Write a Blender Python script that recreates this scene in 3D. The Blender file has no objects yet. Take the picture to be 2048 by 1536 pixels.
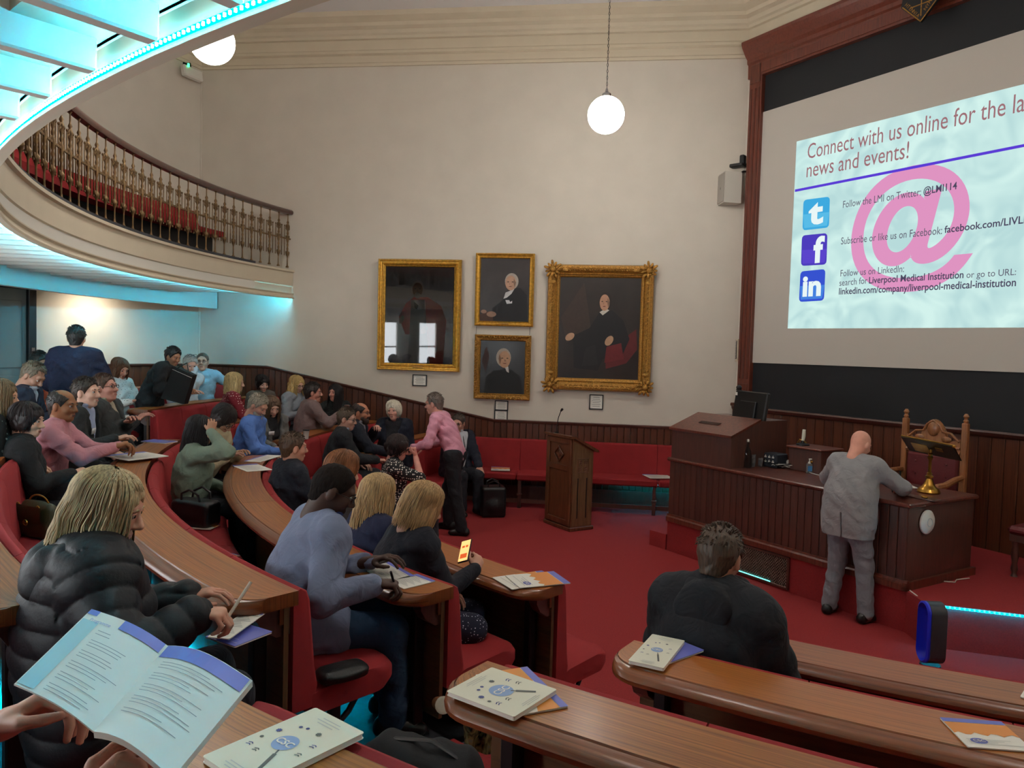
import bpy, bmesh, math, random
import numpy as np
from mathutils import Matrix, Vector
rad = math.radians
sc = bpy.context.scene
random.seed(7); np.random.seed(7)

# ------------------------------------------------------------------ camera
CAM_Z = 2.30
F_PX, PITCH, ROLL = 1506.5, 0.04456, -0.02882
_fwd = np.array([0, math.cos(PITCH), -math.sin(PITCH)])
_up0 = np.array([0, math.sin(PITCH), math.cos(PITCH)])
_rt = math.cos(ROLL)*np.array([1., 0, 0]) - math.sin(ROLL)*_up0
_up = math.sin(ROLL)*np.array([1., 0, 0]) + math.cos(ROLL)*_up0
cam_data = bpy.data.cameras.new('camera')
cam_data.sensor_width = 36.0
cam_data.lens = 36.0*F_PX/2048
cam_data.clip_start = 0.02
cam = bpy.data.objects.new('camera', cam_data)
sc.collection.objects.link(cam)
cam.matrix_world = Matrix(((_rt[0], _up[0], -_fwd[0], 0), (_rt[1], _up[1], -_fwd[1], 0), (_rt[2], _up[2], -_fwd[2], CAM_Z), (0, 0, 0, 1)))
sc.camera = cam
# ------------------------------------------------------------------ world, exposure
w = bpy.data.worlds.new('world'); sc.world = w; w.use_nodes = True
w.node_tree.nodes['Background'].inputs[0].default_value = (0.55, 0.6, 0.7, 1)
w.node_tree.nodes['Background'].inputs[1].default_value = 0.3
sc.view_settings.view_transform = 'Standard'
sc.view_settings.look = 'None'
sc.view_settings.gamma = 1.0
sc.view_settings.use_curve_mapping = False
sc.view_settings.exposure = 0.6
sc.cycles.use_denoising = True; sc.cycles.use_light_tree = False
sc.cycles.max_bounces = 6
sc.cycles.diffuse_bounces = 4
sc.cycles.glossy_bounces = 2
sc.cycles.transmission_bounces = 5
sc.cycles.use_adaptive_sampling = True
sc.cycles.adaptive_threshold = .06; sc.cycles.adaptive_min_samples = 16
sc.cycles.transparent_max_bounces = 8
sc.cycles.caustics_reflective = False
sc.cycles.caustics_refractive = False
sc.cycles.sample_clamp_indirect = 4.0
GLOBE_E = 35.0      # pendant globes
LED_E = 50.0        # cyan led strips
LEDB_E = 100.0      # ribbon along the balcony lip
WIN_E = 8.5         # daylight in the rear windows
DOWN_W = 30.0       # downlight under the balcony
CYAN = (0.0, 0.60, 0.95)

# ------------------------------------------------------------------ measuring helpers
def ray(px, py):
    return _fwd + (px-1024)/F_PX*_rt + (768-py)/F_PX*_up
def at_z(px, py, z):
    d = ray(px, py); t = (z-CAM_Z)/d[2]
    return np.array([d[0]*t, d[1]*t, z])
def at_y(px, py, y):
    d = ray(px, py); t = y/d[1]
    return np.array([d[0]*t, y, CAM_Z+d[2]*t])
C = np.array([4.487, 8.726])                 # centre of the semicircular theatre
RK = [6.17+.842*(k-1) for k in range(8)]    # inner edge radius of desk ring k
ZD = [1.0+.164*(k-1) for k in range(8)]     # desk top height
FL = [0, .25, .41, .58, .74, .90, 1.06]     # tier floor heights
CB = np.array([4.388, 8.647])               # centre of the balcony ring
def pol(az, r, z=0.0, c=None):
    a = rad(az); c = C if c is None else c; return np.array([c[0]-r*math.sin(a), c[1]-r*math.cos(a), z])
def at_r(px, py, r):
    d = ray(px, py); a = d[0]**2+d[1]**2; b = -2*(d[0]*C[0]+d[1]*C[1]); c = C@C-r*r
    D = math.sqrt(max(0, b*b-4*a*c)); ts = [(-b-D)/2/a, (-b+D)/2/a]
    t = min(x for x in ts if x > 0)
    return d*t+np.array([0, 0, CAM_Z])
def az_of(p):
    return math.degrees(math.atan2(C[0]-p[0], C[1]-p[1]))

class Wall:
    def __init__(s, o, az):
        s.o = np.array(o, float); s.d = np.array([math.sin(rad(az)), math.cos(rad(az))])
        s.n = np.array([-s.d[1], s.d[0]])    # into the wall (left of travel)
    def pt(s, t, off, z):                     # off: distance in front of the wall
        q = s.o+s.d*t-s.n*off
        return np.array([q[0], q[1], z])
    def px(s, px, py, off=0.0):
        d = ray(px, py); k = ((s.o-s.n*off)@s.n)/(d[:2]@s.n); p = d*k
        return (p[:2]-s.o)@s.d, CAM_Z+p[2]
    def mat(s, t, off, z):
        p = s.pt(t, off, z)
        return Matrix(((s.d[0], s.n[0], 0, p[0]), (s.d[1], s.n[1], 0, p[1]), (0, 0, 1, p[2]), (0, 0, 0, 1)))
PW_AZ = 97.59
CORNER_A = np.array([3.285, 11.06]); CORNER_B = np.array([-5.07, 12.17])
PW = Wall(CORNER_B, math.degrees(math.atan2(*(CORNER_A-CORNER_B))))   # wall with the portraits
SW = Wall(CORNER_A, 148.5)                                            # wall with the screen
LWdir = np.array([math.sin(rad(-155)), math.cos(rad(-155))])
CORNER_C = CORNER_B+LWdir*3.3
LW = Wall(CORNER_C, 25)                                               # wall under the balcony, left
PW_LEN = float(np.hypot(*(CORNER_A-CORNER_B)))
AX = np.array([.8526, .5225]); BX = np.array([-.5225, .8526])
def mirror(p):
    v = np.asarray(p)[:2]-C; return C+AX*(v@AX)-BX*(v@BX)

# ------------------------------------------------------------------ object helpers
COL = sc.collection
def tag(o, label=None, cat=None, group=None, kind=None):
    if label: o['label'] = label
    if cat: o['category'] = cat
    if group: o['group'] = group
    if kind: o['kind'] = kind
    return o
def empty(name, loc=(0, 0, 0), rz=0.0, mat=None):
    o = bpy.data.objects.new(name, None); COL.objects.link(o); o.empty_display_size = .1
    if mat is not None: o.matrix_world = mat
    else: o.location = tuple(float(x) for x in loc); o.rotation_euler = (0, 0, rz)
    return o
def thing(name, label, cat, loc=(0, 0, 0), rz=0.0, group=None, mat=None):
    return tag(empty(name, loc, rz, mat), label, cat, group)
def child(name, data, parent, loc=None, mats=None):
    o = bpy.data.objects.new(name, data); COL.objects.link(o); o.parent = parent
    if loc is not None: o.location = tuple(float(x) for x in loc)
    return o

class MB:
    def __init__(s): s.v = []; s.f = []; s.m = []; s.uv = {}
    def add(s, vs, fs, m=0, uvs=None):
        b = len(s.v); s.v += [tuple(map(float, x)) for x in vs]
        for i, f in enumerate(fs):
            if uvs is not None: s.uv[len(s.f)] = uvs[i]
            s.f.append(tuple(b+j for j in f)); s.m.append(m)
        return s
    def box(s, c, d, M=None, m=0, bev=0.0):
        x, y, z = d[0]/2, d[1]/2, d[2]/2
        if bev > 0:
            e = bev; vs = []; idx = {}
            for ix in (-1, 1):
                for iy in (-1, 1):
                    for iz in (-1, 1):
                        for ax in range(3):
                            p = [ix*x, iy*y, iz*z]
                            for k in range(3):
                                if k != ax: p[k] -= (ix, iy, iz)[k]*e
                            idx[(ix, iy, iz, ax)] = len(vs); vs.append(p)
            fs = []
            for ax in range(3):
                o1, o2 = [k for k in range(3) if k != ax]
                for sg in (-1, 1):
                    q = []
                    for a, b in ((-1, -1), (1, -1), (1, 1), (-1, 1)):
                        k = [0, 0, 0]; k[ax] = sg; k[o1] = a; k[o2] = b; q.append(idx[(*k, ax)])
                    fs.append(q)
            for ax in range(3):
                o1, o2 = [k for k in range(3) if k != ax]
                for a in (-1, 1):
                    for b in (-1, 1):
                        k1 = [0, 0, 0]; k1[o1] = a; k1[o2] = b; k2 = list(k1); k1[ax] = -1; k2[ax] = 1
                        fs.append([idx[(*k1, o1)], idx[(*k2, o1)], idx[(*k2, o2)], idx[(*k1, o2)]])
            for ix in (-1, 1):
                for iy in (-1, 1):
                    for iz in (-1, 1): fs.append([idx[(ix, iy, iz, a)] for a in range(3)])
        else:
            vs = [(a*x, b*y, g*z) for a in (-1, 1) for b in (-1, 1) for g in (-1, 1)]
            fs = [(0, 1, 3, 2), (4, 6, 7, 5), (0, 4, 5, 1), (2, 3, 7, 6), (0, 2, 6, 4), (1, 5, 7, 3)]
        vs = [Vector(v) for v in vs]
        if M is not None: vs = [M @ v for v in vs]
        c = Vector([float(q) for q in c]); return s.add([v+c for v in vs], fs, m)
    def tube(s, path, r, n=8, m=0, cap=True, flat=None):
        P = [np.array(p, float) for p in path]; k = len(P)
        rs = r if hasattr(r, '__len__') else [r]*k
        T = []
        for i in range(k):
            t = P[min(i+1, k-1)]-P[max(i-1, 0)]; T.append(t/(np.linalg.norm(t)+1e-12))
        u = np.cross(T[0], [0, 0, 1.]);
        if np.linalg.norm(u) < 1e-3: u = np.cross(T[0], [1., 0, 0])
        u /= np.linalg.norm(u); vs = []
        for i in range(k):
            u = u-T[i]*(u@T[i]); u /= np.linalg.norm(u)+1e-12; v = np.cross(T[i], u)
            for j in range(n):
                a = 2*math.pi*j/n; vs.append(P[i]+rs[i]*(math.cos(a)*u+math.sin(a)*v*(flat or 1)))
        fs = [(i*n+j, i*n+(j+1) % n, (i+1)*n+(j+1) % n, (i+1)*n+j) for i in range(k-1) for j in range(n)]
        if cap: fs += [tuple(range(n-1, -1, -1)), tuple((k-1)*n+j for j in range(n))]
        return s.add(vs, fs, m)
    def lathe(s, prof, n=16, c=(0, 0, 0), m=0, M=None):
        vs = []; k = len(prof)
        for r, z in prof:
            for j in range(n):
                a = 2*math.pi*j/n; p = Vector((r*math.cos(a), r*math.sin(a), z))
                if M is not None: p = M @ p
                vs.append((p[0]+c[0], p[1]+c[1], p[2]+c[2]))
        fs = [(i*n+j, i*n+(j+1) % n, (i+1)*n+(j+1) % n, (i+1)*n+j) for i in range(k-1) for j in range(n)]
        fs += [tuple(range(n-1, -1, -1)), tuple((k-1)*n+j for j in range(n))]
        return s.add(vs, fs, m)
    def ball(s, c, r, n=8, k=6, m=0, M=None):
        r = r if hasattr(r, '__len__') else (r, r, r); vs = []
        for i in range(k+1):
            th = math.pi*i/k
            for j in range(n):
                a = 2*math.pi*j/n; p = Vector((r[0]*math.sin(th)*math.cos(a), r[1]*math.sin(th)*math.sin(a), r[2]*math.cos(th)))
                if M is not None: p = M @ p
                vs.append((p[0]+c[0], p[1]+c[1], p[2]+c[2]))
        return s.add(vs, [(i*n+j, (i+1)*n+j, (i+1)*n+(j+1) % n, i*n+(j+1) % n) for i in range(k) for j in range(n)], m)
    def prism(s, poly, z0, z1, m=0, M=None):     # polygon (x,y) extruded in z, M maps it
        n = len(poly); vs = [Vector((p[0], p[1], z)) for z in (z0, z1) for p in poly]
        if M is not None: vs = [M @ v for v in vs]
        return s.add(vs, [tuple(range(n-1, -1, -1)), tuple(range(n, 2*n))]+[(i, (i+1) % n, n+(i+1) % n, n+i) for i in range(n)], m)
    def arc(s, r0, prof, a0, a1, n, k=None, m=0, caps=True, closed=True, c=None):
        # prof: (dr,z) polygon swept round C from azimuth a0 to a1; k(arc position) scales dr
        np_ = len(prof); vs = []; fs = []; uvs = []
        L = [0.0]
        for i in range(np_):
            p, q = prof[i], prof[(i+1) % np_]; L.append(L[-1]+math.hypot(p[0]-q[0], p[1]-q[1]))
        az = a0 if hasattr(a0, '__len__') else [a0+(a1-a0)*i/n for i in range(n+1)]
        n = len(az)-1
        for i, a in enumerate(az):
            sc_ = k(i, n, az) if k else 1.0
            for dr, z in prof: vs.append(pol(a, r0+dr*sc_, z, c))
        for i in range(n):
            for j in range(np_ if closed else np_-1):
                j2 = (j+1) % np_
                fs.append((i*np_+j, (i+1)*np_+j, (i+1)*np_+j2, i*np_+j2))
                u0, u1 = rad(az[i])*r0, rad(az[i+1])*r0
                uvs.append(((u0, L[j]), (u1, L[j]), (u1, L[j+1]), (u0, L[j+1])))
        if caps and closed:
            fs += [tuple(range(np_)), tuple(n*np_+j for j in range(np_-1, -1, -1))]
            for _ in (0, 1): uvs.append(tuple((p[1], p[0]) for p in prof))
            uvs[-1] = tuple(reversed(uvs[-2]))
        return s.add(vs, fs, m, uvs)
    def mesh(s, name, mats, smooth=False, off=None, recalc=True, sharp=None):
        me = bpy.data.meshes.new(name)
        vs = s.v if off is None else [(x-off[0], y-off[1], z-off[2]) for x, y, z in s.v]
        me.from_pydata(vs, [], s.f)
        for q in (mats if isinstance(mats, (list, tuple)) else [mats]): me.materials.append(q)
        if any(s.m): me.polygons.foreach_set('material_index', s.m)
        if s.uv:
            ul = me.uv_layers.new(name='uv')
            for i, p in enumerate(me.polygons):
                u = s.uv.get(i)
                if u:
                    for li, q in zip(p.loop_indices, u): ul.data[li].uv = q
        if recalc:
            bm = bmesh.new(); bm.from_mesh(me); bmesh.ops.recalc_face_normals(bm, faces=bm.faces[:]); bm.to_mesh(me); bm.free()
        if smooth:
            me.polygons.foreach_set('use_smooth', [True]*len(me.polygons))
            if sharp is not None: me.set_sharp_from_angle(angle=rad(sharp))
        me.update(); return me
    def build(s, name, mats, parent=None, smooth=False, local=False, recalc=True, sharp=40):
        off = None; loc = None
        if parent is None and not local:
            a = np.array(s.v); lo = a.min(0); hi = a.max(0); off = ((lo[0]+hi[0])/2, (lo[1]+hi[1])/2, lo[2]); loc = off
        elif parent is not None and not local:
            q = parent.matrix_world.translation
            p = parent
            off = np.zeros(3)
            while p is not None: off = off+np.array(p.location); p = p.parent
        o = child(name, s.mesh(name, mats, smooth, off, recalc, sharp), parent, loc)
        return o
def dup(root, loc=None, rz=None, label=None, parent=None):
    r = root.copy(); COL.objects.link(r)
    if parent is not None: r.parent = parent
    if loc is not None: r.location = tuple(float(x) for x in loc)
    if rz is not None: r.rotation_euler = (0, 0, rz)
    if label: r['label'] = label
    for ch in [c for c in bpy.data.objects if c.parent == root]:
        c = ch.copy(); COL.objects.link(c); c.parent = r
        for g in [c2 for c2 in bpy.data.objects if c2.parent == ch]:
            d = g.copy(); COL.objects.link(d); d.parent = c
    return r
def rotz(a): return Matrix.Rotation(a, 4, 'Z')
def rotx(a): return Matrix.Rotation(a, 4, 'X')
def roty(a): return Matrix.Rotation(a, 4, 'Y')
def tr(x, y, z): return Matrix.Translation((float(x), float(y), float(z)))

# ------------------------------------------------------------------ materials
def lin(c):
    return tuple((x/255/12.92 if x/255 <= .04045 else ((x/255+.055)/1.055)**2.4) for x in c[:3])
_mc = {}
def mat(name, col, rough=.6, metal=0., noise=0., nscale=20., bump=0., bscale=60., sheen=0., emit=0., ecol=None, spec=.5, stretch=None, coat=0., alpha=1., trans=0.):
    key = (name, tuple(col), rough)
    if key in _mc: return _mc[key]
    m = bpy.data.materials.new(name); m.use_nodes = True; nt = m.node_tree; N = nt.nodes; b = N['Principled BSDF']
    c = lin(col)
    b.inputs['Base Color'].default_value = (*c, 1); b.inputs['Roughness'].default_value = rough; b.inputs['Metallic'].default_value = metal
    b.inputs['Specular IOR Level'].default_value = spec
    if sheen: b.inputs['Sheen Weight'].default_value = sheen; b.inputs['Sheen Roughness'].default_value = .4; b.inputs['Sheen Tint'].default_value = (*[min(1, x*3+.05) for x in c], 1)
    if coat: b.inputs['Coat Weight'].default_value = coat; b.inputs['Coat Roughness'].default_value = .15
    if trans: b.inputs['Transmission Weight'].default_value = trans; b.inputs['IOR'].default_value = 1.45
    if alpha < 1: b.inputs['Alpha'].default_value = alpha
    if emit: b.inputs['Emission Color'].default_value = (*(ecol or c), 1); b.inputs['Emission Strength'].default_value = emit
    tc = None
    def coords(sc_):
        nonlocal tc
        if tc is None: tc = N.new('ShaderNodeTexCoord')
        if stretch:
            mp = N.new('ShaderNodeMapping'); mp.inputs['Scale'].default_value = stretch; nt.links.new(tc.outputs['Object'], mp.inputs['Vector']); o = mp.outputs[0]
        else: o = tc.outputs['Object']
        nz = N.new('ShaderNodeTexNoise'); nz.inputs['Scale'].default_value = sc_; nz.inputs['Detail'].default_value = 4; nt.links.new(o, nz.inputs['Vector']); return nz
    if noise:
        nz = coords(nscale); mr = N.new('ShaderNodeMix'); mr.data_type = 'RGBA'
        mr.inputs[6].default_value = (*[x*(1-noise) for x in c], 1); mr.inputs[7].default_value = (*[min(1, x*(1+noise)) for x in c], 1)
        rp = N.new('ShaderNodeMapRange'); rp.inputs[1].default_value = .3; rp.inputs[2].default_value = .7
        nt.links.new(nz.outputs[0], rp.inputs[0]); nt.links.new(rp.outputs[0], mr.inputs[0]); nt.links.new(mr.outputs[2], b.inputs['Base Color'])
    if bump:
        nz = coords(bscale); bp = N.new('ShaderNodeBump'); bp.inputs['Strength'].default_value = bump; bp.inputs['Distance'].default_value = .01
        nt.links.new(nz.outputs[0], bp.inputs['Height']); nt.links.new(bp.outputs[0], b.inputs['Normal'])
    _mc[key] = m; return m
def wood(name, c1, c2, scale=(40, 40, 2), rough=.35, coat=.3, crough=.2, uv=False, fine=1.0, dist=.6):
    if name in _mc: return _mc[name]
    m = bpy.data.materials.new(name); m.use_nodes = True; nt = m.node_tree; N = nt.nodes; b = N['Principled BSDF']; Lk = nt.links.new
    tc = N.new('ShaderNodeTexCoord'); mp = N.new('ShaderNodeMapping'); mp.inputs['Scale'].default_value = scale
    Lk(tc.outputs['UV' if uv else 'Object'], mp.inputs['Vector'])
    n1 = N.new('ShaderNodeTexNoise'); n1.inputs['Scale'].default_value = 1.0; n1.inputs['Detail'].default_value = 6; n1.inputs['Distortion'].default_value = dist
    Lk(mp.outputs[0], n1.inputs['Vector'])
    n2 = N.new('ShaderNodeTexNoise'); n2.inputs['Scale'].default_value = 3.7*fine; n2.inputs['Detail'].default_value = 3; Lk(mp.outputs[0], n2.inputs['Vector'])
    oi = N.new('ShaderNodeObjectInfo')
    ad = N.new('ShaderNodeMath'); ad.operation = 'MULTIPLY_ADD'; Lk(n2.outputs[0], ad.inputs[0]); ad.inputs[1].default_value = .55; Lk(n1.outputs[0], ad.inputs[2])
    a2 = N.new('ShaderNodeMath'); a2.operation = 'MULTIPLY_ADD'; Lk(oi.outputs['Random'], a2.inputs[0]); a2.inputs[1].default_value = .22; Lk(ad.outputs[0], a2.inputs[2])
    cr = N.new('ShaderNodeValToRGB'); cr.color_ramp.elements[0].position = .55; cr.color_ramp.elements[1].position = 1.05
    cr.color_ramp.elements[0].color = (*lin(c1), 1); cr.color_ramp.elements[1].color = (*lin(c2), 1)
    Lk(a2.outputs[0], cr.inputs[0]); Lk(cr.outputs[0], b.inputs['Base Color'])
    b.inputs['Roughness'].default_value = rough; b.inputs['Coat Weight'].default_value = coat; b.inputs['Coat Roughness'].default_value = crough
    bp = N.new('ShaderNodeBump'); bp.inputs['Strength'].default_value = .12; bp.inputs['Distance'].default_value = .005
    Lk(ad.outputs[0], bp.inputs['Height']); Lk(bp.outputs[0], b.inputs['Normal'])
    _mc[name] = m; return m
def glow(name, col, strength, small=False):
    if name in _mc: return _mc[name]
    m = bpy.data.materials.new(name); m.use_nodes = True; nt = m.node_tree; nt.nodes.clear()
    e = nt.nodes.new('ShaderNodeEmission'); e.inputs[0].default_value = (*col, 1); e.inputs[1].default_value = strength
    o = nt.nodes.new('ShaderNodeOutputMaterial'); nt.links.new(e.outputs[0], o.inputs[0]); _mc[name] = m
    if small: m.cycles.emission_sampling = 'NONE'
    return m

M_PAINT = mat('wall_paint', (214, 206, 192), .85, noise=.03, nscale=2.5, bump=.03, bscale=150)
M_CEIL = mat('ceiling_paint', (230, 229, 228), .9)
M_TRIM = mat('trim_paint', (212, 200, 176), .75, noise=.03, nscale=3)
M_WHITE = mat('white_gloss_paint', (225, 222, 212), .5)
M_CARPET = mat('red_carpet', (154, 40, 42), .95, noise=.16, nscale=90, bump=.5, bscale=400, sheen=.15)
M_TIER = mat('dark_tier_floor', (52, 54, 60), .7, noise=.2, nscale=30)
M_RED = mat('red_upholstery', (150, 30, 34), .85, noise=.07, nscale=8, bump=.15, bscale=500, sheen=.3)
M_WAIN = wood('wainscot_wood', (52, 26, 18), (98, 52, 32), (60, 60, 2.5), .4, .25)
M_DARKW = wood('dark_wood', (44, 22, 17), (84, 46, 34), (50, 50, 3), .4, 1.0, .38)
M_MAHO = wood('mahogany', (66, 28, 20), (112, 54, 38), (45, 45, 3), .36, .3)
M_DESK = wood('oak_desk', (92, 44, 12), (168, 98, 38), (1.3, 130, 1), .42, .12, uv=True, dist=.15)
M_DESKE = wood('oak_desk_edge', (82, 38, 18), (132, 72, 36), (2, 90, 1), .32, .3, uv=True, dist=.2)
M_PANEL = wood('desk_panel_wood', (64, 42, 26), (104, 72, 44), (3, 30, 1), .5, .1, uv=True)
M_BLACK = mat('black_paint', (14, 14, 16), .45)
M_BOARD = mat('blackboard', (20, 22, 26), .7, noise=.1, nscale=2)
M_SCREEN = mat('projection_screen', (196, 190, 180), .9)
M_GOLD = mat('gilt', (206, 156, 62), .36, metal=.6, noise=.3, nscale=30, bump=.2, bscale=120)
M_GOLD2 = mat('dark_gilt', (176, 128, 56), .45, metal=.5, noise=.4, nscale=50, bump=.4, bscale=150)
M_BRASS = mat('brass', (176, 134, 60), .28, metal=1., noise=.15, nscale=20)
M_IRON = mat('bronzed_iron', (118, 92, 58), .5, metal=.5, noise=.35, nscale=25)
M_PAPER = mat('paper', (240, 238, 228), .8)
M_CHROME = mat('chrome', (200, 200, 200), .2, metal=1.)
M_LED = glow('cyan_led', CYAN, LED_E)
M_LEDB = glow('cyan_led_ribbon', CYAN, LEDB_E)
M_LEDDOT = glow('led_dot', (.5, .95, 1.0), LED_E*1.2, True)
# ================================================================== the room
CEIL = 7.30; DROP_B = mirror(CORNER_B); DROP_A = mirror(CORNER_A); MC = mirror(CORNER_C)
def wall_slab(name, p, q, z0, z1, m=M_PAINT, th=.15):
    p = np.array(p[:2]); q = np.array(q[:2]); d = (q-p)/np.linalg.norm(q-p); n = np.array([-d[1], d[0]])   # room lies right of travel
    a, b = p-d*.02, q+d*.02
    mb = MB().prism([a, b, b+n*th, a+n*th], z0, z1)
    o = mb.build(name, m); return tag(o, kind='structure')
wall_slab('wall_portraits', CORNER_B, CORNER_A, 0, CEIL)
wall_slab('wall_screen', CORNER_A, DROP_A, 0, CEIL)
wall_slab('wall_right', DROP_A, DROP_B, 0, CEIL)
wall_slab('wall_right_rear', DROP_B, MC, 0, CEIL)
wall_slab('wall_left', CORNER_C, CORNER_B, 0, CEIL)
RW = float(np.hypot(*(CORNER_C-C))); AZ_C = az_of(CORNER_C); AZ_MC = az_of(MC)
mb = MB().arc(RW, [(0, 0), (.15, 0), (.15, CEIL), (0, CEIL)], AZ_MC, AZ_C, 30)
tag(mb.build('wall_rear', M_PAINT, smooth=True), kind='structure')
outline = [CORNER_A, CORNER_B, CORNER_C]+[pol(AZ_C+(AZ_MC-AZ_C)*i/24, RW)[:2] for i in range(1, 24)]+[MC, DROP_B, DROP_A]
tag(MB().prism(outline, CEIL, CEIL+.1).build('ceiling', M_CEIL), kind='structure')
tag(MB().prism(outline, -.1, 0).build('floor', M_CARPET), kind='structure')

def poly_sweep(mb, pts, prof, m=0, close=False):
    """prof (d,z): d is distance into the room from the polyline; the room lies right of travel"""
    P = [np.array(p[:2], float) for p in pts]; n = len(P); k = len(prof); vs = []
    zs = [p[2] if len(p) > 2 else 0 for p in pts]
    for i in range(n):
        t0 = P[i]-P[i-1] if i > 0 else P[1]-P[0]; t1 = P[i+1]-P[i] if i < n-1 else P[-1]-P[-2]
        t0 = t0/np.linalg.norm(t0); t1 = t1/np.linalg.norm(t1)
        n0 = np.array([t0[1], -t0[0]]); n1 = np.array([t1[1], -t1[0]]); mi = n0+n1; mi = mi/(1+n0@n1)
        for d, z in prof: vs.append((*(P[i]+mi*d), z+zs[i]))
    fs = [(i*k+j, (i+1)*k+j, (i+1)*k+(j+1) % k, i*k+(j+1) % k) for i in range(n-1) for j in range(k)]
    fs += [tuple(range(k)), tuple((n-1)*k+j for j in range(k-1, -1, -1))]
    return mb.add(vs, fs, m)
corn = [(0, 6.60), (.03, 6.60), (.035, 6.64), (.02, 6.66), (.02, 6.76), (.06, 6.78), (.06, 6.82), (.045, 6.84), (.05, 6.98), (.09, 6.99), (.10, 7.03), (.13, 7.05), (.15, 7.10), (.21, 7.13), (.22, 7.18), (.27, 7.20), (.33, 7.23), (.34, 7.30), (0, 7.30)]
mb = MB(); poly_sweep(mb, [CORNER_C, CORNER_B, CORNER_A, DROP_A, DROP_B, MC], corn)
tag(mb.build('trim_cornice', M_TRIM), kind='structure')

# wainscot: planks one by one, cap rail above
def plank_mesh(wd, d=.018):
    mb = MB(); b = .006
    mb.prism([(-wd/2, 0), (wd/2, 0), (wd/2, -d+b), (wd/2-b, -d), (-wd/2+b, -d), (-wd/2, -d+b)], 0, 1)
    return mb.mesh('plank', M_WAIN)
def wainscot(name, wall, t0, t1, ztop, pw, zbot=0.0, label=None):
    root = tag(empty(name, wall.pt((t0+t1)/2, 0, 0)), kind='structure')
    me = plank_mesh(pw-.003); n = max(1, int(round((t1-t0)/pw))); step = (t1-t0)/n
    bk = MB(); 
    for i in range(n):
        t = t0+(i+.5)*step; o = child('plank', me, root)
        zt = max(ztop(t-step/2), ztop(t+step/2))
        zb = zbot(t) if callable(zbot) else zbot
        o.matrix_local = Matrix.Translation(-Vector(root.location)) @ (wall.mat(t, .004, zb) @ Matrix.Diagonal((1, 1, zt-zb, 1)))
    return root
W1 = PW.px(535, 737)[0]; W2 = PW.px(988, 838)[0]
Z1 = PW.px(500, 735)[1]; Z2 = PW.px(1180, 851)[1]
def zt_pw(t): return Z1 if t < W1 else (Z2 if t > W2 else Z1+(Z2-Z1)*(t-W1)/(W2-W1))
wainscot('trim_wainscot_portraits', PW, .03, PW_LEN-.02, zt_pw, .098)
wainscot('trim_wainscot_left', LW, .75, 3.3-.02, lambda t: Z1, .13)
Z3 = 1.54
wainscot('trim_wainscot_screen', SW, .03, 5.2, lambda t: Z3, .135)
capP = [(0, -.005), (.035, -.005), (.045, .012), (.05, .03), (.04, .04), (0, .04)]
mb = MB(); poly_sweep(mb, [(*LW.pt(.75, 0, Z1),), (*CORNER_B, Z1), (*PW.pt(W1, 0, Z1),), (*PW.pt(W2, 0, Z2),), (*CORNER_A, Z2)], capP)
tag(mb.build('trim_wainscot_cap', M_DARKW), kind='structure')
mb = MB(); poly_sweep(mb, [(*CORNER_A, Z3), (*DROP_A, Z3)], [(0, -.02), (.04, -.02), (.06, .0), (.075, .03), (.06, .05), (0, .05)])
tag(mb.build('trim_board_ledge', M_DARKW), kind='structure')
# corner bead at the left corner
tag(MB().tube([(*CORNER_B, 0.0), (*CORNER_B, CEIL)], .018, 8).build('trim_corner_bead', M_PAINT), kind='structure')

# tiers
def wall_az(r, c=None):       # azimuth at which a ring meets the portrait wall
    best = 90
    for i in range(900):
        a = 90+i*.05; p = pol(a, r, 0, c); 
        if (p[:2]-CORNER_B)@PW.n > -.02: break
        best = a
    return best
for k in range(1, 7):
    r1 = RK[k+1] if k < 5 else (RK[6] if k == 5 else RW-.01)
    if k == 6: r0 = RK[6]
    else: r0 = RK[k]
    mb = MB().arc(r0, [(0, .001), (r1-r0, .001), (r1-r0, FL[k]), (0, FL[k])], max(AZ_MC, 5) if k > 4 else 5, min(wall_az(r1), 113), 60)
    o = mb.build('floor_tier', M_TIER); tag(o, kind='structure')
# carpeted aisle treads between the blocks
for (c0, c1) in ((35.6, 42.0), (81.6, 89.4)):
    for k in range(0, 6):
        r0 = RK[k] if k else RK[0]+.35; r1 = RK[k+1]
        w0 = (c1-c0)/2*RK[3]/r0; cm = (c0+c1)/2
        if k == 0: continue
        mb = MB().arc(r0, [(-.012, FL[k-1]+.002), (0.0, FL[k-1]+.002), (0.0, FL[k]+.001), (r1-r0-.013, FL[k]+.001), (r1-r0-.013, FL[k]+.012), (-.012, FL[k]+.012)], cm-w0, cm+w0, 6)
        tag(mb.build('floor_aisle_tread', M_CARPET), kind='structure')

# ------------------------------------------------------------------ balcony
RB = 8.557; ZB = 3.00; AZB0, AZB1 = 117-wall_az(RB, CB)+.3, wall_az(RB-.03, CB)
bal = thing('balcony', 'curved white balcony with cyan lit soffit around the hall', 'balcony', pol(58, RB, ZB, CB))
NB = 90
mb = MB().arc(RB, [(.02, .10+ZB), (.02, .20+ZB), (0, .22+ZB), (-.0, .42+ZB), (-.03, .43+ZB), (-.03, .46+ZB), (.25, .46+ZB), (.25, .10+ZB)], AZB0, AZB1, NB, c=CB)
mb.build('fascia', M_TRIM, bal, smooth=True)
mb = MB().arc(RB, [(-.03, ZB+.012), (-.033, ZB+.03), (-.012, ZB+.05), (-.008, ZB+.075), (-.025, ZB+.09), (-.025, ZB+.10), (.012, ZB+.10), (.012, ZB+.012)], AZB0, AZB1, NB, c=CB)
mb.build('lip_moulding', M_TRIM, bal, smooth=True)
mb = MB().arc(RB, [(.0125, ZB+.024), (.0145, ZB+.024), (.0145, ZB+.042), (.0125, ZB+.042)], AZB0, AZB1, 120, c=CB)
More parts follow.
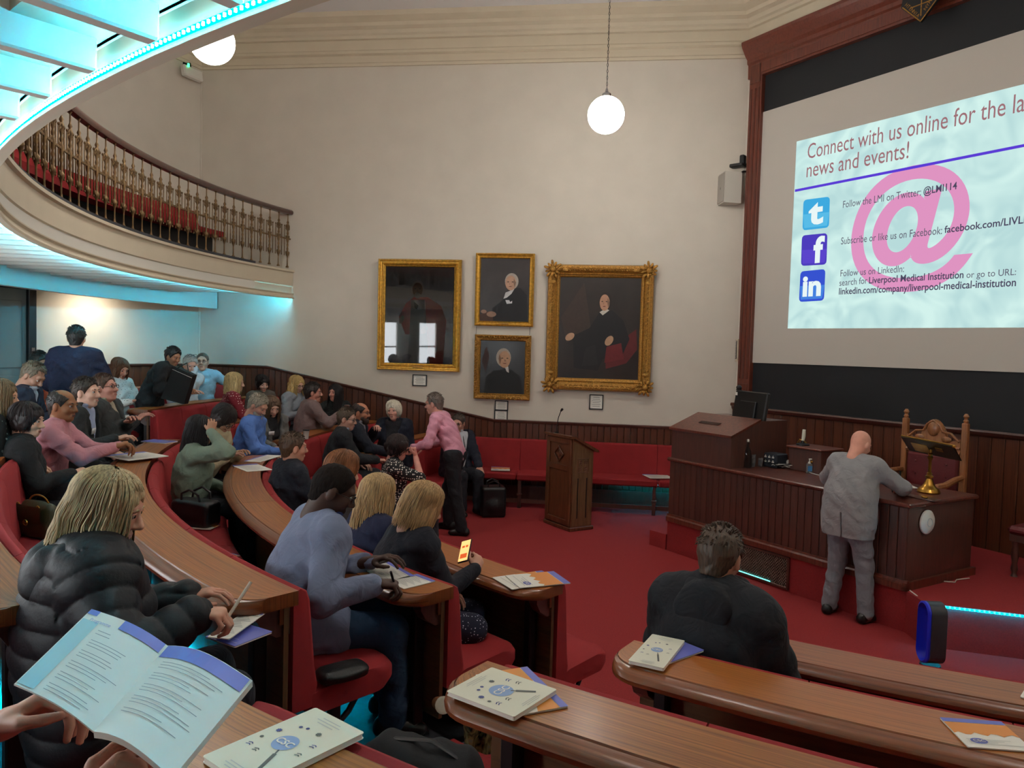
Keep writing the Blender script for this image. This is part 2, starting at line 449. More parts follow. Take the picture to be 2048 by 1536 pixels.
tag(mb.build('led_strip', M_LEDB, bal), 'cyan led strip')
mb = MB()
for i in range(760):
    a = AZB0+(AZB1-AZB0)*(i+.5)/760; p = pol(a, RB+.0165, ZB+.033, CB); mb.box(p, (.006, .004, .008), rotz(-rad(a)))
tag(mb.build('led_dots', M_LEDDOT, bal), kind='stuff')
ROUT = RW-.02
mb = MB().arc(RB, [(.012, ZB+.10), (.03, ZB+.10), (.05, ZB+.20), (ROUT-RB, ZB+.20), (ROUT-RB, ZB+.42), (.012, ZB+.42)], AZB0, AZB1-6, NB, c=CB)
mb.build('soffit', M_WHITE, bal, smooth=True)
# radial joists under the deck, one by one
jm = MB().box((0, (RB+.045+9.80)/-2, 0), (.05, 9.80-RB-.045, .185), bev=.006).mesh('joist', M_WHITE)
nj = int((AZB1-6-AZB0)/2.3)
for i in range(nj):
    a = AZB0+1+(AZB1-6-AZB0-1)*i/nj; o = child('joist', jm, bal)
    o.matrix_local = Matrix.Translation(-Vector(bal.location)) @ (tr(CB[0], CB[1], ZB+.107) @ rotz(-rad(a)))
mb = MB().arc(9.75, [(0, 2.83), (.12, 2.83), (.12, ZB+.20), (0, ZB+.20)], AZB0, wall_az(9.75, CB)-.2, 60, c=CB)
mb.build('bulkhead', M_WHITE, bal, smooth=True)
mb = MB().arc(RB, [(.0, ZB+.46), (ROUT-RB, ZB+.46), (ROUT-RB, ZB+.50), (.0, ZB+.50)], AZB0, AZB1-6, NB, c=CB)
mb.build('deck', M_TIER, bal)
# balustrade
zr = ZB+.50
bst = thing('balustrade', 'bronzed cast iron balustrade with dark wooden handrail on the balcony', 'railing', pol(58, RB+.06, zr, CB))
rp = [(-.035, .0), (-.05, .02), (-.05, .045), (-.03, .07), (0, .078), (.03, .07), (.05, .045), (.05, .02), (.035, .0)]
ZH = zr+.83
mb = MB().arc(RB+.06, [(d, z+ZH) for d, z in rp], AZB0, AZB1, NB, c=CB)
mb.build('handrail', M_DARKW, bst, smooth=True)
mb = MB().arc(RB+.06, [(-.008, zr+.44), (.008, zr+.44), (.008, zr+.46), (-.008, zr+.46)], AZB0, AZB1, 120, c=CB)
mb.build('middle_rail', M_IRON, bst)
bl = MB()
prof = [(.022, 0), (.026, .01), (.012, .03), (.009, .06), (.008, .15), (.012, .17), (.024, .20), (.03, .225), (.02, .24), (.012, .26), (.016, .29), (.010, .32), (.016, .35), (.010, .38), (.017, .41), (.022, .45), (.016, .48), (.010, .5), (.017, .53), (.01, .56), (.016, .59), (.012, .61), (.03, .635), (.022, .66), (.012, .68), (.02, .70), (.008, .73), (.007, .81), (.02, .83)]
bl.lathe(prof, 8)
for z, s_ in ((.2, 1), (.45, .9), (.64, -1), (.67, -1)):     # leaf scrolls either side
    for sx in (-1, 1):
        bl.tube([(sx*.008, 0, z), (sx*.03, 0, z+.012*s_), (sx*.042, 0, z+.035*s_), (sx*.034, 0, z+.05*s_), (sx*.026, 0, z+.04*s_)], [.008, .009, .008, .007, .005], 5)
blm = bl.mesh('baluster', M_IRON, True)
br = MB(); br.tube([(0, 0, .20), (0, 0, .64)], .0065, 6); br.ball((0, 0, .645), (.011, .011, .016), 6, 4); br.ball((0, 0, .195), (.009, .009, .013), 6, 4); br.ball((0, 0, .45), (.018, .012, .018), 6, 4)
brm = br.mesh('bar', M_IRON, True)
nb = 76
for i in range(nb):
    a = AZB1-.45-(AZB1-AZB0)*i/nb
    if a < 40: continue
    for j, (nm, me) in enumerate((('baluster', blm), ('bar', brm), ('bar', brm))):
        p = pol(a-j*(AZB1-AZB0)/nb/3, RB+.06, zr, CB)
        o = child(nm, me, bst, p-np.array(bst.location)); o.rotation_euler = (0, 0, -rad(a))
# balcony benches seen through the balustrade
bb = thing('balcony_bench', 'long curved red upholstered bench up on the balcony', 'bench', pol(75, 9.6, zr, CB))
mb = MB().arc(9.55, [(0, zr+.42), (.10, zr+.36), (.16, zr+.74), (.12, zr+.76)], 52, 107, 40, c=CB); mb.build('backrest', M_RED, bb)
mb = MB().arc(9.15, [(0, zr+.36), (0, zr+.44), (.42, zr+.44), (.42, zr+.36)], 52, 107, 40, c=CB); mb.build('seat', M_RED, bb)
mb = MB().arc(9.35, [(0, zr+.001), (0, zr+.36), (.2, zr+.36), (.2, zr+.001)], 52, 107, 40, c=CB); mb.build('plinth', M_BLACK, bb)

# ------------------------------------------------------------------ door at the far left
ta, _ = LW.px(64, 640); tb = ta-1.15
zt_d = LW.px(40, 578)[1]
dr = tag(empty('door_1', mat=LW.mat((ta+tb)/2, 0, FL[5])), kind='structure')
hd = zt_d-FL[5]; wd = ta-tb
mb = MB()
for x in (-wd/2+.05, wd/2-.05): mb.box((x, -.05, hd/2), (.10, .10, hd), bev=.008)
mb.box((0, -.05, hd+.05), (wd, .11, .10), bev=.008); mb.build('door_frame', M_BLACK, dr, local=True)
mb = MB(); mb.box((0, -.02, hd/2), (wd-.2, .04, hd)); o = mb.build('door_leaf', mat('grey_door', (118, 128, 128), .5), dr, local=True)
mb = MB()
for sx in (-1, 1):
    for z0, z1 in ((.15, .9), (1.0, hd-.15)):
        mb.box((sx*(wd-.2)/4, -.045, (z0+z1)/2), ((wd-.2)/2-.12, .014, z1-z0), bev=.005)
mb.build('door_panels', mat('grey_door', (118, 128, 128), .5), o, local=True)
mb = MB(); mb.tube([(wd/2-.05, -.10, hd*.42), (wd/2-.05, -.14, hd*.43), (wd/2-.05, -.14, hd*.58), (wd/2-.05, -.10, hd*.59)], .012, 8); mb.box((wd/2-.05, -.102, hd*.505), (.04, .006, hd*.25)); mb.build('handle', M_CHROME, o, local=True)

# ------------------------------------------------------------------ windows in the rear wall (daylight)
M_DAY = glow('daylight_pane', (.92, .96, 1.0), WIN_E)
for i, a in enumerate((44, 51, 58, 65, 72)):
    wz0, wz1, ww = 1.35, 2.70, .62
    M = tr(*pol(a, RW-.01, wz0)) @ rotz(-rad(a)+math.pi)
    wn = tag(empty('window_%d' % (i+1), mat=M), kind='structure')
    h = wz1-wz0
    mb = MB()
    for x in (-ww/2, ww/2): mb.box((x, -.03, h/2), (.06, .07, h+.1), bev=.006)
    for z in (0, h): mb.box((0, -.03, z), (ww, .07, .07), bev=.006)
    mb.build('window_frame', M_WHITE, wn, local=True)
    for z0, z1 in ((.035, h/2-.02), (h/2+.02, h-.035)):
        mb = MB(); mb.box((0, -.012, (z0+z1)/2), (ww-.06, .008, z1-z0)); mb.build('pane', M_DAY, wn, local=True)
    mb = MB(); mb.box((0, -.03, h/2), (ww-.06, .05, .04)); mb.build('glazing_bar', M_WHITE, wn, local=True)

# ------------------------------------------------------------------ lamps
M_GLOBE = glow('opal_globe_lit', (1.0, .95, .885), GLOBE_E)
def globe(p, label, r=.21):
    t = thing('pendant_lamp', label, 'lamp', p, group='opal globe pendants')
    prof = [(.02, r*1.0)]
    mb = MB(); mb.ball((0, 0, 0), (r, r, r), 32, 20); tag(mb.build('globe', M_GLOBE, t, local=True, smooth=True), 'glowing opal glass globe')
    mb = MB(); mb.lathe([(.05, r-.015), (.055, r), (.05, r+.03), (.02, r+.05), (.012, r+.09)], 14); mb.build('gallery', M_CHROME, t, local=True, smooth=True)
    ln = CEIL-p[2]-r-.09
    lk = MB(); z = r+.085; i = 0
    while z < CEIL-p[2]-.03:
        u = (1, 0, 0) if i % 2 else (0, 1, 0); pts = []
        for q in range(7):
            a = 2*math.pi*q/6; pts.append((u[0]*.008*math.cos(a), u[1]*.008*math.cos(a), z+.02+.021*math.sin(a)))
        lk.tube(pts, .0028, 4, cap=False); z += .036; i += 1
    tag(lk.build('chain', mat('dark_metal', (40, 36, 34), .5, metal=.8), t, local=True, recalc=False), kind='stuff')
    mb = MB(); mb.lathe([(.06, CEIL-p[2]-.05), (.07, CEIL-p[2]-.02), (.07, CEIL-p[2])], 14); mb.build('ceiling_rose', M_WHITE, t, local=True, smooth=True)
G1 = at_y(1212, 230, 8.8); G2 = at_y(424, 83, 7.36)
globe(G1, 'lit opal globe pendant on a chain near the screen'); globe(G2, 'lit opal globe pendant partly behind the balcony edge')
globe(np.array([3.5, 3.7, G1[2]]), 'lit opal globe pendant over the near right seats'); globe(np.array([*mirror(G2), G2[2]]), 'lit opal globe pendant above the near aisle')
# downlights under the balcony: one by the door, the rest added fill
def downlight(p, aim, label, power, col, size=150):
    t = thing('downlight', label, 'lamp', p, group='downlights under the balcony')
    mb = MB(); mb.lathe([(.045, .0), (.055, .005), (.055, .07), (.02, .09), (.02, 3.19-p[2])], 16); mb.build('housing', M_WHITE, t, local=True, smooth=True)
    mb = MB(); mb.lathe([(.04, -.002), (.04, .001)], 16); mb.build('lens', glow('warm_lens', (1, .85, .6), 20), t, local=True)
    ld = bpy.data.lights.new('downlight_lamp', 'SPOT'); ld.energy = power; ld.color = col; ld.spot_size = rad(size); ld.spot_blend = .8; ld.shadow_soft_size = .05
    lo = bpy.data.objects.new('downlight_lamp', ld); COL.objects.link(lo); lo.parent = t; lo.location = (0, 0, -.02)
    lo.rotation_euler = Vector([float(x) for x in aim]).to_track_quat('-Z', 'Y').to_euler()
downlight(LW.pt(LW.px(175, 640)[0], .52, 2.93), (*(LW.n*.5), -.75), 'small round spotlight under the balcony washing the wall by the door', DOWN_W, (1, .85, .66))
for a_, nm in ((24, 'over the right end of the nearest seats'), (36, 'over the near aisle'), (52, 'over the middle block of seats')):  # out-of-view spots added to throw whiter light on the near seats
    downlight(pol(a_, 9.98, 2.95), (.35*math.sin(rad(a_)), .35*math.cos(rad(a_)), -1), 'unseen added fill spotlight under the balcony '+nm, DOWN_W*2.0, (1, .90, .76), 140)
# emergency light high in the left corner
te, ze = LW.px(380, 148, .1)
t = thing('emergency_light', 'white boxy emergency light high in the wall corner', 'light', mat=LW.mat(te, .0, ze))
mb = MB(); mb.box((0, -.14, 0), (.36, .10, .17), rotx(rad(-12)), bev=.02); o = mb.build('housing', M_WHITE, t, local=True)
mb = MB(); mb.box((-.11, -.19, .085), (.025, .02, .05)); mb.build('status_lamp', glow('green_led', (.05, 1, .3), 3), t, local=True)
mb = MB(); mb.tube([(0, -.01, .17), (0, -.1, .16), (0, -.12, .08)], .012, 6); mb.box((0, -.01, .17), (.1, .02, .1)); mb.build('bracket', M_BLACK, t, local=True)
# ================================================================== tiered seating
def stations(a0, a1, r, tip0, tip1, rr=.14):
    L = [a0]; d = math.degrees(rr/r)
    if tip0: L = [a0+d*(1-math.cos(x*math.pi/2/7)) for x in range(8)]
    end = [a1]
    if tip1: end = [a1-d*(1-math.cos(x*math.pi/2/7)) for x in range(7, -1, -1)]
    n = max(2, int((end[0]-L[-1])/1.6)); mid = [L[-1]+(end[0]-L[-1])*i/n for i in range(1, n)]
    return L+mid+end
def tipscale(r, w, a0, a1, tip0, tip1, rr=.14):
    def k(i, n, az):
        s0 = rad(az[i]-a0)*r if tip0 else 9; s1 = rad(a1-az[i])*r if tip1 else 9; s = min(s0, s1)
        if s >= rr: return 1.0
        return (w-(rr-math.sqrt(max(0, rr*rr-(rr-s)**2))))/w
    return k
DP = [(0, 0), (.232, 0), (.236, -.005), (.242, -.005), (.246, -.001), (.272, -.003), (.290, -.014), (.298, -.028), (.294, -.044), (.278, -.053), (.262, -.058), (.0, -.058)]
def desk(k, a0, a1, tip0, tip1, label):
    r = RK[k]; z = ZD[k]; am = (a0+a1)/2; fl = FL[k]
    t = thing('curved_desk', label, 'desk', pol(am, r+.15, fl))
    prof = [(d, z+q) for d, q in DP]
    nseg = max(1, int(rad(a1-a0)*r/1.9)); cuts = [a0+(a1-a0)*i/nseg for i in range(nseg+1)]
    g = math.degrees(.0012/r)
    for i in range(nseg):
        b0, b1 = cuts[i]+(g if i else 0), cuts[i+1]-(g if i < nseg-1 else 0)
        e0, e1 = tip0 and i == 0, tip1 and i == nseg-1
        mb = MB(); az = stations(b0, b1, r, e0, e1); kf = tipscale(r, .298, b0, b1, e0, e1)
        mb.arc(r, prof, az, None, 0, kf)
        mb.m = [0]*len(mb.f); npf = len(prof)
        for fi in range(len(mb.f)):
            if fi < (len(az)-1)*npf and fi % npf != 0: mb.m[fi] = 1
            if fi >= (len(az)-1)*npf: mb.m[fi] = 1
        mb.build('desk_board', [M_DESK, M_DESKE], t, smooth=True, sharp=35)
    i0 = math.degrees(.16/r) if tip0 else 0; i1 = math.degrees(.16/r) if tip1 else 0
    mb = MB().arc(r, [(.012, fl+.10), (.034, fl+.10), (.034, z-.06), (.012, z-.06)], a0+i0*.3, a1-i1*.3, 40); mb.build('modesty_panel', M_PANEL, t)
    mb = MB().arc(r, [(.036, z-.14), (.052, z-.14), (.052, z-.06), (.036, z-.06)], a0+i0*.3, a1-i1*.3, 40); mb.build('apron', M_DESKE, t)
    npost = max(2, int(rad(a1-a0)*r/1.5)+1)
    for i in range(npost):
        a = a0+i0+(a1-i1-a0-i0)*i/(npost-1); M = rotz(-rad(a))
        mb = MB(); c = pol(a, r+.085, fl+(z-.06-fl)/2); mb.box(c, (.05, .06, z-.062-fl), M, bev=.006); mb.box(pol(a, r+.085, fl+.012), (.09, .10, .02), M)
        mb.build('post', M_BLACK, t)
    for a, on in ((a0+i0*.55, tip0), (a1-i1*.55, tip1)):
        if on:
            mb = MB(); M = tr(*pol(a, r, 0)) @ rotz(-rad(a)) @ Matrix(((0, 0, 1, 0), (-1, 0, 0, 0), (0, 1, 0, 0), (0, 0, 0, 1)))
            mb.prism([(.0, z-.06), (.15, z-.06), (.15, z-.10), (.12, z-.15), (.06, z-.19), (.0, z-.19)], -.03, .03, M=M); mb.build('bracket', M_DARKW, t)
    return t
def bench(k, a0, a1, tip0, tip1, label):         # row of seats in front of desk ring k
    r = RK[k]; z = ZD[k]; j = k-1; fl = FL[j]; zs = fl+.46; am = (a0+a1)/2
    t = thing('bench', label, 'bench', pol(am, r-.35, fl))
    ncu = max(1, int(round(rad(a1-a0)*(r-.35)/.62))); cuts = [a0+(a1-a0)*i/ncu for i in range(ncu+1)]
    g = math.degrees(.003/r); r0 = r-.10
    sp = [(0, zs-.10), (0, zs-.01), (-.05, zs), (-.40, zs+.012), (-.45, zs), (-.475, zs-.03), (-.475, zs-.07), (-.44, zs-.10)]
    bp = [(-.008, zs-.06), (-.008, z-.06), (-.02, z-.022), (-.045, z-.012), (-.075, z-.03), (-.09, z-.07), (-.12, zs+.10), (-.135, zs+.02), (-.12, zs-.06)]
    for i in range(ncu):
        b0, b1 = cuts[i]+g, cuts[i+1]-g; e0, e1 = tip0 and i == 0, tip1 and i == ncu-1
        mb = MB(); mb.arc(r0, sp, stations(b0, b1, r0, e0, e1, .13), None, 0, tipscale(r0, .475, b0, b1, e0, e1, .13))
        mb.build('seat_cushion', M_RED, t, smooth=True, sharp=50)
        mb = MB(); mb.arc(r, bp, stations(b0, b1, r, e0, e1, .03), None, 0, tipscale(r, .13, b0, b1, e0, e1, .03))
        mb.build('backrest', M_RED, t, smooth=True, sharp=50)
    nl = max(2, int(rad(a1-a0)*r/1.1)+1); i0 = math.degrees(.12/r)
    for i in range(nl):
        a = a0+i0+(a1-a0-2*i0)*i/(nl-1); M = rotz(-rad(a))
        mb = MB(); p0 = pol(a, r-.30, fl); mb.box(pol(a, r-.28, fl+.18), (.045, .05, .36), M, bev=.006); mb.box(pol(a, r-.30, fl+.012), (.06, .34, .024), M, bev=.006); mb.box(pol(a, r-.32, zs-.115), (.045, .36, .03), M)
        mb.tube([pol(a, r-.28, fl+.2), pol(a, r-.36, fl+.26), pol(a, r-.42, fl+.345)], .014, 6)
        mb.build('leg', M_BLACK, t)
    return t
TIPR = {1: 33.5, 2: 34.5, 3: 35.3, 4: 36.0, 5: 36.5}; TIPM0 = 42.5; TIPM1 = {1: 81, 2: 81, 3: 80.3, 4: 80.5, 5: 80.5}; TIPT = {1: 91.5, 2: 90, 3: 90, 4: 89.8, 5: 91}
row_w = {1: 'front', 2: 'second', 3: 'third', 4: 'fourth', 5: 'fifth'}
for k in range(1, 6):
    if k <= 5:
        desk(k, 4 if k < 3 else 16, TIPR[k], False, True, 'polished oak desk of the right block, %s ring from the carpet' % row_w[k])
        bench(k, 4 if k < 3 else 16, TIPR[k]-.3, False, True, 'red upholstered bench of the right block, %s ring from the carpet' % row_w[k])
    a1 = TIPM1[k]
    desk(k, TIPM0, a1, True, True, 'polished oak desk of the middle block, %s ring from the carpet' % row_w[k])
    bench(k, TIPM0+.3, a1-.3, True, True, 'red upholstered bench of the middle block, %s ring from the carpet' % row_w[k])
    a2 = wall_az(RK[k]+.3)-1.2
    desk(k, TIPT[k], a2, True, False, 'oak desk of the far block by the panelled wall, %s ring from the carpet' % row_w[k])
    bench(k, TIPT[k]+.3, a2, True, False, 'red bench of the far block by the panelled wall, %s ring from the carpet' % row_w[k])
# cyan led strips low under the desks
for k, a0, a1 in ((3, 58, 66), (2, 47, 54), (3, 50, 53), (4, 45, 50)):
    mb = MB().arc(RK[k], [(.055, FL[k]+.16), (.063, FL[k]+.16), (.063, FL[k]+.172), (.055, FL[k]+.172)], a0, a1, 12)
    tag(mb.build('led_strip', M_LED), 'cyan led strip under the oak desk, %s' % {(3, 58): 'beside the black leather handbag', (2, 47): 'behind the man in the blue-grey jacket', (3, 50): 'in front of the woman in the puffer jacket', (4, 45): 'below the nearest desk end'}[(k, a0)], 'light', 'cyan led strips')

# ------------------------------------------------------------------ red bench along the panelled wall
tb0 = PW.px(898, 900, .5)[0]; tb1 = PW_LEN-.08
zbk = PW.px(1349, 892, .10)[1]; zse = PW.px(1200, 955, .55)[1]
t = thing('upholstered_bench', 'long dark red upholstered bench along the panelled portrait wall', 'bench', mat=PW.mat((tb0+tb1)/2, 0, 0))
L = tb1-tb0; nc = 4
for i in range(nc):
    x = -L/2+L*(i+.5)/nc
    mb = MB(); M = Matrix(((0, 0, 1, 0), (-1, 0, 0, 0), (0, 1, 0, 0), (0, 0, 0, 1)))
    mb.prism([(.03, zse-.06), (.17, zse-.06), (.15, zse+.05), (.10, zbk-.02), (.08, zbk), (.03, zbk)], x-L/nc/2+.003, x+L/nc/2-.003, M=M); mb.build('backrest', M_RED, t, local=True)
    mb = MB(); mb.box((x, -.36, zse-.05), (L/nc-.006, .44, .10), bev=.02); mb.build('seat_cushion', M_RED, t, local=True)
for i in range(5):
    x = -L/2+.1+(L-.2)*i/4; mb = MB(); mb.box((x, -.52, zse/2-.05), (.05, .05, zse-.1), bev=.005); mb.box((x, -.52, .2), (.07, .07, .03), bev=.005); mb.build('leg', M_DARKW, t, local=True)
mb = MB(); mb.box((0, -.12, .16), (L, .02, .20)); mb.box((0, -.5, .10), (L, .02, .06)); mb.build('stretcher', M_DARKW, t, local=True)
mb = MB(); mb.box((L*.3, -.30, zse-.106), (L*.38, .008, .008)); o = mb.build('led_strip', M_LED, t, local=True); o['label'] = 'cyan led strip under the seat'

# ================================================================== stage
F0 = np.array([1.88, 8.80]); SD = SW.d; SN = SW.n
def sm(x, y, z=0.0, rz=0.0):      # frame on the stage: x along the desk front, y towards the screen
    p = F0+SD*x+SN*y
    return Matrix(((SD[0], SN[0], 0, p[0]), (SD[1], SN[1], 0, p[1]), (0, 0, 1, z), (0, 0, 0, 1))) @ rotz(rz)
def sp(x, y): return F0+SD*x+SN*y
ZP = .355; SL = 2.89; DDP = 1.05; ZT = 1.10
E1 = at_z(1850, 1206, ZP)[:2]; E2 = at_z(2048, 1229, ZP)[:2]; E3 = E1+(E2-E1)*2.6
plat = [sp(0, -.0), sp(SL+.02, -.0), E1, E3, E3+SN*2.6, sp(SL+1.3, 2.1), sp(-.6, 2.35), sp(-.35, 1.6)]
tag(MB().prism(plat, .0, ZP).build('floor_stage', M_CARPET), kind='structure')
stp = [sp(-.02, .0), sp(-.28, -.02), sp(-.62, 1.62), sp(-.36, 1.6)]
tag(MB().prism(stp, .0, .18).build('floor_stage_side_step', M_CARPET), kind='structure')
# led strip with dots along the stage edge
a = E1+np.array([.0, -.012]); c_ = E3+np.array([0, -.012])
t = thing('stage_led_strip', 'dotted cyan led strip along the stage edge behind the blue fan', 'light', (*sp(SL+.5, -.5), ZP-.02))
mb = MB(); mb.tube([(*a, ZP-.012), (*c_, ZP-.012)], .006, 4); mb.build('tape', M_LED, t)
mb = MB()
for p, q in ((a, c_),):
    n = int(np.linalg.norm(q-p)/.034)
    for i in range(n): mb.ball((*(p+(q-p)*i/n), ZP-.010), .009, 6, 4)
tag(mb.build('dots', glow('stage_led_dot', (.02, .85, 1.0), 9.0, True), t), kind='stuff')
mb = MB(); mb.tube([(*sp(-.285, .05), .15), (*sp(-.34, .35), .15)], .008, 4); tag(mb.build('step_led_strip', M_LED), 'short cyan led strip on the carpeted step beside the panelled stage desk', 'light')

# big panelled demonstration desk
dk = thing('demonstration_desk', 'long dark panelled lecture desk on the stage in front of the screen', 'desk', mat=sm(SL/2, DDP/2, ZP))
hx = SL/2; hy = DDP/2; HD = ZT-ZP
mb = MB(); mb.box((0, 0, HD-.02), (SL+.06, DDP+.05, .04), bev=.012); mb.build('worktop', M_MAHO, dk, local=True)
mb = MB(); mb.box((0, .01, (HD-.04)/2), (SL-.05, DDP-.06, HD-.04)); mb.build('carcass', M_DARKW, dk, local=True)
nbd = 34; bw = SL/nbd
pmesh = MB(); pmesh.prism([(-bw/2+.002, 0), (bw/2-.002, 0), (bw/2-.002, -.016), (bw/2-.008, -.022), (-bw/2+.008, -.022), (-bw/2+.002, -.016)], 0, HD-.13); pme = pmesh.mesh('board', M_DARKW)
for i in range(nbd): child('board', pme, dk, (-hx+bw*(i+.5), -hy+.022, .085))
mb = MB(); mb.box((hx-.012, 0, HD/2), (.024, DDP-.02, HD-.05)); mb.build('side_panel', M_DARKW, dk, local=True)
mb = MB(); M = Matrix(((0, 0, 1, 0), (-1, 0, 0, 0), (0, 1, 0, 0), (0, 0, 0, 1)))
mb.prism([(hy-.02, 0), (hy+.03, 0), (hy+.03, .05), (hy+.015, .065), (hy+.012, .085), (hy-.02, .085)], -hx, hx+.03, M=M)
mb.box((hx+.015, 0, .035), (.03, DDP+.06, .07)); mb.build('plinth_moulding', M_MAHO, dk, local=True)
# lattice grille in the stage riser
gx0 = 0.95; gx1 = 1.72
g = thing('vent_grille', 'dark lattice heating grille in the carpeted riser under the panelled desk', 'grille', mat=sm((gx0+gx1)/2, -.012, .02))
gw = gx1-gx0; gh = ZP-.03
mb = MB()
for x in (-gw/2, gw/2): mb.box((x, 0, gh/2), (.03, .02, gh), bev=.004)
for z in (.012, gh-.012): mb.box((0, 0, z), (gw, .02, .024), bev=.004)
mb.build('frame', M_DARKW, g, local=True)
mb = MB()
for i in range(-14, 40):
    for s_ in (-1, 1):
        x0 = -gw/2+i*.03; x1 = x0+s_*(gh-.04); z0, z1 = .02, gh-.02
        def clip(x0, z0, x1, z1):
            if x0 > x1: x0, z0, x1, z1 = x1, z1, x0, z0
            lo, hi = -gw/2+.01, gw/2-.01
            if x1 < lo or x0 > hi: return None
            if x0 < lo: z0 = z0+(z1-z0)*(lo-x0)/(x1-x0); x0 = lo
            if x1 > hi: z1 = z0+(z1-z0)*(hi-x0)/(x1-x0); x1 = hi
            return x0, z0, x1, z1
        q = clip(x0, z0, x1, z1)
        if q and abs(q[2]-q[0]) > .01: mb.tube([(q[0], -.002*s_, q[1]), (q[2], -.002*s_, q[3])], .0035, 4)
tag(mb.build('lattice', mat('dark_bronze', (132, 108, 94), .4, metal=.5), g, local=True), kind='stuff')
mb = MB(); mb.box((0, .012, gh/2), (gw, .004, gh)); mb.build('backing', M_BLACK, g, local=True)
mb = MB(); mb.box((-gw*.12, -.003, .03), (gw*.7, .004, .006)); mb.build('led_strip', glow('teal_led', (.1, .9, .85), 4), g, local=True)
# console on the left end
cn = thing('desk_console', 'dark wooden console with sloping lid on the end of the lecture desk', 'console', mat=sm(.46, .0, ZT))
M = Matrix(((0, 0, 1, 0), (-1, 0, 0, 0), (0, 1, 0, 0), (0, 0, 0, 1)))
mb = MB(); mb.prism([(-.01, 0), (-.01, .34), (-.44, .50), (-.90, .50), (-.90, 0)], -.45, .45, M=M); mb.build('cabinet', M_DARKW, cn, local=True)
mb = MB(); mb.prism([(.02, .33), (.02, .355), (-.44, .525), (-.44, .50)], -.475, .475, M=M); lid = mb.build('lid', M_MAHO, cn, local=True)
mb = MB(); ang = math.atan2(.17, .46)
for i in range(9): mb.box((-.05+.0, .2+.006*i-.024, .33+.097+.17/.46*(.006*i-.024)-.012+.024), (.30, .003, .008), rotx(ang))
mb.box((-.05, .2, .424+.006), (.32, .07, .004), rotx(ang)); mb.build('vent', mat('dark_vent', (70, 50, 44), .5), lid, local=True)
# lectern
lp = np.array([.65, 9.81])
LM = Matrix(((SD[0], SN[0], 0, lp[0]), (SD[1], SN[1], 0, lp[1]), (0, 0, 1, 0), (0, 0, 0, 1)))
lc = thing('lectern', 'tall oak lectern with carved diamond panel standing on the red carpet', 'lectern', mat=LM)
lw, ldp, h0, h1 = .56, .34, 1.20, 1.03
M_LECT = wood('lectern_oak', (74, 40, 24), (118, 70, 44), (50, 50, 3), .4, .25)
mb = MB(); mb.prism([(0, .05), (0, h0), (-ldp, h1), (-ldp, .05)], -lw/2, lw/2, M=M); mb.build('body', M_LECT, lc, local=True)
mb = MB(); mb.prism([(.05, h0-.0), (.05, h0+.03), (-.02, h0+.025), (-ldp-.05, h1+.01), (-ldp-.07, h1-.02), (-ldp-.03, h1-.02), (-.02, h0-.005)], -lw/2-.035, lw/2+.035, M=M); mb.build('top', M_LECT, lc, local=True)
mb = MB(); mb.box((0, ldp/2, .025), (lw+.05, ldp+.05, .05), bev=.01); mb.build('base', M_LECT, lc, local=True)
mb = MB()
for x in (-lw/2+.04, lw/2-.04): mb.box((x, -.012, .62), (.07, .022, 1.12), bev=.005)
for z in (.10, .80, h0-.05): mb.box((0, -.012, z), (lw-.08, .022, .07), bev=.005)
fr = mb.build('front_frame', M_LECT, lc, local=True)
mb = MB(); dz = .97; s_ = .14
for i in range(4):
    a = math.pi/2*i; mb.box((s_/2*math.cos(a+math.pi/4)*1.41*.707*1.0, -.016, dz+s_/2*math.sin(a+math.pi/4)*1.41*.707), (.02, .02, s_*1.05), roty(-(a+math.pi/4)+math.pi/2+math.pi/2), bev=.004)
mb.ball((0, -.012, dz), (.035, .012, .05), 10, 6)
for a in range(4):
    q = math.pi/2*a; mb.ball((.04*math.cos(q), -.01, dz+.055*math.sin(q)), (.022, .01, .025), 8, 5)
tag(mb.build('carved_diamond', M_LECT, lc, local=True), 'carved diamond relief')
mb = MB(); mb.prism([(-.015, .06), (-.015, h0-.04), (-ldp+.015, h1-.03), (-ldp+.015, .06)], lw/2, lw/2+.004, M=M); tag(mb.build('side_panel', mat('varnished_panel', (120, 92, 66), .22, coat=.8, noise=.2, nscale=12, stretch=(3, 3, .4)), lc, local=True), 'glossy varnished side panel')
mb = MB()
for y in (.10, .24): mb.box((lw/2+.005, y, .42), (.006, .012, .52))
mb.build('side_slots', M_BLACK, lc, local=True)
mb = MB()
for iy in (0, 1):
    for iz in (0, 1):
        cy, cz = .13+.085*iy, .80+.085*iz
        for q in range(4):
            a = math.pi/4+math.pi/2*q; pts = []
            for s_ in range(9): pts.append((lw/2+.006, cy+.018*math.cos(a)+.013*math.cos(s_*math.pi/4), cz+.018*math.sin(a)+.013*math.sin(s_*math.pi/4)))
            mb.tube(pts, .004, 4, cap=False)
mb.tube([(lw/2+.004, y, z) for y, z in ((.085, .755), (.26, .755), (.26, .93), (.085, .93), (.085, .755))], .006, 4)
tag(mb.build('carved_tracery', M_LECT, lc, local=True), 'carved quatrefoil tracery')
ml = LM @ Vector((-.16, .05, h0+.02))
t = thing('gooseneck_microphone', 'slim black gooseneck microphone on the tall lectern', 'microphone', ml)
e = at_y(1123, 819, float(ml.y)-.05)-np.array(ml)
mb = MB(); mb.tube([(0, 0, 0), (0, 0, .08), (e[0]*.35, e[1]*.3, e[2]*.65), (e[0]*.9, e[1]*.9, e[2]*.95)], .006, 6); mb.lathe([(.03, 0), (.03, .012), (.012, .02)], 12); mb.build('stem', M_BLACK, t, local=True, smooth=True)
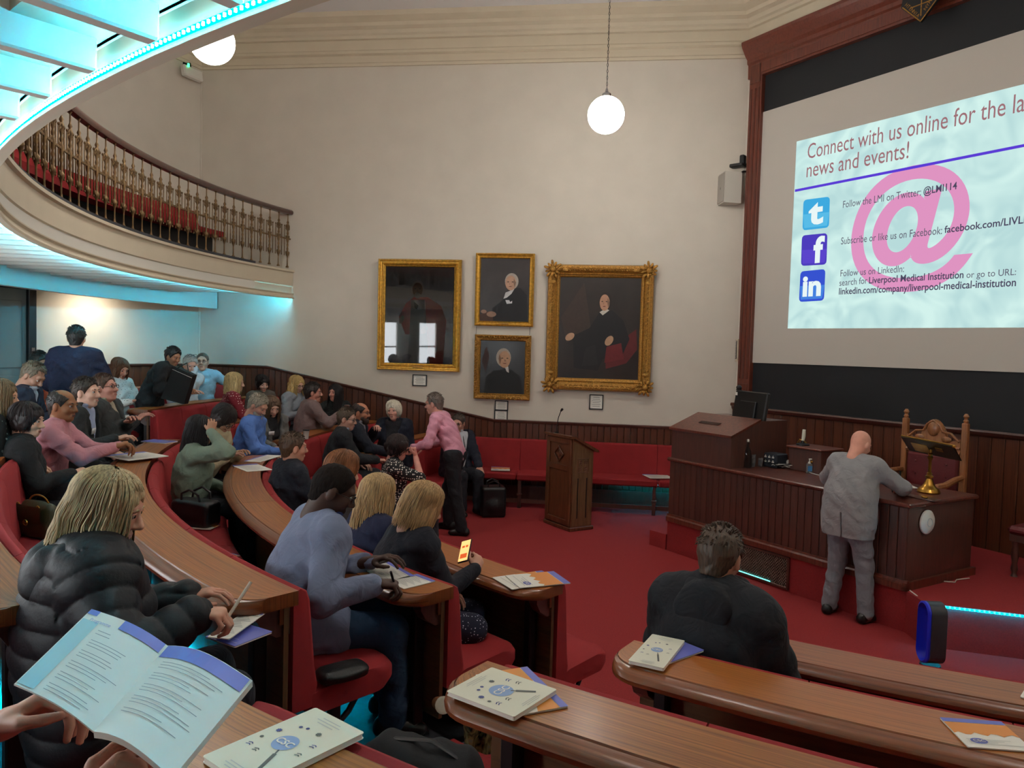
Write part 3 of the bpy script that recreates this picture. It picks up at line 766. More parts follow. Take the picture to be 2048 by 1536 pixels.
mb = MB(); mb.tube([(e[0]*.85, e[1]*.85, e[2]*.93), (e[0]*1.1, e[1], e[2]*1.0), (e[0]*1.35, e[1]*1.1, e[2]*1.02)], [.012, .017, .014], 8); mb.build('capsule', M_BLACK, t, local=True, smooth=True)
# ================================================================== text helper
def text_mesh(s, mat_, size=1.0, bold=0.0, extrude=0.0, align='LEFT', res=3):
    cu = bpy.data.curves.new('lettering', 'FONT'); cu.body = s; cu.size = size; cu.offset = bold; cu.extrude = extrude; cu.align_x = align; cu.resolution_u = res
    o = bpy.data.objects.new('lettering', cu); COL.objects.link(o)
    me = bpy.data.meshes.new_from_object(o.evaluated_get(bpy.context.evaluated_depsgraph_get()))
    bpy.data.objects.remove(o); bpy.data.curves.remove(cu); me.name = 'lettering'
    me.materials.clear(); me.materials.append(mat_); return me
def mesh_bounds(me):
    a = np.array([v.co[:] for v in me.vertices]) if len(me.vertices) else np.zeros((1, 3)); return a.min(0), a.max(0)

# ================================================================== screen wall
def swm(t, off, z): return SW.mat(t, off, z)
tl0, zwt = SW.px(1520, 227, .03); tl1, zwb = SW.px(1497, 725, .03)
t_p0 = SW.px(1489, 400, .10)[0]; t_p1 = SW.px(1513, 400, .10)[0]; t_w0 = (SW.px(1520, 300, .03)[0]+SW.px(1497, 700, .03)[0])/2
pw_ = t_p1-t_p0; SWL = 5.24
zptop = SW.px(1490, 128, .10)[1]
def board(name, t0, t1, z0, z1, off, th, m, kind='structure'):
    mb = MB(); mb.box((0, 0, 0), (t1-t0, th, z1-z0)); o = mb.build(name, m, local=True)
    o.matrix_world = swm((t0+t1)/2, off, (z0+z1)/2); return o
zbt = zptop-.22
o = board('blackboard', t_p1-.02, SWL-t_p1+.02, Z3+.05, zbt, .012, .02, M_BOARD); tag(o, 'huge black board filling the stage wall behind the white screen', 'board')
o = board('projection_screen', t_w0, SWL-t_w0, zwb, zwt, .034, .014, M_SCREEN); tag(o, 'large white projection screen hanging on the black board', 'screen')
fr = tag(empty('trim_screen_surround', mat=swm(SWL/2, 0, 0)), kind='structure')
for sx in (-1, 1):
    xc = sx*(SWL/2-(t_p0+t_p1)/2)
    mb = MB(); mb.box((xc, -.05, (Z3+zptop)/2), (pw_, .10, zptop-Z3), bev=.008); o = mb.build('pilaster', M_MAHO, fr, local=True)
    mb = MB()
    for dx in (-.32, 0, .32): mb.box((xc+dx*pw_, -.104, (Z3+.45+zptop-.4)/2), (pw_*.16, .012, zptop-Z3-.85), bev=.004)
    mb.box((xc, -.105, Z3+.22), (pw_*.8, .014, .32), bev=.005); mb.box((xc, -.105, zptop-.2), (pw_*.8, .014, .26), bev=.005); mb.ball((xc, -.11, Z3+.22), (.06, .015, .08), 10, 6)
    mb.build('fluting', M_MAHO, o, local=True)
    mb = MB(); mb.box((xc, -.06, Z3/2+.04), (pw_+.10, .12, Z3+.08), bev=.008); mb.box((xc, -.065, Z3+.07), (pw_+.16, .15, .05), bev=.012); mb.build('pedestal', M_WAIN, fr, local=True)
mb = MB(); Mx = Matrix(((0, 0, 1, 0), (-1, 0, 0, 0), (0, 1, 0, 0), (0, 0, 0, 1)))
mb.prism([(0, zptop-.24), (.10, zptop-.24), (.105, zptop-.05), (.13, zptop-.03), (.13, zptop+.02), (.17, zptop+.06), (.24, zptop+.16), (.26, zptop+.20), (.26, zptop+.24), (0, zptop+.24)], -SWL/2+t_p0-.03, SWL/2-t_p0+.03, M=Mx)
mb.build('entablature', M_MAHO, fr, local=True)
mb = MB()
mb.box((0, -.108, zptop-.145), (SWL-2*t_p1, .012, .13), bev=.004); mb.build('entablature_panel', M_MAHO, fr, local=True)
# diamond crest high on the frame
tc_, zc_ = SW.px(1843, 8, .30)
cs = thing('crest', 'dark diamond crest with gilt lettering on the top of the screen frame', 'crest', mat=swm(tc_, .27, zc_))
mb = MB(); mb.prism([(0, -.20), (.24, 0.04), (.2, .3), (-.2, .3), (-.24, .04)], 0, .03, M=Matrix(((1, 0, 0, 0), (0, 0, -1, 0), (0, 1, 0, 0), (0, 0, 0, 1)))); mb.build('shield', M_BLACK, cs, local=True)
mb = MB()
for p, q in (((0, -.19), (.22, .04)), ((0, -.19), (-.22, .04)), ((0, -.13), (0, .26)), ((-.12, .0), (.12, .0))): mb.tube([(p[0], -.033, p[1]), (q[0], -.033, q[1])], .006, 4)
mb.build('gilt_lines', M_GOLD2, cs, local=True)
for s_, x, z, r_ in (('HTENNIA', -.115, -.045, rad(50)), ('NYHW', .10, -.035, rad(-50)), ('CO', -.07, .08, 0), ('DE', .07, .08, 0)):
    for li, ch in enumerate(s_):
        me = text_mesh(ch, M_GOLD2, .055, align='CENTER'); o = child('lettering', me, cs); o.matrix_local = tr(x, -.035, z) @ rotx(math.pi/2) @ rotz(-r_) @ tr((li-(len(s_)-1)/2)*.036, 0, 0)
# projected slide ---------------------------------------------------
SO = .046
def sq(px, py): t, z = SW.px(px, py, SO); return np.array([t, z])
q00, q01, q10, q11 = sq(1575, 657), sq(1593, 283), sq(2048, 655), sq(2048, 168)
ext = 1.62
q10 = q00+(q10-q00)*ext; q11 = q01+(q11-q01)*ext
def slide_mat():
    m = bpy.data.materials.new('projected_slide'); m.use_nodes = True; nt = m.node_tree; nt.nodes.clear(); Lk = nt.links.new; N = nt.nodes
    tc = N.new('ShaderNodeTexCoord'); n = N.new('ShaderNodeTexNoise'); n.inputs['Scale'].default_value = 1.5; n.inputs['Distortion'].default_value = 2.2; n.inputs['Detail'].default_value = 1.5
    Lk(tc.outputs['Object'], n.inputs['Vector']); cr = N.new('ShaderNodeValToRGB'); cr.color_ramp.elements[0].position = .35; cr.color_ramp.elements[1].position = .65
    cr.color_ramp.elements[0].color = (*lin((186, 222, 222)), 1); cr.color_ramp.elements[1].color = (*lin((214, 246, 240)), 1); Lk(n.outputs[0], cr.inputs[0])
    e = N.new('ShaderNodeEmission'); e.inputs[1].default_value = SLIDE_E; Lk(cr.outputs[0], e.inputs[0]); o = N.new('ShaderNodeOutputMaterial'); Lk(e.outputs[0], o.inputs[0]); return m
SLIDE_E = .64
def lit(name, c): return glow('slide_'+name, lin(c), SLIDE_E, True)
so = swm(0, SO, 0)
sl = thing('projected_slide', 'bright projected slide with pink at sign and social media lines', 'slide', mat=swm(float((q00+q10)[0]/2), SO-.005, float(q00[1])))
sx0, sz0 = float((q00+q10)[0]/2), float(q00[1])
def flat(name, polys, m, layer, smooth=False):
    mb = MB()
    for P in polys:
        n = len(P); mb.add([(p[0]-sx0, -.002*layer, p[1]-sz0) for p in P], [tuple(range(n))])
    return mb.build(name, m, sl, local=True, recalc=False)
flat('light_field', [[q00, q10, q11, q01]], slide_mat(), 1)
# big at sign
import itertools
me = text_mesh('@', lit('pink', (226, 150, 196)), 1.0, bold=.018, res=14); lo, hi = mesh_bounds(me)
c00, c11 = sq(1697, 590), sq(1957, 305); o = child('at_sign', me, sl)
o.matrix_local = tr(c00[0]-sx0, -.004, c00[1]-sz0) @ rotx(math.pi/2) @ Matrix.Diagonal(((c11[0]-c00[0])/(hi[0]-lo[0]), (c11[1]-c00[1])/(hi[1]-lo[1]), 1, 1)) @ tr(-lo[0], -lo[1], 0)
def line(s, p0, p1, hpx, col, bold=0.0, layer=4, ref=None):
    """text whose baseline runs from pixel p0 to p1 on the wall plane"""
    a, b = sq(*p0), sq(*p1); me = text_mesh(s, lit(col, {'dark': (96, 92, 110), 'rose': (160, 112, 118), 'navy': (78, 72, 96)}[col]), 1.0, bold=bold); lo, hi = mesh_bounds(me if ref is None else text_mesh(ref, M_BLACK, 1.0, bold=bold))
    d = b-a; L_ = np.linalg.norm(d); ang = math.atan2(d[1], d[0]); k = L_/(hi[0]-lo[0]); hh = sq(p0[0], p0[1]-hpx)[1]-a[1]; kz = hh/.70
    o = child('lettering', me, sl); o.matrix_local = tr(a[0]-sx0, -.002*layer, a[1]-sz0) @ rotx(math.pi/2) @ rotz(ang) @ Matrix.Diagonal((k, kz, 1, 1)) @ tr(-lo[0], 0, 0); return o
line('Connect with us online for the latest', (1615, 318), (2049, 222), 30, 'rose', ref='Connect with us online for the la')
line('news and events!', (1613, 355), (1817, 316), 30, 'rose')
line('Follow the LMI on Twitter:', (1686, 416), (1842, 391), 14, 'dark')
line('@LMI114', (1847, 389), (1914, 378), 14, 'navy', .015)
line('Subscribe or like us on Facebook:', (1682, 489), (1884, 468), 14, 'dark')
line('facebook.com/LIVLMI', (1889, 466), (2068, 444), 14, 'navy', .015)
line('Follow us on LinkedIn:', (1681, 553), (1808, 544), 13, 'dark')
line('search for', (1679, 572), (1735, 567), 13, 'dark'); line('Liverpool Medical Institution', (1738, 567), (1927, 556), 13, 'navy', .015); line('or go to URL:', (1933, 556), (2032, 550), 13, 'dark')
line('linkedin.com/company/liverpool-medical-institution', (1678, 589), (2032, 572), 13, 'navy', .015)
a, b, c, d = sq(1590, 379), sq(1590, 384), sq(2048, 288), sq(2048, 294)
flat('rule', [[b, b+(d-b)*ext, a+(c-a)*ext, a]], lit('violet', (92, 62, 214)), 3)
def icon(name, corners, col, glyph, gcol, gs, hl):
    P = [sq(*p) for p in corners]; cen = sum(P)/4; poly = []
    for i in range(4):
        p, pr, nx = P[i], P[i-1], P[(i+1) % 4]
        for f_ in (0, .3, .7, 1.0):
            e0 = p+(pr-p)*.13; e1 = p+(nx-p)*.13; poly.append(e0*(1-f_)**2+2*f_*(1-f_)*p+e1*f_**2)
    flat(name, [poly], lit(name, col), 3)
    flat(name+'_highlight', [[P[3]*.5+P[0]*.5+(cen-P[0])*.04, P[2]*.5+P[1]*.5, P[1]+(cen-P[1])*.14, P[0]+(cen-P[0])*.14]], lit(name+'_hl', hl), 4)
    me = text_mesh(glyph, lit(gcol, {'white': (236, 250, 250), 'ice': (190, 240, 244)}[gcol]), 1.0, bold=.04); lo, hi = mesh_bounds(me)
    u = (P[1]-P[0])*gs[0]; v = (P[3]-P[0])*gs[1]; o = child('lettering', me, sl); c0 = P[0]+(P[1]-P[0])*gs[2]+(P[3]-P[0])*gs[3]
    o.matrix_local = tr(c0[0]-sx0, -.0105, c0[1]-sz0) @ rotx(math.pi/2) @ Matrix.Diagonal((np.linalg.norm(u)/(hi[0]-lo[0]), np.linalg.norm(v)/(hi[1]-lo[1]), 1, 1)) @ tr(-lo[0], -lo[1], 0)
icon('sky_icon', [(1605, 461), (1658, 455), (1660, 393), (1607, 400)], (64, 172, 226), 't', 'white', (.56, .72, .22, .13), (90, 190, 234))
icon('blue_icon', [(1602, 532), (1653, 529), (1655, 466), (1604, 471)], (78, 62, 190), 'f', 'white', (.42, .86, .48, .06), (92, 70, 206))
icon('link_icon', [(1598, 604), (1648, 601), (1651, 538), (1601, 543)], (56, 84, 210), 'in', 'white', (.74, .66, .13, .16), (70, 132, 226))
# ------------------------------------------------------------------ speaker, small camera, vent beside the frame
tt, zz = SW.px(1460, 378, .22)
t = thing('loudspeaker', 'white wall loudspeaker beside the screen frame', 'speaker', mat=swm(tt, 0, zz))
Ms = tr(0, -.22, 0) @ rotz(rad(-28))
mb = MB(); mb.prism([(-.15, -.13), (.15, -.13), (.11, .13), (-.11, .13)], -.22, .22, M=Ms); mb.build('cabinet', mat('pale_plastic', (206, 200, 188), .5), t, local=True)
mb = MB(); mb.box(tuple((Ms @ Vector((0, -.135, 0)))), (.27, .012, .41), Ms.to_3x3().to_4x4(), bev=.005); mb.build('grille', mat('grille_mesh', (176, 170, 160), .6, bump=.6, bscale=900), t, local=True)
mb = MB(); mb.box(tuple((Ms @ Vector((0, -.143, 0)))), (.025, .004, .03), Ms.to_3x3().to_4x4()); mb.build('badge', M_CHROME, t, local=True)
mb = MB(); mb.tube([(.0, -.1, .2), (.08, -.05, .26), (.12, 0, .26)], .015, 6); mb.build('bracket', M_BLACK, t, local=True)
tt2, zz2 = SW.px(1474, 327, .15)
t = thing('wall_camera', 'small black box camera above the white loudspeaker', 'camera', mat=swm(tt2, 0, zz2))
mb = MB(); mb.box((0, -.14, -.03), (.20, .12, .05), rotz(.3), bev=.01); mb.build('body', M_BLACK, t, local=True)
mb = MB(); mb.box((.06, -.10, .05), (.07, .08, .13), rotz(.2), bev=.012); mb.build('head', M_BLACK, t, local=True)
mb = MB(); mb.box((.04, -.03, -.02), (.05, .06, .05)); mb.build('mount', M_BLACK, t, local=True)
ta, za = SW.px(1448, 680, .02); tb_, zb_ = SW.px(1474, 719, .02)
t = thing('air_vent', 'black slatted air vent low on the wall beside the screen frame', 'vent', mat=swm((ta+tb_)/2, 0, zb_)); vw, vh = tb_-ta, za-zb_
mb = MB(); mb.box((0, -.006, vh/2), (vw, .008, vh)); mb.build('backing', M_BLACK, t, local=True)
mb = MB()
for x in (-vw/2, vw/2): mb.box((x, -.012, vh/2), (.015, .02, vh+.03))
for z in (0, vh): mb.box((0, -.012, z), (vw, .02, .015))
mb.build('frame', M_TRIM, t, local=True)
sm_ = MB().box((0, 0, 0), (vw, .016, .004), rotx(.5)).mesh('slat', mat('slat_grey', (60, 60, 60), .5))
for i in range(11): child('slat', sm_, t, (0, -.014, vh*(i+.7)/12))
mb = MB(); mb.box((0, -.01, -.02), (vw+.08, .02, .02)); mb.build('sill', M_TRIM, t, local=True)

# ================================================================== portraits
def skin(n, c): return mat('canvas_'+n, c, .6, noise=.1, nscale=20)
def ell(cx, cz, rx, rz, n=20, a=0.0): return [(cx+rx*math.cos(q)*math.cos(a)-rz*math.sin(q)*math.sin(a), cz+rx*math.cos(q)*math.sin(a)+rz*math.sin(q)*math.cos(a)) for q in (2*math.pi*i/n for i in range(n))]
def painting(corners, fw, label, figure, style, gold=M_GOLD, glass=False, off=.05):
    P = [np.array(PW.px(*p, off)) for p in corners]; cen = sum(P)/4
    wd = (np.linalg.norm(P[1]-P[0])+np.linalg.norm(P[2]-P[3]))/2; h = (np.linalg.norm(P[3]-P[0])+np.linalg.norm(P[2]-P[1]))/2
    t = thing('framed_portrait', label, 'painting', mat=PW.mat(cen[0], .02, cen[1]-h/2) @ rotx(rad(1.0)), group='oil portraits on the wall')
    prof = {'plain': [(0, 0), (0, .05), (.12, .075), (.25, .07), (.32, .05), (.5, .045), (.62, .058), (.72, .05), (.8, .035), (.9, .03), (1, .018), (1, 0)],
            'slim': [(0, 0), (0, .045), (.2, .06), (.4, .045), (.7, .035), (.85, .04), (1, .02), (1, 0)],
            'ornate': [(0, 0), (0, .05), (.1, .09), (.3, .10), (.5, .08), (.68, .05), (.75, .06), (.82, .045), (.9, .04), (1, .02), (1, 0)]}[style]
    for i in range(4):
        ln, dp = (wd, h) if i % 2 == 0 else (h, wd); mb = MB(); vs = []
        for sx in (-1, 1):
            for d, q in prof: vs.append((sx*(ln/2-d*fw), -q, -dp/2+d*fw))
        n = len(prof); fs = [(j, j+1, n+j+1, n+j) for j in range(n-1)]+[tuple(range(n)), tuple(range(2*n-1, n-1, -1))]
        Mr = tr(0, 0, h/2) @ roty(math.pi/2*i)
        mb.add([Mr @ Vector(v) for v in vs], fs); o = mb.build('frame_rail', gold, t, local=True)
        if style == 'ornate' or gold is M_GOLD2:
            mo = MB(); k = int((ln-2*fw)/.038); rnd = random.Random(i+int(wd*100))
            for a in range(k):
                x = -(ln-2*fw)/2+(a+.5)*(ln-2*fw)/k; s_ = 1 if a % 2 else -1; dz = -dp/2+fw*.33
                mo.ball((x, -.09, dz+s_*fw*.12), (.022, .016, .011), 6, 4, M=roty(s_*.7)); mo.ball((x+.01, -.098, dz-s_*fw*.10), (.012, .012, .008), 6, 4)
                mo.ball((x, -.062, -dp/2+fw*.76), (.011, .008, .006), 5, 3)
            tag(child('carved_leaves', mo.mesh('carved_leaves', gold, True, recalc=False), o), kind='stuff').matrix_local = Mr
    if style == 'ornate':
        for sx in (-1, 1):
            for sz in (0, 1):
                mo = MB(); cx, cz = sx*(wd/2-fw*.42), (h-fw*.42 if sz else fw*.42); mo.ball((cx, -.10, cz), (.05, .04, .05), 10, 6)
                for a in range(11):
                    q = 2*math.pi*a/11; rr = fw*(.55 if a % 2 else .42); mo.ball((cx+rr*math.cos(q), -.09-.01*(a % 3), cz+rr*math.sin(q)), (.045, .022, .022), 6, 4, M=roty(-q))
                for a in range(8):
                    q = 2*math.pi*a/8+.3; mo.ball((cx+.065*math.cos(q), -.115, cz+.065*math.sin(q)), (.024, .016, .014), 6, 4, M=roty(-q))
                for d in (-1, 1):
                    mo.ball((cx-sx*fw*1.0*(d < 0), -.095, cz-(fw*1.0 if d > 0 else 0)*(1 if sz else -1)), (.05, .02, .03), 6, 4)
                mo.build('corner_cartouche', gold, t, local=True, smooth=True, recalc=False)
    iw, ih = wd-2*fw, h-2*fw
    mb = MB(); mb.add([(-iw/2, -.014, fw), (iw/2, -.014, fw), (iw/2, -.014, fw+ih), (-iw/2, -.014, fw+ih)], [(0, 1, 2, 3)])
    mb.box((0, -.003, h/2), (wd-fw, .006, h-fw)); cv = mb.build('canvas', mat('canvas_ground', figure[0], .35 if not glass else .5, noise=.35, nscale=3, bump=.1, bscale=200, coat=.15), t, local=True)
    for li, (nm, col, poly) in enumerate(figure[1]):
        mb = MB(); y = -.0146-.0004*li; mb.add([((x-.5)*iw, y, fw+z*ih) for x, z in poly], [tuple(range(len(poly)))]); mb.build(nm, skin(nm, col), cv, local=True, recalc=False)
    if glass:
        mb = MB(); mb.box((0, -.0215, h/2), (iw+.01, .002, ih+.01)); gm = mat('picture_glass', (255, 255, 255), .02, trans=1.0); mb.build('glass', gm, t, local=True)
    mb = MB(); mb.box((0, -.055, fw*.55), (min(.16, iw*.2), .01, fw*.35), bev=.003); mb.build('name_plate', M_GOLD2, t, local=True)
    return t
def face(cx, cz, rx, rz, c, hair, turn=0, beard=False):
    L = [('hair', hair, ell(cx, cz+rz*.15, rx*1.12, rz*1.05)), ('face', c, ell(cx+turn*rx*.15, cz-rz*.05, rx*.88, rz*.95))]
    sh = tuple(int(x*.45) for x in c)
    for s_ in (-1, 1): L.append(('eye', sh, ell(cx+s_*rx*.38+turn*rx*.2, cz+rz*.08, rx*.17, rz*.07, 8)))
    L += [('nose', tuple(int(x*.72) for x in c), [(cx+turn*rx*.25-rx*.1, cz+rz*.02), (cx+turn*rx*.35+rx*.08, cz-rz*.25), (cx+turn*rx*.25-rx*.12, cz-rz*.28)]), ('mouth', (int(c[0]*.62), int(c[1]*.42), int(c[2]*.42)), ell(cx+turn*rx*.2, cz-rz*.5, rx*.28, rz*.05, 8))]
    if beard: L.append(('beard', hair, ell(cx, cz-rz*.85, rx*.55, rz*.42)))
    L.append(('shade', tuple(int(x*.7) for x in c), [(cx-turn*rx*.5-rx*.15, cz+rz*.5), (cx-turn*rx*.75, cz), (cx-turn*rx*.5, cz-rz*.6), (cx-turn*rx*.3, cz)]))
    return L
fig1 = ((40, 34, 30), [('robe', (150, 40, 34), [(.2, .48), (.3, .62), (.42, .69), (.62, .69), (.82, .6), (.9, .45), (.86, .0), (.66, .0), (.62, .3), (.5, .3), (.3, .3)]), ('coat', (18, 17, 18), [(.38, .66), (.58, .66), (.62, .3), (.64, .0), (.34, .0), (.36, .3)]), ('shirt', (188, 186, 180), [(.42, .64), (.49, .60), (.46, .56), (.43, .58)]),
    ('hand', (120, 86, 66), ell(.58, .35, .06, .035, a=.5)), ('hand', (110, 78, 60), ell(.24, .45, .05, .03, a=.9))]+face(.47, .77, .085, .075, (196, 146, 112), (70, 54, 44), 0, True))
fig2 = ((44, 36, 34), [('chair', (70, 44, 34), [(.0, .1), (.2, .16), (.3, .12), (.3, 0), (0, 0)]), ('coat', (22, 22, 26), [(.28, .0), (.25, .2), (.5, .36), (.62, .52), (.82, .54), (.96, .42), (1, 0)]), ('shirt', (196, 194, 192), [(.48, .36), (.52, .46), (.70, .52), (.64, .44), (.55, .38)]), ('kerchief', (210, 210, 212), [(.52, .34), (.55, .28), (.66, .29), (.66, .33), (.62, .31), (.6, .34)]), ('hand', (150, 118, 98), ell(.24, .11, .1, .045)), ('hand', (140, 108, 90), ell(.08, .15, .06, .03))]+face(.64, .62, .125, .125, (186, 146, 120), (170, 160, 148), -1))
fig3 = ((18, 14, 12), [('drape', (52, 32, 26), [(.02, .6), (.12, .9), (.2, .7), (.12, .4)]), ('coat', (9, 9, 10), [(.1, 0), (.12, .3), (.3, .44), (.7, .46), (.9, .34), (.97, 0)]), ('shirt', (190, 188, 182), [(.55, .5), (.63, .52), (.65, .40), (.6, .42)]), ('tie', (20, 20, 24), [(.5, .46), (.58, .48), (.57, .42), (.5, .42)])]+face(.52, .66, .15, .17, (176, 136, 106), (160, 150, 136), 1))
fig4 = ((40, 30, 26), [('sky', (62, 48, 42), [(.02, .6), (.3, .95), (.4, .5), (.1, .35)]), ('chair', (92, 24, 26), [(.6, .1), (.58, .3), (.8, .4), (.96, .5), (.98, .3), (.85, .16)]), ('robe', (24, 23, 26), [(.2, .1), (.18, .42), (.38, .5), (.5, .66), (.66, .68), (.8, .58), (.88, .4), (.8, .24), (.56, .2), (.5, .08)]), ('cushion', (104, 26, 30), [(.58, .16), (.6, .32), (.78, .36), (.82, .2)]), ('collar', (200, 194, 182), [(.5, .66), (.54, .63), (.62, .68), (.58, .7)]), ('hand', (186, 148, 118), ell(.14, .41, .06, .035, a=.4)), ('hand', (176, 138, 108), ell(.63, .38, .06, .04, a=.7)), ('leg', (34, 32, 34), [(.3, .12), (.34, .3), (.46, .34), (.5, .14)])]+face(.57, .76, .07, .085, (186, 140, 112), (40, 28, 24), -1))
painting([(757, 518), (923, 520), (920, 744), (756, 739)], .115, 'large gilt framed portrait of a bearded man in a red robe behind glass', fig1, 'plain', glass=True)
painting([(953, 506), (1070, 508), (1066, 654), (949, 651)], .075, 'gilt framed portrait of a seated man in dark suit, upper of the middle pair', fig2, 'slim')
painting([(950, 669), (1062, 671), (1060, 801), (948, 797)], .09, 'ornate gilt framed portrait of a moustached man in black, lower of the middle pair', fig3, 'slim', gold=M_GOLD2)
painting([(1097, 529), (1309, 532), (1300, 785), (1090, 779)], .185, 'largest ornate gilt framed portrait of a seated man with a red cushion', fig4, 'ornate', gold=M_GOLD2)
mb = MB()
for x in (953, 1060):
    a, b = PW.px(x, 653, .03), PW.px(x-1, 670, .03); mb.tube([PW.pt(a[0], .03, a[1]), PW.pt(b[0], .03, b[1])], .003, 4)
tag(mb.build('picture_wires', M_BLACK), 'pair of thin wires between the upper and lower middle portraits', 'wire')
for nm, cs_ in (('below the glazed red robe portrait', [(826, 750), (853, 750), (853, 771), (826, 771)]), ('upper of the two below the moustached portrait', [(991, 802), (1016, 802), (1015, 820), (990, 820)]), ('lower of the two below the moustached portrait', [(990, 821), (1015, 821), (1014, 841), (989, 841)]), ('below the largest portrait', [(1180, 790), (1206, 790), (1205, 818), (1179, 818)])):
    P = [np.array(PW.px(*p, .01)) for p in cs_]; wd = P[1][0]-P[0][0]; h = P[0][1]-P[3][1]; cen = sum(P)/4
    t = thing('caption_card', 'small framed caption card %s' % nm, 'card', mat=PW.mat(cen[0], .0, cen[1]-h/2), group='caption cards')
    mb = MB()
    for x in (-wd/2, wd/2): mb.box((x, -.012, h/2), (.014, .02, h+.014))
    for z in (0, h): mb.box((0, -.012, z), (wd, .02, .014))
    mb.build('frame', M_BLACK, t, local=True)
    mb = MB(); mb.box((0, -.006, h/2), (wd, .006, h)); cd = mb.build('card', M_PAPER, t, local=True)
    mb = MB()
    for i in range(6): mb.box((0, -.0095, h*(.82-.125*i)), (wd*(.5 if i == 0 else .66-.1*(i % 2)), .001, h*.03))
    mb.build('lines_of_print', mat('print_grey', (120, 118, 112), .8), cd, local=True)
# ================================================================== people: smooth implicit surfaces
def nrm(v): v = np.asarray(v, float); return v/(np.linalg.norm(v)+1e-12)
def cap(a, b, ra, rb=None, k=.03, ax=None, fs=1.0): return ('c', np.array(a, float), np.array(b, float), ra, ra if rb is None else rb, k, None if ax is None else nrm(ax), fs)
def ell3(c, r, k=.03, R=None): return ('e', np.array(c, float), np.array(r, float), k, np.eye(3) if R is None else np.array(R))   # R rows = axes
def rbox(c, hf, r, k=.02): return ('b', np.array(c, float), np.array(hf, float), k, r)
def prim_box(p):
    if p[0] == 'b': return p[1]-p[2], p[1]+p[2]
    if p[0] == 'c':
        m = max(p[3], p[4])*max(1, p[7]); return np.minimum(p[1], p[2])-m, np.maximum(p[1], p[2])+m
    m = np.abs(p[4].T)@p[2]; return p[1]-m, p[1]+m
def prim_eval(p, X, Y, Z):
    if p[0] == 'b':
        q = [np.abs(A_-p[1][i])-p[2][i]+p[4] for i, A_ in enumerate((X, Y, Z))]; return np.sqrt(sum(np.maximum(a, 0)**2 for a in q))+np.minimum(np.maximum(np.maximum(q[0], q[1]), q[2]), 0)-p[4]
    if p[0] == 'c':
        a, b, ra, rb = p[1], p[2], p[3], p[4]; d = b-a; L2 = d@d+1e-12
        x, y, z = X-a[0], Y-a[1], Z-a[2]; t = np.clip((x*d[0]+y*d[1]+z*d[2])/L2, 0, 1)
        x = x-t*d[0]; y = y-t*d[1]; z = z-t*d[2]
        if p[6] is not None:
            u = p[6]; q = (x*u[0]+y*u[1]+z*u[2])*(1/p[7]-1); x = x+q*u[0]; y = y+q*u[1]; z = z+q*u[2]
        return np.sqrt(x*x+y*y+z*z)-(ra+(rb-ra)*t)
    c, r, R = p[1], p[2], p[4]; x, y, z = X-c[0], Y-c[1], Z-c[2]
    u = (x*R[0, 0]+y*R[0, 1]+z*R[0, 2]); v = (x*R[1, 0]+y*R[1, 1]+z*R[1, 2]); w_ = (x*R[2, 0]+y*R[2, 1]+z*R[2, 2])
    k0 = np.sqrt((u/r[0])**2+(v/r[1])**2+(w_/r[2])**2); k1 = np.sqrt((u/r[0]**2)**2+(v/r[1]**2)**2+(w_/r[2]**2)**2)
    return k0*(k0-1)/(k1+1e-9)
def surf_nets(F, lo, h):
    ins = F < 0; s = ins.astype(np.int8)
    cell = sum(s[i:s.shape[0]-1+i, j:s.shape[1]-1+j, k:s.shape[2]-1+k] for i in (0, 1) for j in (0, 1) for k in (0, 1))
    act = (cell > 0) & (cell < 8); ijk = np.argwhere(act); n = len(ijk)
    idx = np.full(act.shape, -1, np.int64); idx[act] = np.arange(n)
    pos = np.zeros((n, 3)); cnt = np.zeros(n); I, J, K = ijk.T
    for ax in range(3):
        o1, o2 = [q for q in range(3) if q != ax]
        for a in (0, 1):
            for b in (0, 1):
                p0 = [I, J, K]; p0 = [q.copy() for q in p0]; p0[o1] = p0[o1]+a; p0[o2] = p0[o2]+b; p1 = [q.copy() for q in p0]; p1[ax] = p1[ax]+1
                f0 = F[tuple(p0)]; f1 = F[tuple(p1)]; m = (f0 < 0) != (f1 < 0)
                t = np.where(m, f0/np.where(m, f0-f1, 1), 0); q = np.stack(p0, 1).astype(float); q[:, ax] += t
                pos[m] += q[m]; cnt[m] += 1
    V = lo+h*pos/cnt[:, None]; faces = []
    for ax in range(3):
        o1, o2 = [q for q in range(3) if q != ax]
        sl0 = [slice(None)]*3; sl1 = [slice(None)]*3; sl0[ax] = slice(0, -1); sl1[ax] = slice(1, None)
        for o in (o1, o2): sl0[o] = slice(1, -1); sl1[o] = slice(1, -1)
        e0 = ins[tuple(sl0)]; e1 = ins[tuple(sl1)]; E = np.argwhere(e0 != e1)
        if len(E) == 0: continue
        sg = e0[tuple(E.T)]; E = E.copy(); E[:, o1] += 1; E[:, o2] += 1
        def cid(d1, d2): q = E.copy(); q[:, o1] += d1; q[:, o2] += d2; return idx[tuple(q.T)]
        q = np.stack([cid(-1, -1), cid(0, -1), cid(0, 0), cid(-1, 0)], 1)
        flip = sg if ax != 1 else ~sg
        q[~flip] = q[~flip][:, ::-1]; faces.append(q)
    return V, np.concatenate(faces)
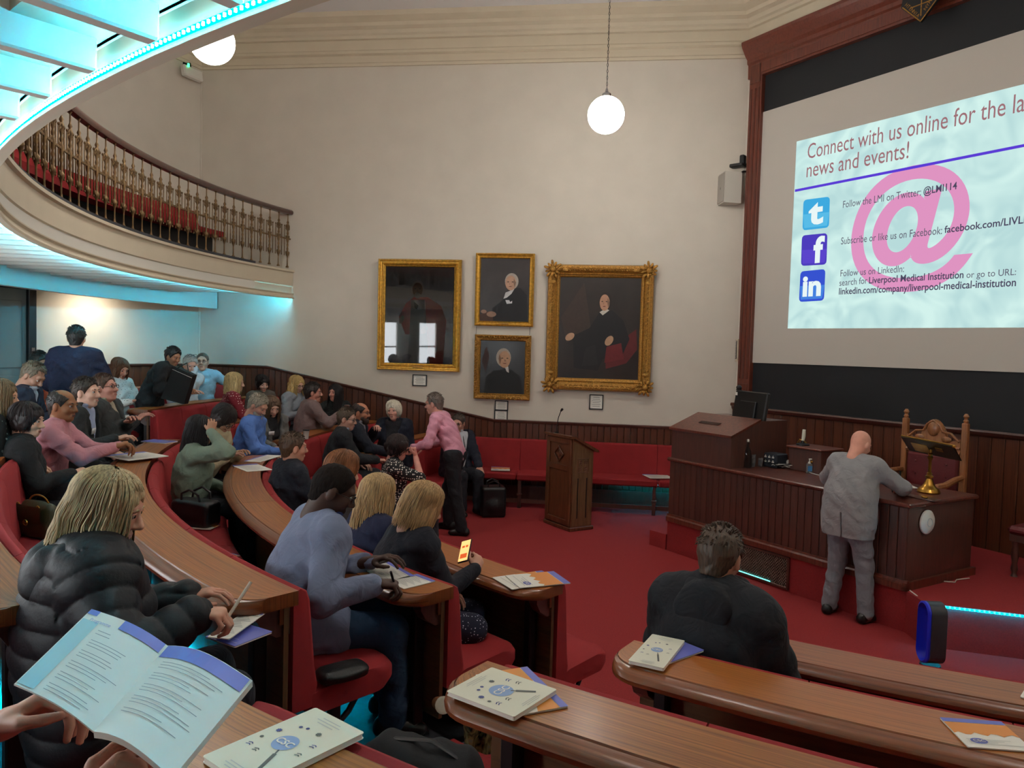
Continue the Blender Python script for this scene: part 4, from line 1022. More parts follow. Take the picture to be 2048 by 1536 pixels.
def sdf(prims, h, cuts=(), disp=None, pad=.02):
    bx = [prim_box(p) for p in prims]; lo = np.min([b[0] for b in bx], 0)-pad-2*h; hi = np.max([b[1] for b in bx], 0)+pad+2*h
    n = np.ceil((hi-lo)/h).astype(int)+1; F = np.full(n, .12); g = [lo[i]+h*np.arange(n[i]) for i in range(3)]
    for p, (b0, b1) in zip(prims, bx):
        k = p[5] if p[0] == 'c' else p[3]; m = k+2.5*h+.02
        i0 = np.maximum(0, np.floor((b0-m-lo)/h).astype(int)); i1 = np.minimum(n, np.ceil((b1+m-lo)/h).astype(int)+1)
        X, Y, Z = np.meshgrid(*[g[q][i0[q]:i1[q]] for q in range(3)], indexing='ij', sparse=True)
        d = prim_eval(p, X, Y, Z); S = F[i0[0]:i1[0], i0[1]:i1[1], i0[2]:i1[2]]
        t = np.clip(.5+.5*(S-d)/k, 0, 1); S[...] = S*(1-t)+d*t-k*t*(1-t)
    X, Y, Z = np.meshgrid(*g, indexing='ij', sparse=True)
    if disp is not None: F += disp(X, Y, Z)
    for c in cuts: F = np.maximum(F, c(X, Y, Z))
    F[0] = F[-1] = .1; F[:, 0] = F[:, -1] = .1; F[:, :, 0] = F[:, :, -1] = .1
    return surf_nets(F, lo, h)
def np_mesh(name, parts, mats):
    """parts: list of (V, F, matindex or array)"""
    V = []; fl = []; mi = []; b = 0
    for v, f, m in parts:
        V.append(v); fl.append((np.asarray(f)+b)); mi.append(np.full(len(f), m) if np.isscalar(m) else m); b += len(v)
    V = np.concatenate(V); me = bpy.data.meshes.new(name)
    nf = sum(len(f) for f in fl); w_ = np.concatenate([f.ravel() for f in fl]); tot = np.concatenate([np.full(len(f), f.shape[1]) for f in fl])
    me.vertices.add(len(V)); me.vertices.foreach_set('co', V.astype(np.float32).ravel()); me.loops.add(len(w_)); me.loops.foreach_set('vertex_index', w_.astype(np.int32))
    me.polygons.add(nf); me.polygons.foreach_set('loop_start', np.concatenate([[0], np.cumsum(tot)[:-1]]).astype(np.int32)); me.polygons.foreach_set('material_index', np.concatenate(mi).astype(np.int32))
    me.polygons.foreach_set('use_smooth', np.ones(nf, bool))
    for q in mats: me.materials.append(q)
    me.update(calc_edges=True); me.validate(); return me
def mb_np(mb):
    return [(np.array(mb.v), np.array(mb.f), 0)]

# ---- head template (x right, y forward, z up, origin mid head)
def head_template(fem):
    j = .92 if fem else 1.0
    P = [ell3((0, -.012, .035), (.075, .095, .085)), ell3((0, .02, -.03), (.058*j, .068, .085), .035), ell3((0, .058, -.095*j), (.028*j, .026, .022), .03),
         cap((0, .088, .016), (0, .109, -.026), .007, .0135, .014), ell3((.010, .096, -.032), (.009, .010, .008), .008), ell3((-.010, .096, -.032), (.009, .010, .008), .008),
         cap((-.034, .080, .030), (.034, .080, .030), .011, k=.018), ell3((.036, .062, -.024), (.024, .024, .022), .025), ell3((-.036, .062, -.024), (.024, .024, .022), .025),
         cap((-.017, .086, -.060), (.017, .086, -.060), .0065, k=.008), cap((-.014, .085, -.070), (.014, .085, -.070), .007, k=.008),
         ell3((.077, -.008, -.004), (.009, .019, .032), .008), ell3((-.077, -.008, -.004), (.009, .019, .032), .008), cap((0, -.03, -.02), (0, -.035, -.15), .054, .056, .04)]
    def eye(sx): return lambda X, Y, Z: .0135-np.sqrt((X-sx*.031)**2+(Y-.094)**2+((Z-.010)*1.3)**2)
    V, F = sdf(P, .0052, cuts=[lambda X, Y, Z: -(np.sqrt((X-.031)**2+(Y-.098)**2+((Z-.010)*1.25)**2)-.0150), lambda X, Y, Z: -(np.sqrt((X+.031)**2+(Y-.098)**2+((Z-.010)*1.25)**2)-.0150)])
    c = V[F].mean(1); mi = np.zeros(len(F), int)
    mi[(np.abs(c[:, 0]) < .019) & (c[:, 1] > .080) & (c[:, 2] < -.058+.04*np.abs(c[:, 0])) & (c[:, 2] > -.0725+.2*np.abs(c[:, 0]))] = 1
    parts = [(V, F, mi)]
    for sx in (-1, 1):
        e = MB(); e.ball((sx*.031, .0815, .009), .0115, 10, 8); parts.append((np.array(e.v), np.array(e.f), 2))
        e = MB(); e.ball((sx*.031, .0900, .009), (.0066, .0045, .0066), 8, 6); parts.append((np.array(e.v), np.array(e.f), 3))
        e = MB(); e.tube([(sx*.014, .0915, .027), (sx*.030, .0915, .031), (sx*.046, .080, .026)], [.0035, .0042, .0025], 6); 
        parts.append((np.array(e.v), np.array([f for f in e.f if len(f) == 4]), 4))
        e = MB(); e.tube([(sx*.018, .0895, .016), (sx*.031, .0935, .0195), (sx*.044, .0855, .015)], [.0022, .003, .0022], 5); parts.append((np.array(e.v), np.array([f for f in e.f if len(f) == 4]), 0))
    return parts
HEADS = {False: head_template(False), True: head_template(True)}
# ---- hands
_hands = {}
def hand_template(pose):
    if pose in _hands: return _hands[pose]
    c1, c2, sp_, th = {'relaxed': (22, 30, .10, .35), 'flat': (6, 8, .16, .55), 'fist': (78, 92, .02, .15), 'hold': (48, 46, .06, .5), 'pen': (52, 62, .03, .3), 'point': (60, 75, .04, .4)}[pose]
    P = [cap((0, -.03, 0), (0, .01, 0), .027, .029, .02, (0, 0, 1), .78), cap((-.022, .03, 0), (-.027, .075, .002), .019, .017, .012, (0, 0, 1), .75), cap((0, .03, 0), (-.004, .082, .004), .02, .017, .012, (0, 0, 1), .75), cap((.02, .03, 0), (.02, .076, 0), .019, .016, .012, (0, 0, 1), .75), cap((.0, .01, -.004), (.0, .07, -.006), .02, .018, .012)]
    ln = (.044, .049, .045, .036)
    for i, bx in enumerate((-.030, -.010, .011, .030)):
        a = rad(c1 if not (pose == 'point' and i == 0) else 10)*(1 if i < 3 else 1.08); b2 = a+rad(c2 if not (pose == 'point' and i == 0) else 10); s_ = (i-1.5)*sp_
        p0 = np.array([bx, .083-(.006 if i in (0, 3) else 0)-(.006 if i == 3 else 0), .001]); d1 = np.array([s_, math.cos(a), -math.sin(a)]); d2 = np.array([s_*.6, math.cos(b2), -math.sin(b2)]); b3 = b2+rad(c2*.6); d3 = np.array([s_*.3, math.cos(b3), -math.sin(b3)])
        p1 = p0+nrm(d1)*ln[i]; p2 = p1+nrm(d2)*ln[i]*.62; p3 = p2+nrm(d3)*ln[i]*.5
        P += [cap(p0, p1, .0092, .0086, .004), cap(p1, p2, .0086, .0078, .003), cap(p2, p3, .0078, .0066, .003)]
    t0 = np.array([-.026, .018, -.006]); t1 = t0+np.array([-.030*math.cos(th*.5), .032, -.012-.01*th]); t2 = t1+np.array([-.008+.012*(1-th), .030, -.012]); t3 = t2+np.array([.006, .022, -.006])
    P += [cap(t0, t1, .015, .012, .01), cap(t1, t2, .011, .0095, .003), cap(t2, t3, .0095, .0075, .003)]
    _hands[pose] = sdf(P, .0046); return _hands[pose]
# ---- hair templates, shared meshes in head space
def strands(n, seed, path, rw=.0032):
    rnd = random.Random(seed); mb = MB()
    for i in range(n):
        pts = path(rnd, i)
        if pts is None: continue
        k = len(pts); mb.tube(pts, [rw*(.9 if q < k-1 else .25) for q in range(k)], 3, cap=False)
    return (np.array(mb.v), np.array(mb.f), 0)
def shell_path(rx, ry, rz, c, zend, curl, front, wob=.006, part=0.0, fringe=60):
    def f(rnd, i):
        ph = rnd.uniform(-math.pi, math.pi)      # 0 = forward
        lim = fringe if abs(ph) < front else 200
        th0 = rnd.uniform(4, 40); pts = []; g = 1+rnd.uniform(-.015, .03); wv = rnd.uniform(-1, 1); ph2 = ph+rnd.uniform(-.08, .08)
        last = None
        for s_ in range(7):
            th = th0+(95-th0)*s_/6
            if th > lim: break
            q = ph+(ph2-ph)*s_/6
            last = np.array([c[0]+part*(1-s_/6)+rx*g*math.sin(rad(th))*math.sin(q), c[1]+ry*g*math.sin(rad(th))*math.cos(q), c[2]+rz*g*math.cos(rad(th))]); pts.append(last)
        if lim > 100:
            z1 = zend+rnd.uniform(-.03, .02); nn = 5; p0 = last
            for s_ in range(1, nn+1):
                t = s_/nn; z = p0[2]+(z1-p0[2])*t; k = 1-curl*t*t
                pts.append(np.array([c[0]+(p0[0]-c[0])*k+wob*wv*math.sin(t*5+wv*3), c[1]+(p0[1]-c[1])*k+wob*math.cos(t*6+wv*4), z]))
        return pts if len(pts) > 2 else None
    return f
def hair_template(style):
    cut_plane = lambda ay, az_, by, bz: (lambda X, Y, Z, n=nrm([az_-bz, by-ay]): -((Y-ay)*n[0]+(Z-az_)*n[1])*-1)
    def plane(ay, az_, by, bz):       # removes the side in front of / below the line a-b in the yz plane
        d = nrm([by-ay, bz-az_]); n = np.array([-d[1], d[0]])
        if n[0] < 0: n = -n
        return lambda X, Y, Z: (n[0]*(Y-ay)+n[1]*(Z-az_))
    face = lambda c, r: (lambda X, Y, Z: 1.0*(1-np.sqrt(((X-c[0])/r[0])**2+((Y-c[1])/r[1])**2+((Z-c[2])/r[2])**2))*min(r))
    extra = []; disp = None; h = .006
    def fuzz(a, f_): return lambda X, Y, Z: a*(np.sin(f_*X+3*np.sin(f_*.4*Z))*np.sin(f_*Y+1.3)+.6*np.sin(f_*1.7*(Y+X)+f_*.5*Z))
    if style in ('short', 'crop', 'balding', 'shortthick', 'receding'):
        t = {'short': .011, 'crop': .005, 'balding': .008, 'shortthick': .018, 'receding': .009}[style]
        P = [ell3((0, -.014, .036), (.075+t, .096+t, .085+t)), cap((0, -.05, .0), (0, -.046, -.08), .055+t*.6, .048+t*.4, .03)]
        fy = {'crop': .070, 'receding': .058}.get(style, .078)
        cuts = [plane(fy, .078, .028, -.006), lambda X, Y, Z: (-.032-.9*(-.030-Y)*-.55-Z if False else np.maximum(-.012+(Y-.03)*.62-Z, -.078-Z))+0*X]
        for sx in (-1, 1): cuts.append(face((sx*.085, .0, -.012), (.030, .028, .042)))
        if style == 'balding': cuts.append(face((0, .035, .125), (.062, .10, .075)))
        if style == 'receding': cuts.append(face((.05, .09, .10), (.04, .05, .05))); cuts.append(face((-.05, .09, .10), (.04, .05, .05)))
        disp = fuzz(.0022, 150)
        if style != 'crop':
            def sp_short(rnd, i, t=t, style=style):
                ph = rnd.uniform(-math.pi, math.pi); th = rad(rnd.uniform(2, 88)); p = np.array([(.075+t)*math.sin(th)*math.sin(ph), -.014+(.096+t)*math.sin(th)*math.cos(ph), .036+(.085+t)*math.cos(th)])
                if style == 'balding' and p[2] > .07 and p[1] > -.075: return None
                if p[1] > .055 and p[2] < .085: return None
                if p[2] < -.012+(p[1]-.03)*.62+.02: return None
                d = np.array([p[0]*.4+rnd.uniform(-.02, .02), (p[1]+.03)*.5-.02*(p[2] < .06), -.03+.5*p[2]*(p[2] > .09)]); d = d/np.linalg.norm(d)*.020; n_ = nrm(p-np.array([0, -.014, .036])); return [p-n_*.004, p+d*.5+n_*.001, p+d-n_*.004]
            extra = [strands(420, 9, sp_short, .0028)]
    elif style == 'shortf':
        P = [ell3((0, -.012, .042), (.094, .112, .098)), ell3((0, -.05, -.02), (.082, .06, .065), .03), ell3((.075, .0, .0), (.022, .045, .06), .03), ell3((-.075, .0, .0), (.022, .045, .06), .03)]
        cuts = [face((0, .135, -.045), (.066, .10, .105)), plane(.02, -.06, -.2, -.10)]; disp = fuzz(.003, 120)
        extra = [strands(380, 3, shell_path(.095, .114, .10, (0, -.012, .042), -.055, .3, .75, .006, .02, 62))]
    elif style == 'bob':
        P = [ell3((0, -.014, .038), (.095, .112, .098)), ell3((0, -.030, -.05), (.092, .078, .085), .05), ell3((.080, .01, -.045), (.022, .05, .075), .03), ell3((-.080, .01, -.045), (.022, .05, .075), .03)]
        cuts = [face((0, .14, -.05), (.064, .115, .125)), plane(.1, -.118, -.2, -.125)]; disp = fuzz(.002, 150)
        extra = [strands(620, 5, shell_path(.098, .115, .101, (0, -.014, .038), -.122, .05, .62, .005, .025, 66), .0038)]
    elif style in ('long', 'longdark'):
        d = -.30 if style == 'long' else -.42
        P = [ell3((0, -.014, .038), (.092, .110, .096)), ell3((0, -.030, -.05), (.092, .072, .085), .03), cap((.04, -.050, -.05), (.05, -.075, d), .040, .034, .03, (0, 1, 0), .8), cap((-.04, -.050, -.05), (-.05, -.075, d), .040, .034, .03, (0, 1, 0), .8), cap((0, -.05, -.05), (0, -.075, d), .042, .034, .03), cap((.070, .0, -.02), (.085, .005, d*.75), .022, .018, .03), cap((-.070, .0, -.02), (-.085, .005, d*.75), .022, .018, .03)]
        cuts = [face((0, .14, -.06), (.062, .115, .14)), face((0, .16, -.28), (.075, .15, .2))]; disp = fuzz(.002, 150)
        extra = [strands(700, 8, shell_path(.096, .114, .100, (0, -.014, .038), d, -.12, .62, .012, .02, 60), .0036)]
    elif style == 'wavy':
        P = [ell3((0, -.014, .038), (.098, .116, .10)), ell3((0, -.035, -.06), (.108, .09, .10), .03), ell3((.092, .005, -.06), (.03, .055, .085), .03), ell3((-.092, .005, -.06), (.03, .055, .085), .03)]
        cuts = [face((0, .14, -.05), (.062, .115, .125)), plane(.1, -.15, -.2, -.15)]; disp = fuzz(.005, 85)
        extra = [strands(420, 6, shell_path(.10, .118, .103, (0, -.014, .038), -.14, -.05, .62, .016, .02, 64), .0034)]
    elif style == 'curly':
        P = [ell3((0, -.015, .045), (.100, .116, .102)), ell3((0, -.045, -.02), (.094, .07, .075), .03)]
        cuts = [face((0, .135, -.05), (.066, .10, .115)), plane(.02, -.085, -.2, -.10)]; disp = fuzz(.007, 70)
        extra = [strands(260, 4, shell_path(.101, .117, .104, (0, -.015, .045), -.06, .3, .7, .02, 0, 60))]
    V, F = sdf(P, h, cuts=cuts, disp=disp)
    return [(V, F, 0)]+extra
_hair = {}
def hair_mesh(style):
    if style not in _hair: _hair[style] = np_mesh('hair', hair_template(style), [None])
    return _hair[style]
_hm = {}
def hair_mat(c, rough=.5):
    if c in _hm: return _hm[c]
    m = bpy.data.materials.new('hair'); m.use_nodes = True; nt = m.node_tree; N = nt.nodes; b = N['Principled BSDF']; Lk = nt.links.new
    tc = N.new('ShaderNodeTexCoord'); mp = N.new('ShaderNodeMapping'); mp.inputs['Scale'].default_value = (150, 150, 9); Lk(tc.outputs['Object'], mp.inputs[0])
    n = N.new('ShaderNodeTexNoise'); n.inputs['Scale'].default_value = 1; n.inputs['Detail'].default_value = 3; Lk(mp.outputs[0], n.inputs['Vector'])
    cr = N.new('ShaderNodeValToRGB'); cr.color_ramp.elements[0].position = .32; cr.color_ramp.elements[1].position = .68
    l = lin(c); cr.color_ramp.elements[0].color = (*[x*.55 for x in l], 1); cr.color_ramp.elements[1].color = (*[min(1, x*1.35) for x in l], 1); Lk(n.outputs[0], cr.inputs[0]); Lk(cr.outputs[0], b.inputs['Base Color'])
    b.inputs['Roughness'].default_value = rough; b.inputs['Specular IOR Level'].default_value = .5 if rough < .6 else .15; bp = N.new('ShaderNodeBump'); bp.inputs['Strength'].default_value = .5; bp.inputs['Distance'].default_value = .004; Lk(n.outputs[0], bp.inputs['Height']); Lk(bp.outputs[0], b.inputs['Normal'])
    _hm[c] = m; return m
def skin_mat(c): return mat('skin', c, .5, noise=.10, nscale=14, bump=.06, bscale=180, spec=.4)
def cloth(c, rough=.85, sheen=.15):
    key = ('cloth', c)
    if key in _mc: return _mc[key]
    m = mat('cloth', c, rough, noise=.10, nscale=10, bump=.12, bscale=350, sheen=sheen); m2 = m; nt = m.node_tree; N = nt.nodes; b = N['Principled BSDF']
    old = b.inputs['Normal'].links[0].from_socket; tc = N.new('ShaderNodeTexCoord'); nz = N.new('ShaderNodeTexNoise'); nz.inputs['Scale'].default_value = 11; nz.inputs['Detail'].default_value = 2.5; nz.inputs['Distortion'].default_value = 1.6
    nt.links.new(tc.outputs['Object'], nz.inputs['Vector']); bp = N.new('ShaderNodeBump'); bp.inputs['Strength'].default_value = .4; bp.inputs['Distance'].default_value = .03; nt.links.new(nz.outputs[0], bp.inputs['Height']); nt.links.new(old, bp.inputs['Normal']); nt.links.new(bp.outputs[0], b.inputs['Normal'])
    _mc[key] = m; return m
def dots(c, d, scale=45, size=.30):
    key = ('dots', c, d, scale)
    if key in _mc: return _mc[key]
    m = bpy.data.materials.new('dotted_cloth'); m.use_nodes = True; nt = m.node_tree; N = nt.nodes; b = N['Principled BSDF']; Lk = nt.links.new
    tc = N.new('ShaderNodeTexCoord'); v = N.new('ShaderNodeTexVoronoi'); v.inputs['Scale'].default_value = scale; v.inputs['Randomness'].default_value = .55; Lk(tc.outputs['Object'], v.inputs['Vector'])
    cr = N.new('ShaderNodeValToRGB'); cr.color_ramp.interpolation = 'CONSTANT'; cr.color_ramp.elements[0].color = (*lin(d), 1); cr.color_ramp.elements[1].position = size; cr.color_ramp.elements[1].color = (*lin(c), 1); Lk(v.outputs[0], cr.inputs[0]); Lk(cr.outputs[0], b.inputs['Base Color']); b.inputs['Roughness'].default_value = .85
    _mc[key] = m; return m
M_LIP = mat('lips', (168, 104, 94), .45); M_EYEW = mat('eye_white', (176, 166, 158), .3); M_IRIS = mat('iris', (38, 28, 22), .2)
M_SHOE = mat('shoe_leather', (24, 21, 20), .35); M_SPEC = mat('spectacle_frame', (24, 20, 20), .3)

# glasses template
def glasses_mesh():
    mb = MB()
    for sx in (-1, 1):
        pts = [(sx*.032+.021*math.cos(a), .1035-.004*abs(math.cos(a)), .007+.016*math.sin(a)) for a in [2*math.pi*i/14 for i in range(15)]]; mb.tube(pts, .0022, 5, cap=False)
        mb.tube([(sx*.053, .100, .012), (sx*.074, .075, .012), (sx*.080, .0, .010), (sx*.080, -.02, .0)], .0022, 5)
    mb.tube([(-.011, .104, .010), (0, .107, .013), (.011, .104, .010)], .0022, 5); return mb.mesh('glasses', M_SPEC, True, recalc=False)
GLASS_ME = glasses_mesh()
shoe_me = None
def shoe_mesh():
    V, F = sdf([cap((0, -.05, .035), (0, .12, .030), .042, .040, .03, (0, 0, 1), .75), cap((0, -.05, .06), (0, -.02, .08), .042, .04, .03), cap((0, .0, .07), (0, .10, .04), .035, .03, .03)], .009, cuts=[lambda X, Y, Z: .004-Z+0*X+0*Y])
    return np_mesh('shoe', [(V, F, 0)], [M_SHOE])
SHOE = shoe_mesh()

def rotm(yaw, pitch, roll):   # head: yaw to the right, pitch up, roll to the right
    y, p, r = rad(yaw), rad(pitch), rad(roll)
    return np.array((rotz(-y) @ rotx(p) @ roty(r)).to_3x3())
def ik(S, T, l1, l2, pole):
    d = T-S; L_ = np.linalg.norm(d)
    if L_ > (l1+l2)*.985: T = S+d/L_*(l1+l2)*.985; d = T-S; L_ = np.linalg.norm(d)
    u = d/L_; a = (l1*l1-l2*l2+L_*L_)/(2*L_); hh = math.sqrt(max(0, l1*l1-a*a)); p = pole-u*(pole@u); p = nrm(p); return S+u*a+p*hh, T
PRESET = {'lap': (.09, .27, .66, 'relaxed'), 'desk': (.13, .35, .795, 'relaxed'), 'cross': (-.08, .20, .88, 'relaxed'), 'down': (.27, .06, .80, 'relaxed'), 'knee': (.16, .40, .60, 'relaxed')}
def person(label, px=None, row=None, Y=None, floor=None, face=None, turn=0, pose='sit', lean=5, side=0, twist=0, head=(0, 0, 0), fem=False, bulk=1.0, r=('lap',), l=('lap',), skinc=(206, 160, 134),
           hair=('short', (70, 50, 38)), top=('sweater', (40, 40, 44)), inner=None, bottom=('trousers', (32, 34, 42)), glasses=None, h=.012, extra=None, headfwd=0, H=None, legs=None, browc=None, stance=0.0, hs=1.0, shoes=True):
    if H is None:
        H = at_y(px[0], px[1], Y) if Y is not None else at_r(px[0], px[1], RK[row+1]-.26)
    fl = FL[row] if floor is None else floor
    az = rad((az_of(H) if face is None else face)+turn)
    Rw = np.array([[math.cos(az), math.sin(az), 0], [-math.sin(az), math.cos(az), 0], [0, 0, 1]])   # columns? local->world below
    def dirv(a, s_=0): return nrm([math.sin(rad(s_)), math.sin(rad(a)), math.cos(rad(a))])
    hip = np.array([0, 0, .53 if pose == 'sit' else .92]); u1 = dirv(lean*.8, side); u2 = dirv(lean*1.25, side)
    chest = hip+u1*.29; sh = chest+u2*.17; neck = chest+u2*.225; hd = neck+dirv(lean*.5+headfwd+(0 if pose == 'sit' else 0), side)*.125+np.array([0, .024, 0])
    s = (H[2]-fl)/hd[2]; 
    0 and print('PERSON s=%.2f H=%s az=%.0f r=%.2f %s' % (s, np.round(H, 2), math.degrees(az), math.hypot(H[0]-C[0], H[1]-C[1]), label[:40]))
    tw = rad(twist); xr = np.array([math.cos(tw), -math.sin(tw), 0]); fw = nrm(np.cross(u2, xr)); xr = nrm(np.cross(fw, u2)) if False else xr
    sw = .158 if fem else .178
    root = np.array([H[0], H[1], fl])-np.array([s*(hd[0]*math.cos(az)+hd[1]*math.sin(az)), s*(-hd[0]*math.sin(az)+hd[1]*math.cos(az)), 0])
    def toW(v): v = np.asarray(v)*s; return np.stack([v[..., 0]*math.cos(az)+v[..., 1]*math.sin(az)+root[0], -v[..., 0]*math.sin(az)+v[..., 1]*math.cos(az)+root[1], v[..., 2]+root[2]], -1)
    def toL(wv): d = (np.asarray(wv, float)-root)/s; return np.array([d[0]*math.cos(az)-d[1]*math.sin(az), d[0]*math.sin(az)+d[1]*math.cos(az), d[2]])
    t = thing('person', label, 'person', root)
    A = {}
    for sd, spec in ((1, r), (-1, l)):
        S = sh+xr*sw*sd-np.array([0, 0, .012]); hp = 'relaxed'; pole = np.array([sd*.55, -.5, -.75]); hdir = None; hup = None
        if isinstance(spec[0], str): q = PRESET[spec[0]]; T = np.array([q[0]*sd, q[1], q[2]]); hp = q[3]; o = spec[1] if len(spec) > 1 else {}
        else: o = spec[1] if len(spec) > 1 else {}; T = toL(spec[0]) if o.get('w') else np.array(spec[0], float); 
        hp = o.get('hand', hp); pole = np.array(o.get('pole', pole), float)
        E_, T = ik(S, T, .275, .245, pole); hdir = nrm(o['dir']) if 'dir' in o else nrm(T-E_); hup = np.array(o.get('up', (sd, 0, 0.1) if isinstance(spec[0], str) and spec[0] == 'down' else (0, 0, 1)), float)
        A[sd] = (S, E_, T, hp, hdir, hup)
    if pose == 'sit':
        kn = {sd: np.array([sd*(.12+.0*0), .43, .51]) for sd in (1, -1)}; an = {sd: np.array([sd*.12, .45, .09]) for sd in (1, -1)}
    else:
        kn = {sd: np.array([sd*.10, .03+stance*sd, .50]) for sd in (1, -1)}; an = {sd: np.array([sd*.11, -.02+stance*1.6*sd, .085]) for sd in (1, -1)}
    if legs:
        for sd in (1, -1): kn[sd], an[sd] = np.array(legs[sd][0]), np.array(legs[sd][1])
    RT = np.stack([xr, fw, u2]); b = bulk
    def torso(g, bust=True):
        P = [cap(hip-(.07*b, 0, 0), hip+(.07*b, 0, 0), .105*b+g, k=.05, ax=(0, 1, 0), fs=.9), ell3(hip+u1*.15, (.138*b+g, .108*b+g, .15+g), .06, RT), ell3(chest+u2*.03, (.155*(.9 if fem else 1)*b**.6+g, .112*b**.7+g, .17+g), .06, RT),
             cap(sh-xr*sw*.82, sh+xr*sw*.82, .055+g, k=.05), cap(neck-u2*.02, sh+xr*sw*.6, .046+g*.6, .052+g, .05), cap(neck-u2*.02, sh-xr*sw*.6, .046+g*.6, .052+g, .05)]
        if bulk > 1.08: P.append(ell3(hip+u1*.13+fw*.05, (.125*b+g, .11*b+g, .13+g), .05, RT))
        if fem and bust:
            for q in (-1, 1): P.append(ell3(chest+xr*.068*q+fw*.075+u2*.02, (.062+g, .06+g, .06+g), .04))
        return P
    def arms(g, f0=1.0, upto=1.0, gw=None):
        P = []
        for sd in (1, -1):
            S, E_, T = A[sd][:3]; P.append(cap(S, E_, .050*b**.4+g, .041*b**.3+g, .035))
            if upto > 0: P.append(cap(E_, E_+(T-E_)*upto, .041+g, (.027+g) if gw is None else .027+gw, .02))
        return P
    def legp(g, gs=None):
        P = []
        for sd in (1, -1):
            hj = hip+np.array([sd*.085, 0, -.01]); P += [cap(hj, kn[sd], .083*b**.5+g, .056+g, .05), cap(kn[sd], an[sd], .053+g, .036+(g if gs is None else gs), .03)]
        return P
    def tr_(VF, m=0): return (toW(VF[0])-root, VF[1], m)
    # body: one mesh (torso, limbs, head, hands)
    nb = neck+np.array([0, .0, 0]); hc = hd+rotm(*head)@np.array([0, -.03, -.03])
    parts = [tr_(sdf(torso(-.012)+arms(0)+legp(-.004)+[cap(nb-u2*.03, hc, .055 if not fem else .048, .052 if not fem else .046, .03)], .016))]
    HM = rotm(*head)
    for V, F, m in HEADS[fem]: parts.append((toW(hd+hs*(V@HM.T))-root, F, m))
    for sd in (1, -1):
        S, E_, T, hp, hdir, hup = A[sd]; y = hdir; z = nrm(hup-y*(hup@y)); x = np.cross(y, z); V, F = hand_template(hp); V = V*(.94 if fem else 1.03)
        W_ = V.copy()
        if sd < 0: W_[:, 0] *= -1; F = F[:, ::-1]
        parts.append((toW(T+W_@np.stack([x, y, z]))-root, F, 0))
    child('body', np_mesh('body', parts, [skin_mat(skinc), M_LIP if skinc[0] > 150 else mat('lips_dark', (88, 52, 48), .45), M_EYEW, M_IRIS, hair_mat(browc or hair[1])]), t)
    rnd = random.Random(label); ph = [rnd.uniform(0, 6) for _ in range(6)]
    def folds(a=.0035):
        return lambda X, Y, Z: a*(np.sin(44*Z+26*X+ph[0]+2.5*np.sin(13*Y+9*X+ph[3]))*np.sin(15*Y+18*X+ph[1]+5*Z)+.6*np.sin(70*Z-38*Y+30*X+ph[2])*np.sin(20*X+ph[4]+9*Z))
    def wedge(w0, h0, h1, low=.0):
        def c(X, Y, Z):
            px_, py_, pz_ = X-chest[0], Y-chest[1], Z-chest[2]; xx = px_*xr[0]+py_*xr[1]+pz_*xr[2]; yy = px_*fw[0]+py_*fw[1]+pz_*fw[2]; q = px_*u2[0]+py_*u2[1]+pz_*u2[2]
            ww = low+np.clip((q-h0)/(h1-h0), 0 if not low else -1, 1.2)*w0; return np.minimum(ww-np.abs(xx), np.minimum(yy-.02, (q-h0+.06) if not low else q+.4))
        return c
    kind, col = top[0], top[1]; o = top[2] if len(top) > 2 else {}
    m_top = col if not isinstance(col, tuple) else cloth(col, sheen=o.get('sheen', .15))
    slv = o.get('sleeve', 1.0)
    def collar(rr, rad_, up, gap=.35, k=.01):
        P = []; n = 9; prev = None
        for i in range(n):
            a = math.pi*2*(gap/2+(1-gap)*i/(n-1)); p = neck+u2*(up+.018*math.cos(a))+xr*rad_*math.sin(a)+fw*(rad_*1.0*math.cos(a)+.008)
            if prev is not None: P.append(cap(prev, p, rr, k=k))
            prev = p
        return P
    if inner is not None:
        im = inner if not isinstance(inner, tuple) else cloth(inner)
        child('shirt', np_mesh('shirt', [tr_(sdf(torso(.006)+collar(.014, .060, .022, .10), h, disp=folds(.002)))], [im]), t)
    if kind == 'jacket':
        g = .026; P = torso(g)+arms(g*1.0, upto=.93, gw=.024)
        hem = hip[2]-(.075 if pose == 'sit' else .17)
        for q in (-1, 1): P.append(cap(hip+np.array([q*.07*b, -.005, .16]), hip+np.array([q*.078*b, -.012, -.22 if pose != 'sit' else -.12]), .088*b+g, .094*b+g, .08))
        P += ([cap(hip+np.array([q*.085, .0, .0]), hip+np.array([q*.10, .15, -.015]), .105*b**.5+g, .098*b**.5+g, .05) for q in (-1, 1)] if pose == 'sit' else [])+[cap(sh-xr*sw*.97, sh+xr*sw*.97, .050+g, k=.05), ell3(chest-u1*.06-fw*.015, (.150*b**.8+g, .108*b**.8+g, .25), .10, RT)]
        for q in (-1, 1): P.append(cap(neck+xr*.062*q+fw*.03+u2*.01, chest+xr*.035*q+fw*(.125 if not fem else .14)-u2*.0, .020, .016, .008))
        P += collar(.017, .068, .008, .30)
        cu = [wedge(.072, o.get('v0', -.05), .20, o.get('open', 0)), lambda X, Y, Z: hem-Z+0*X+0*Y]
        if o.get('vent'): cu.append(lambda X, Y, Z: np.minimum(.0045-np.abs(X-.004), np.minimum(-.02-Y, hip[2]+.05-Z)))
        child('jacket', np_mesh('jacket', [tr_(sdf(P, h, cuts=cu, disp=folds(o.get('fold', .005))))], [m_top]), t)
    elif kind == 'puffer':
        g = .040; P = torso(g)+[ell3(chest-u1*.06-fw*.02, (.175*b**.8+g, .12*b**.8+g, .28), .12, RT), cap(sh-xr*sw*.9, sh+xr*sw*.9, .056+g, k=.08)]+arms(g*1.0, upto=.95, gw=.03)+[cap(hip-(.08, 0, .06), hip+(.08, 0, -.06), .15, k=.06)]
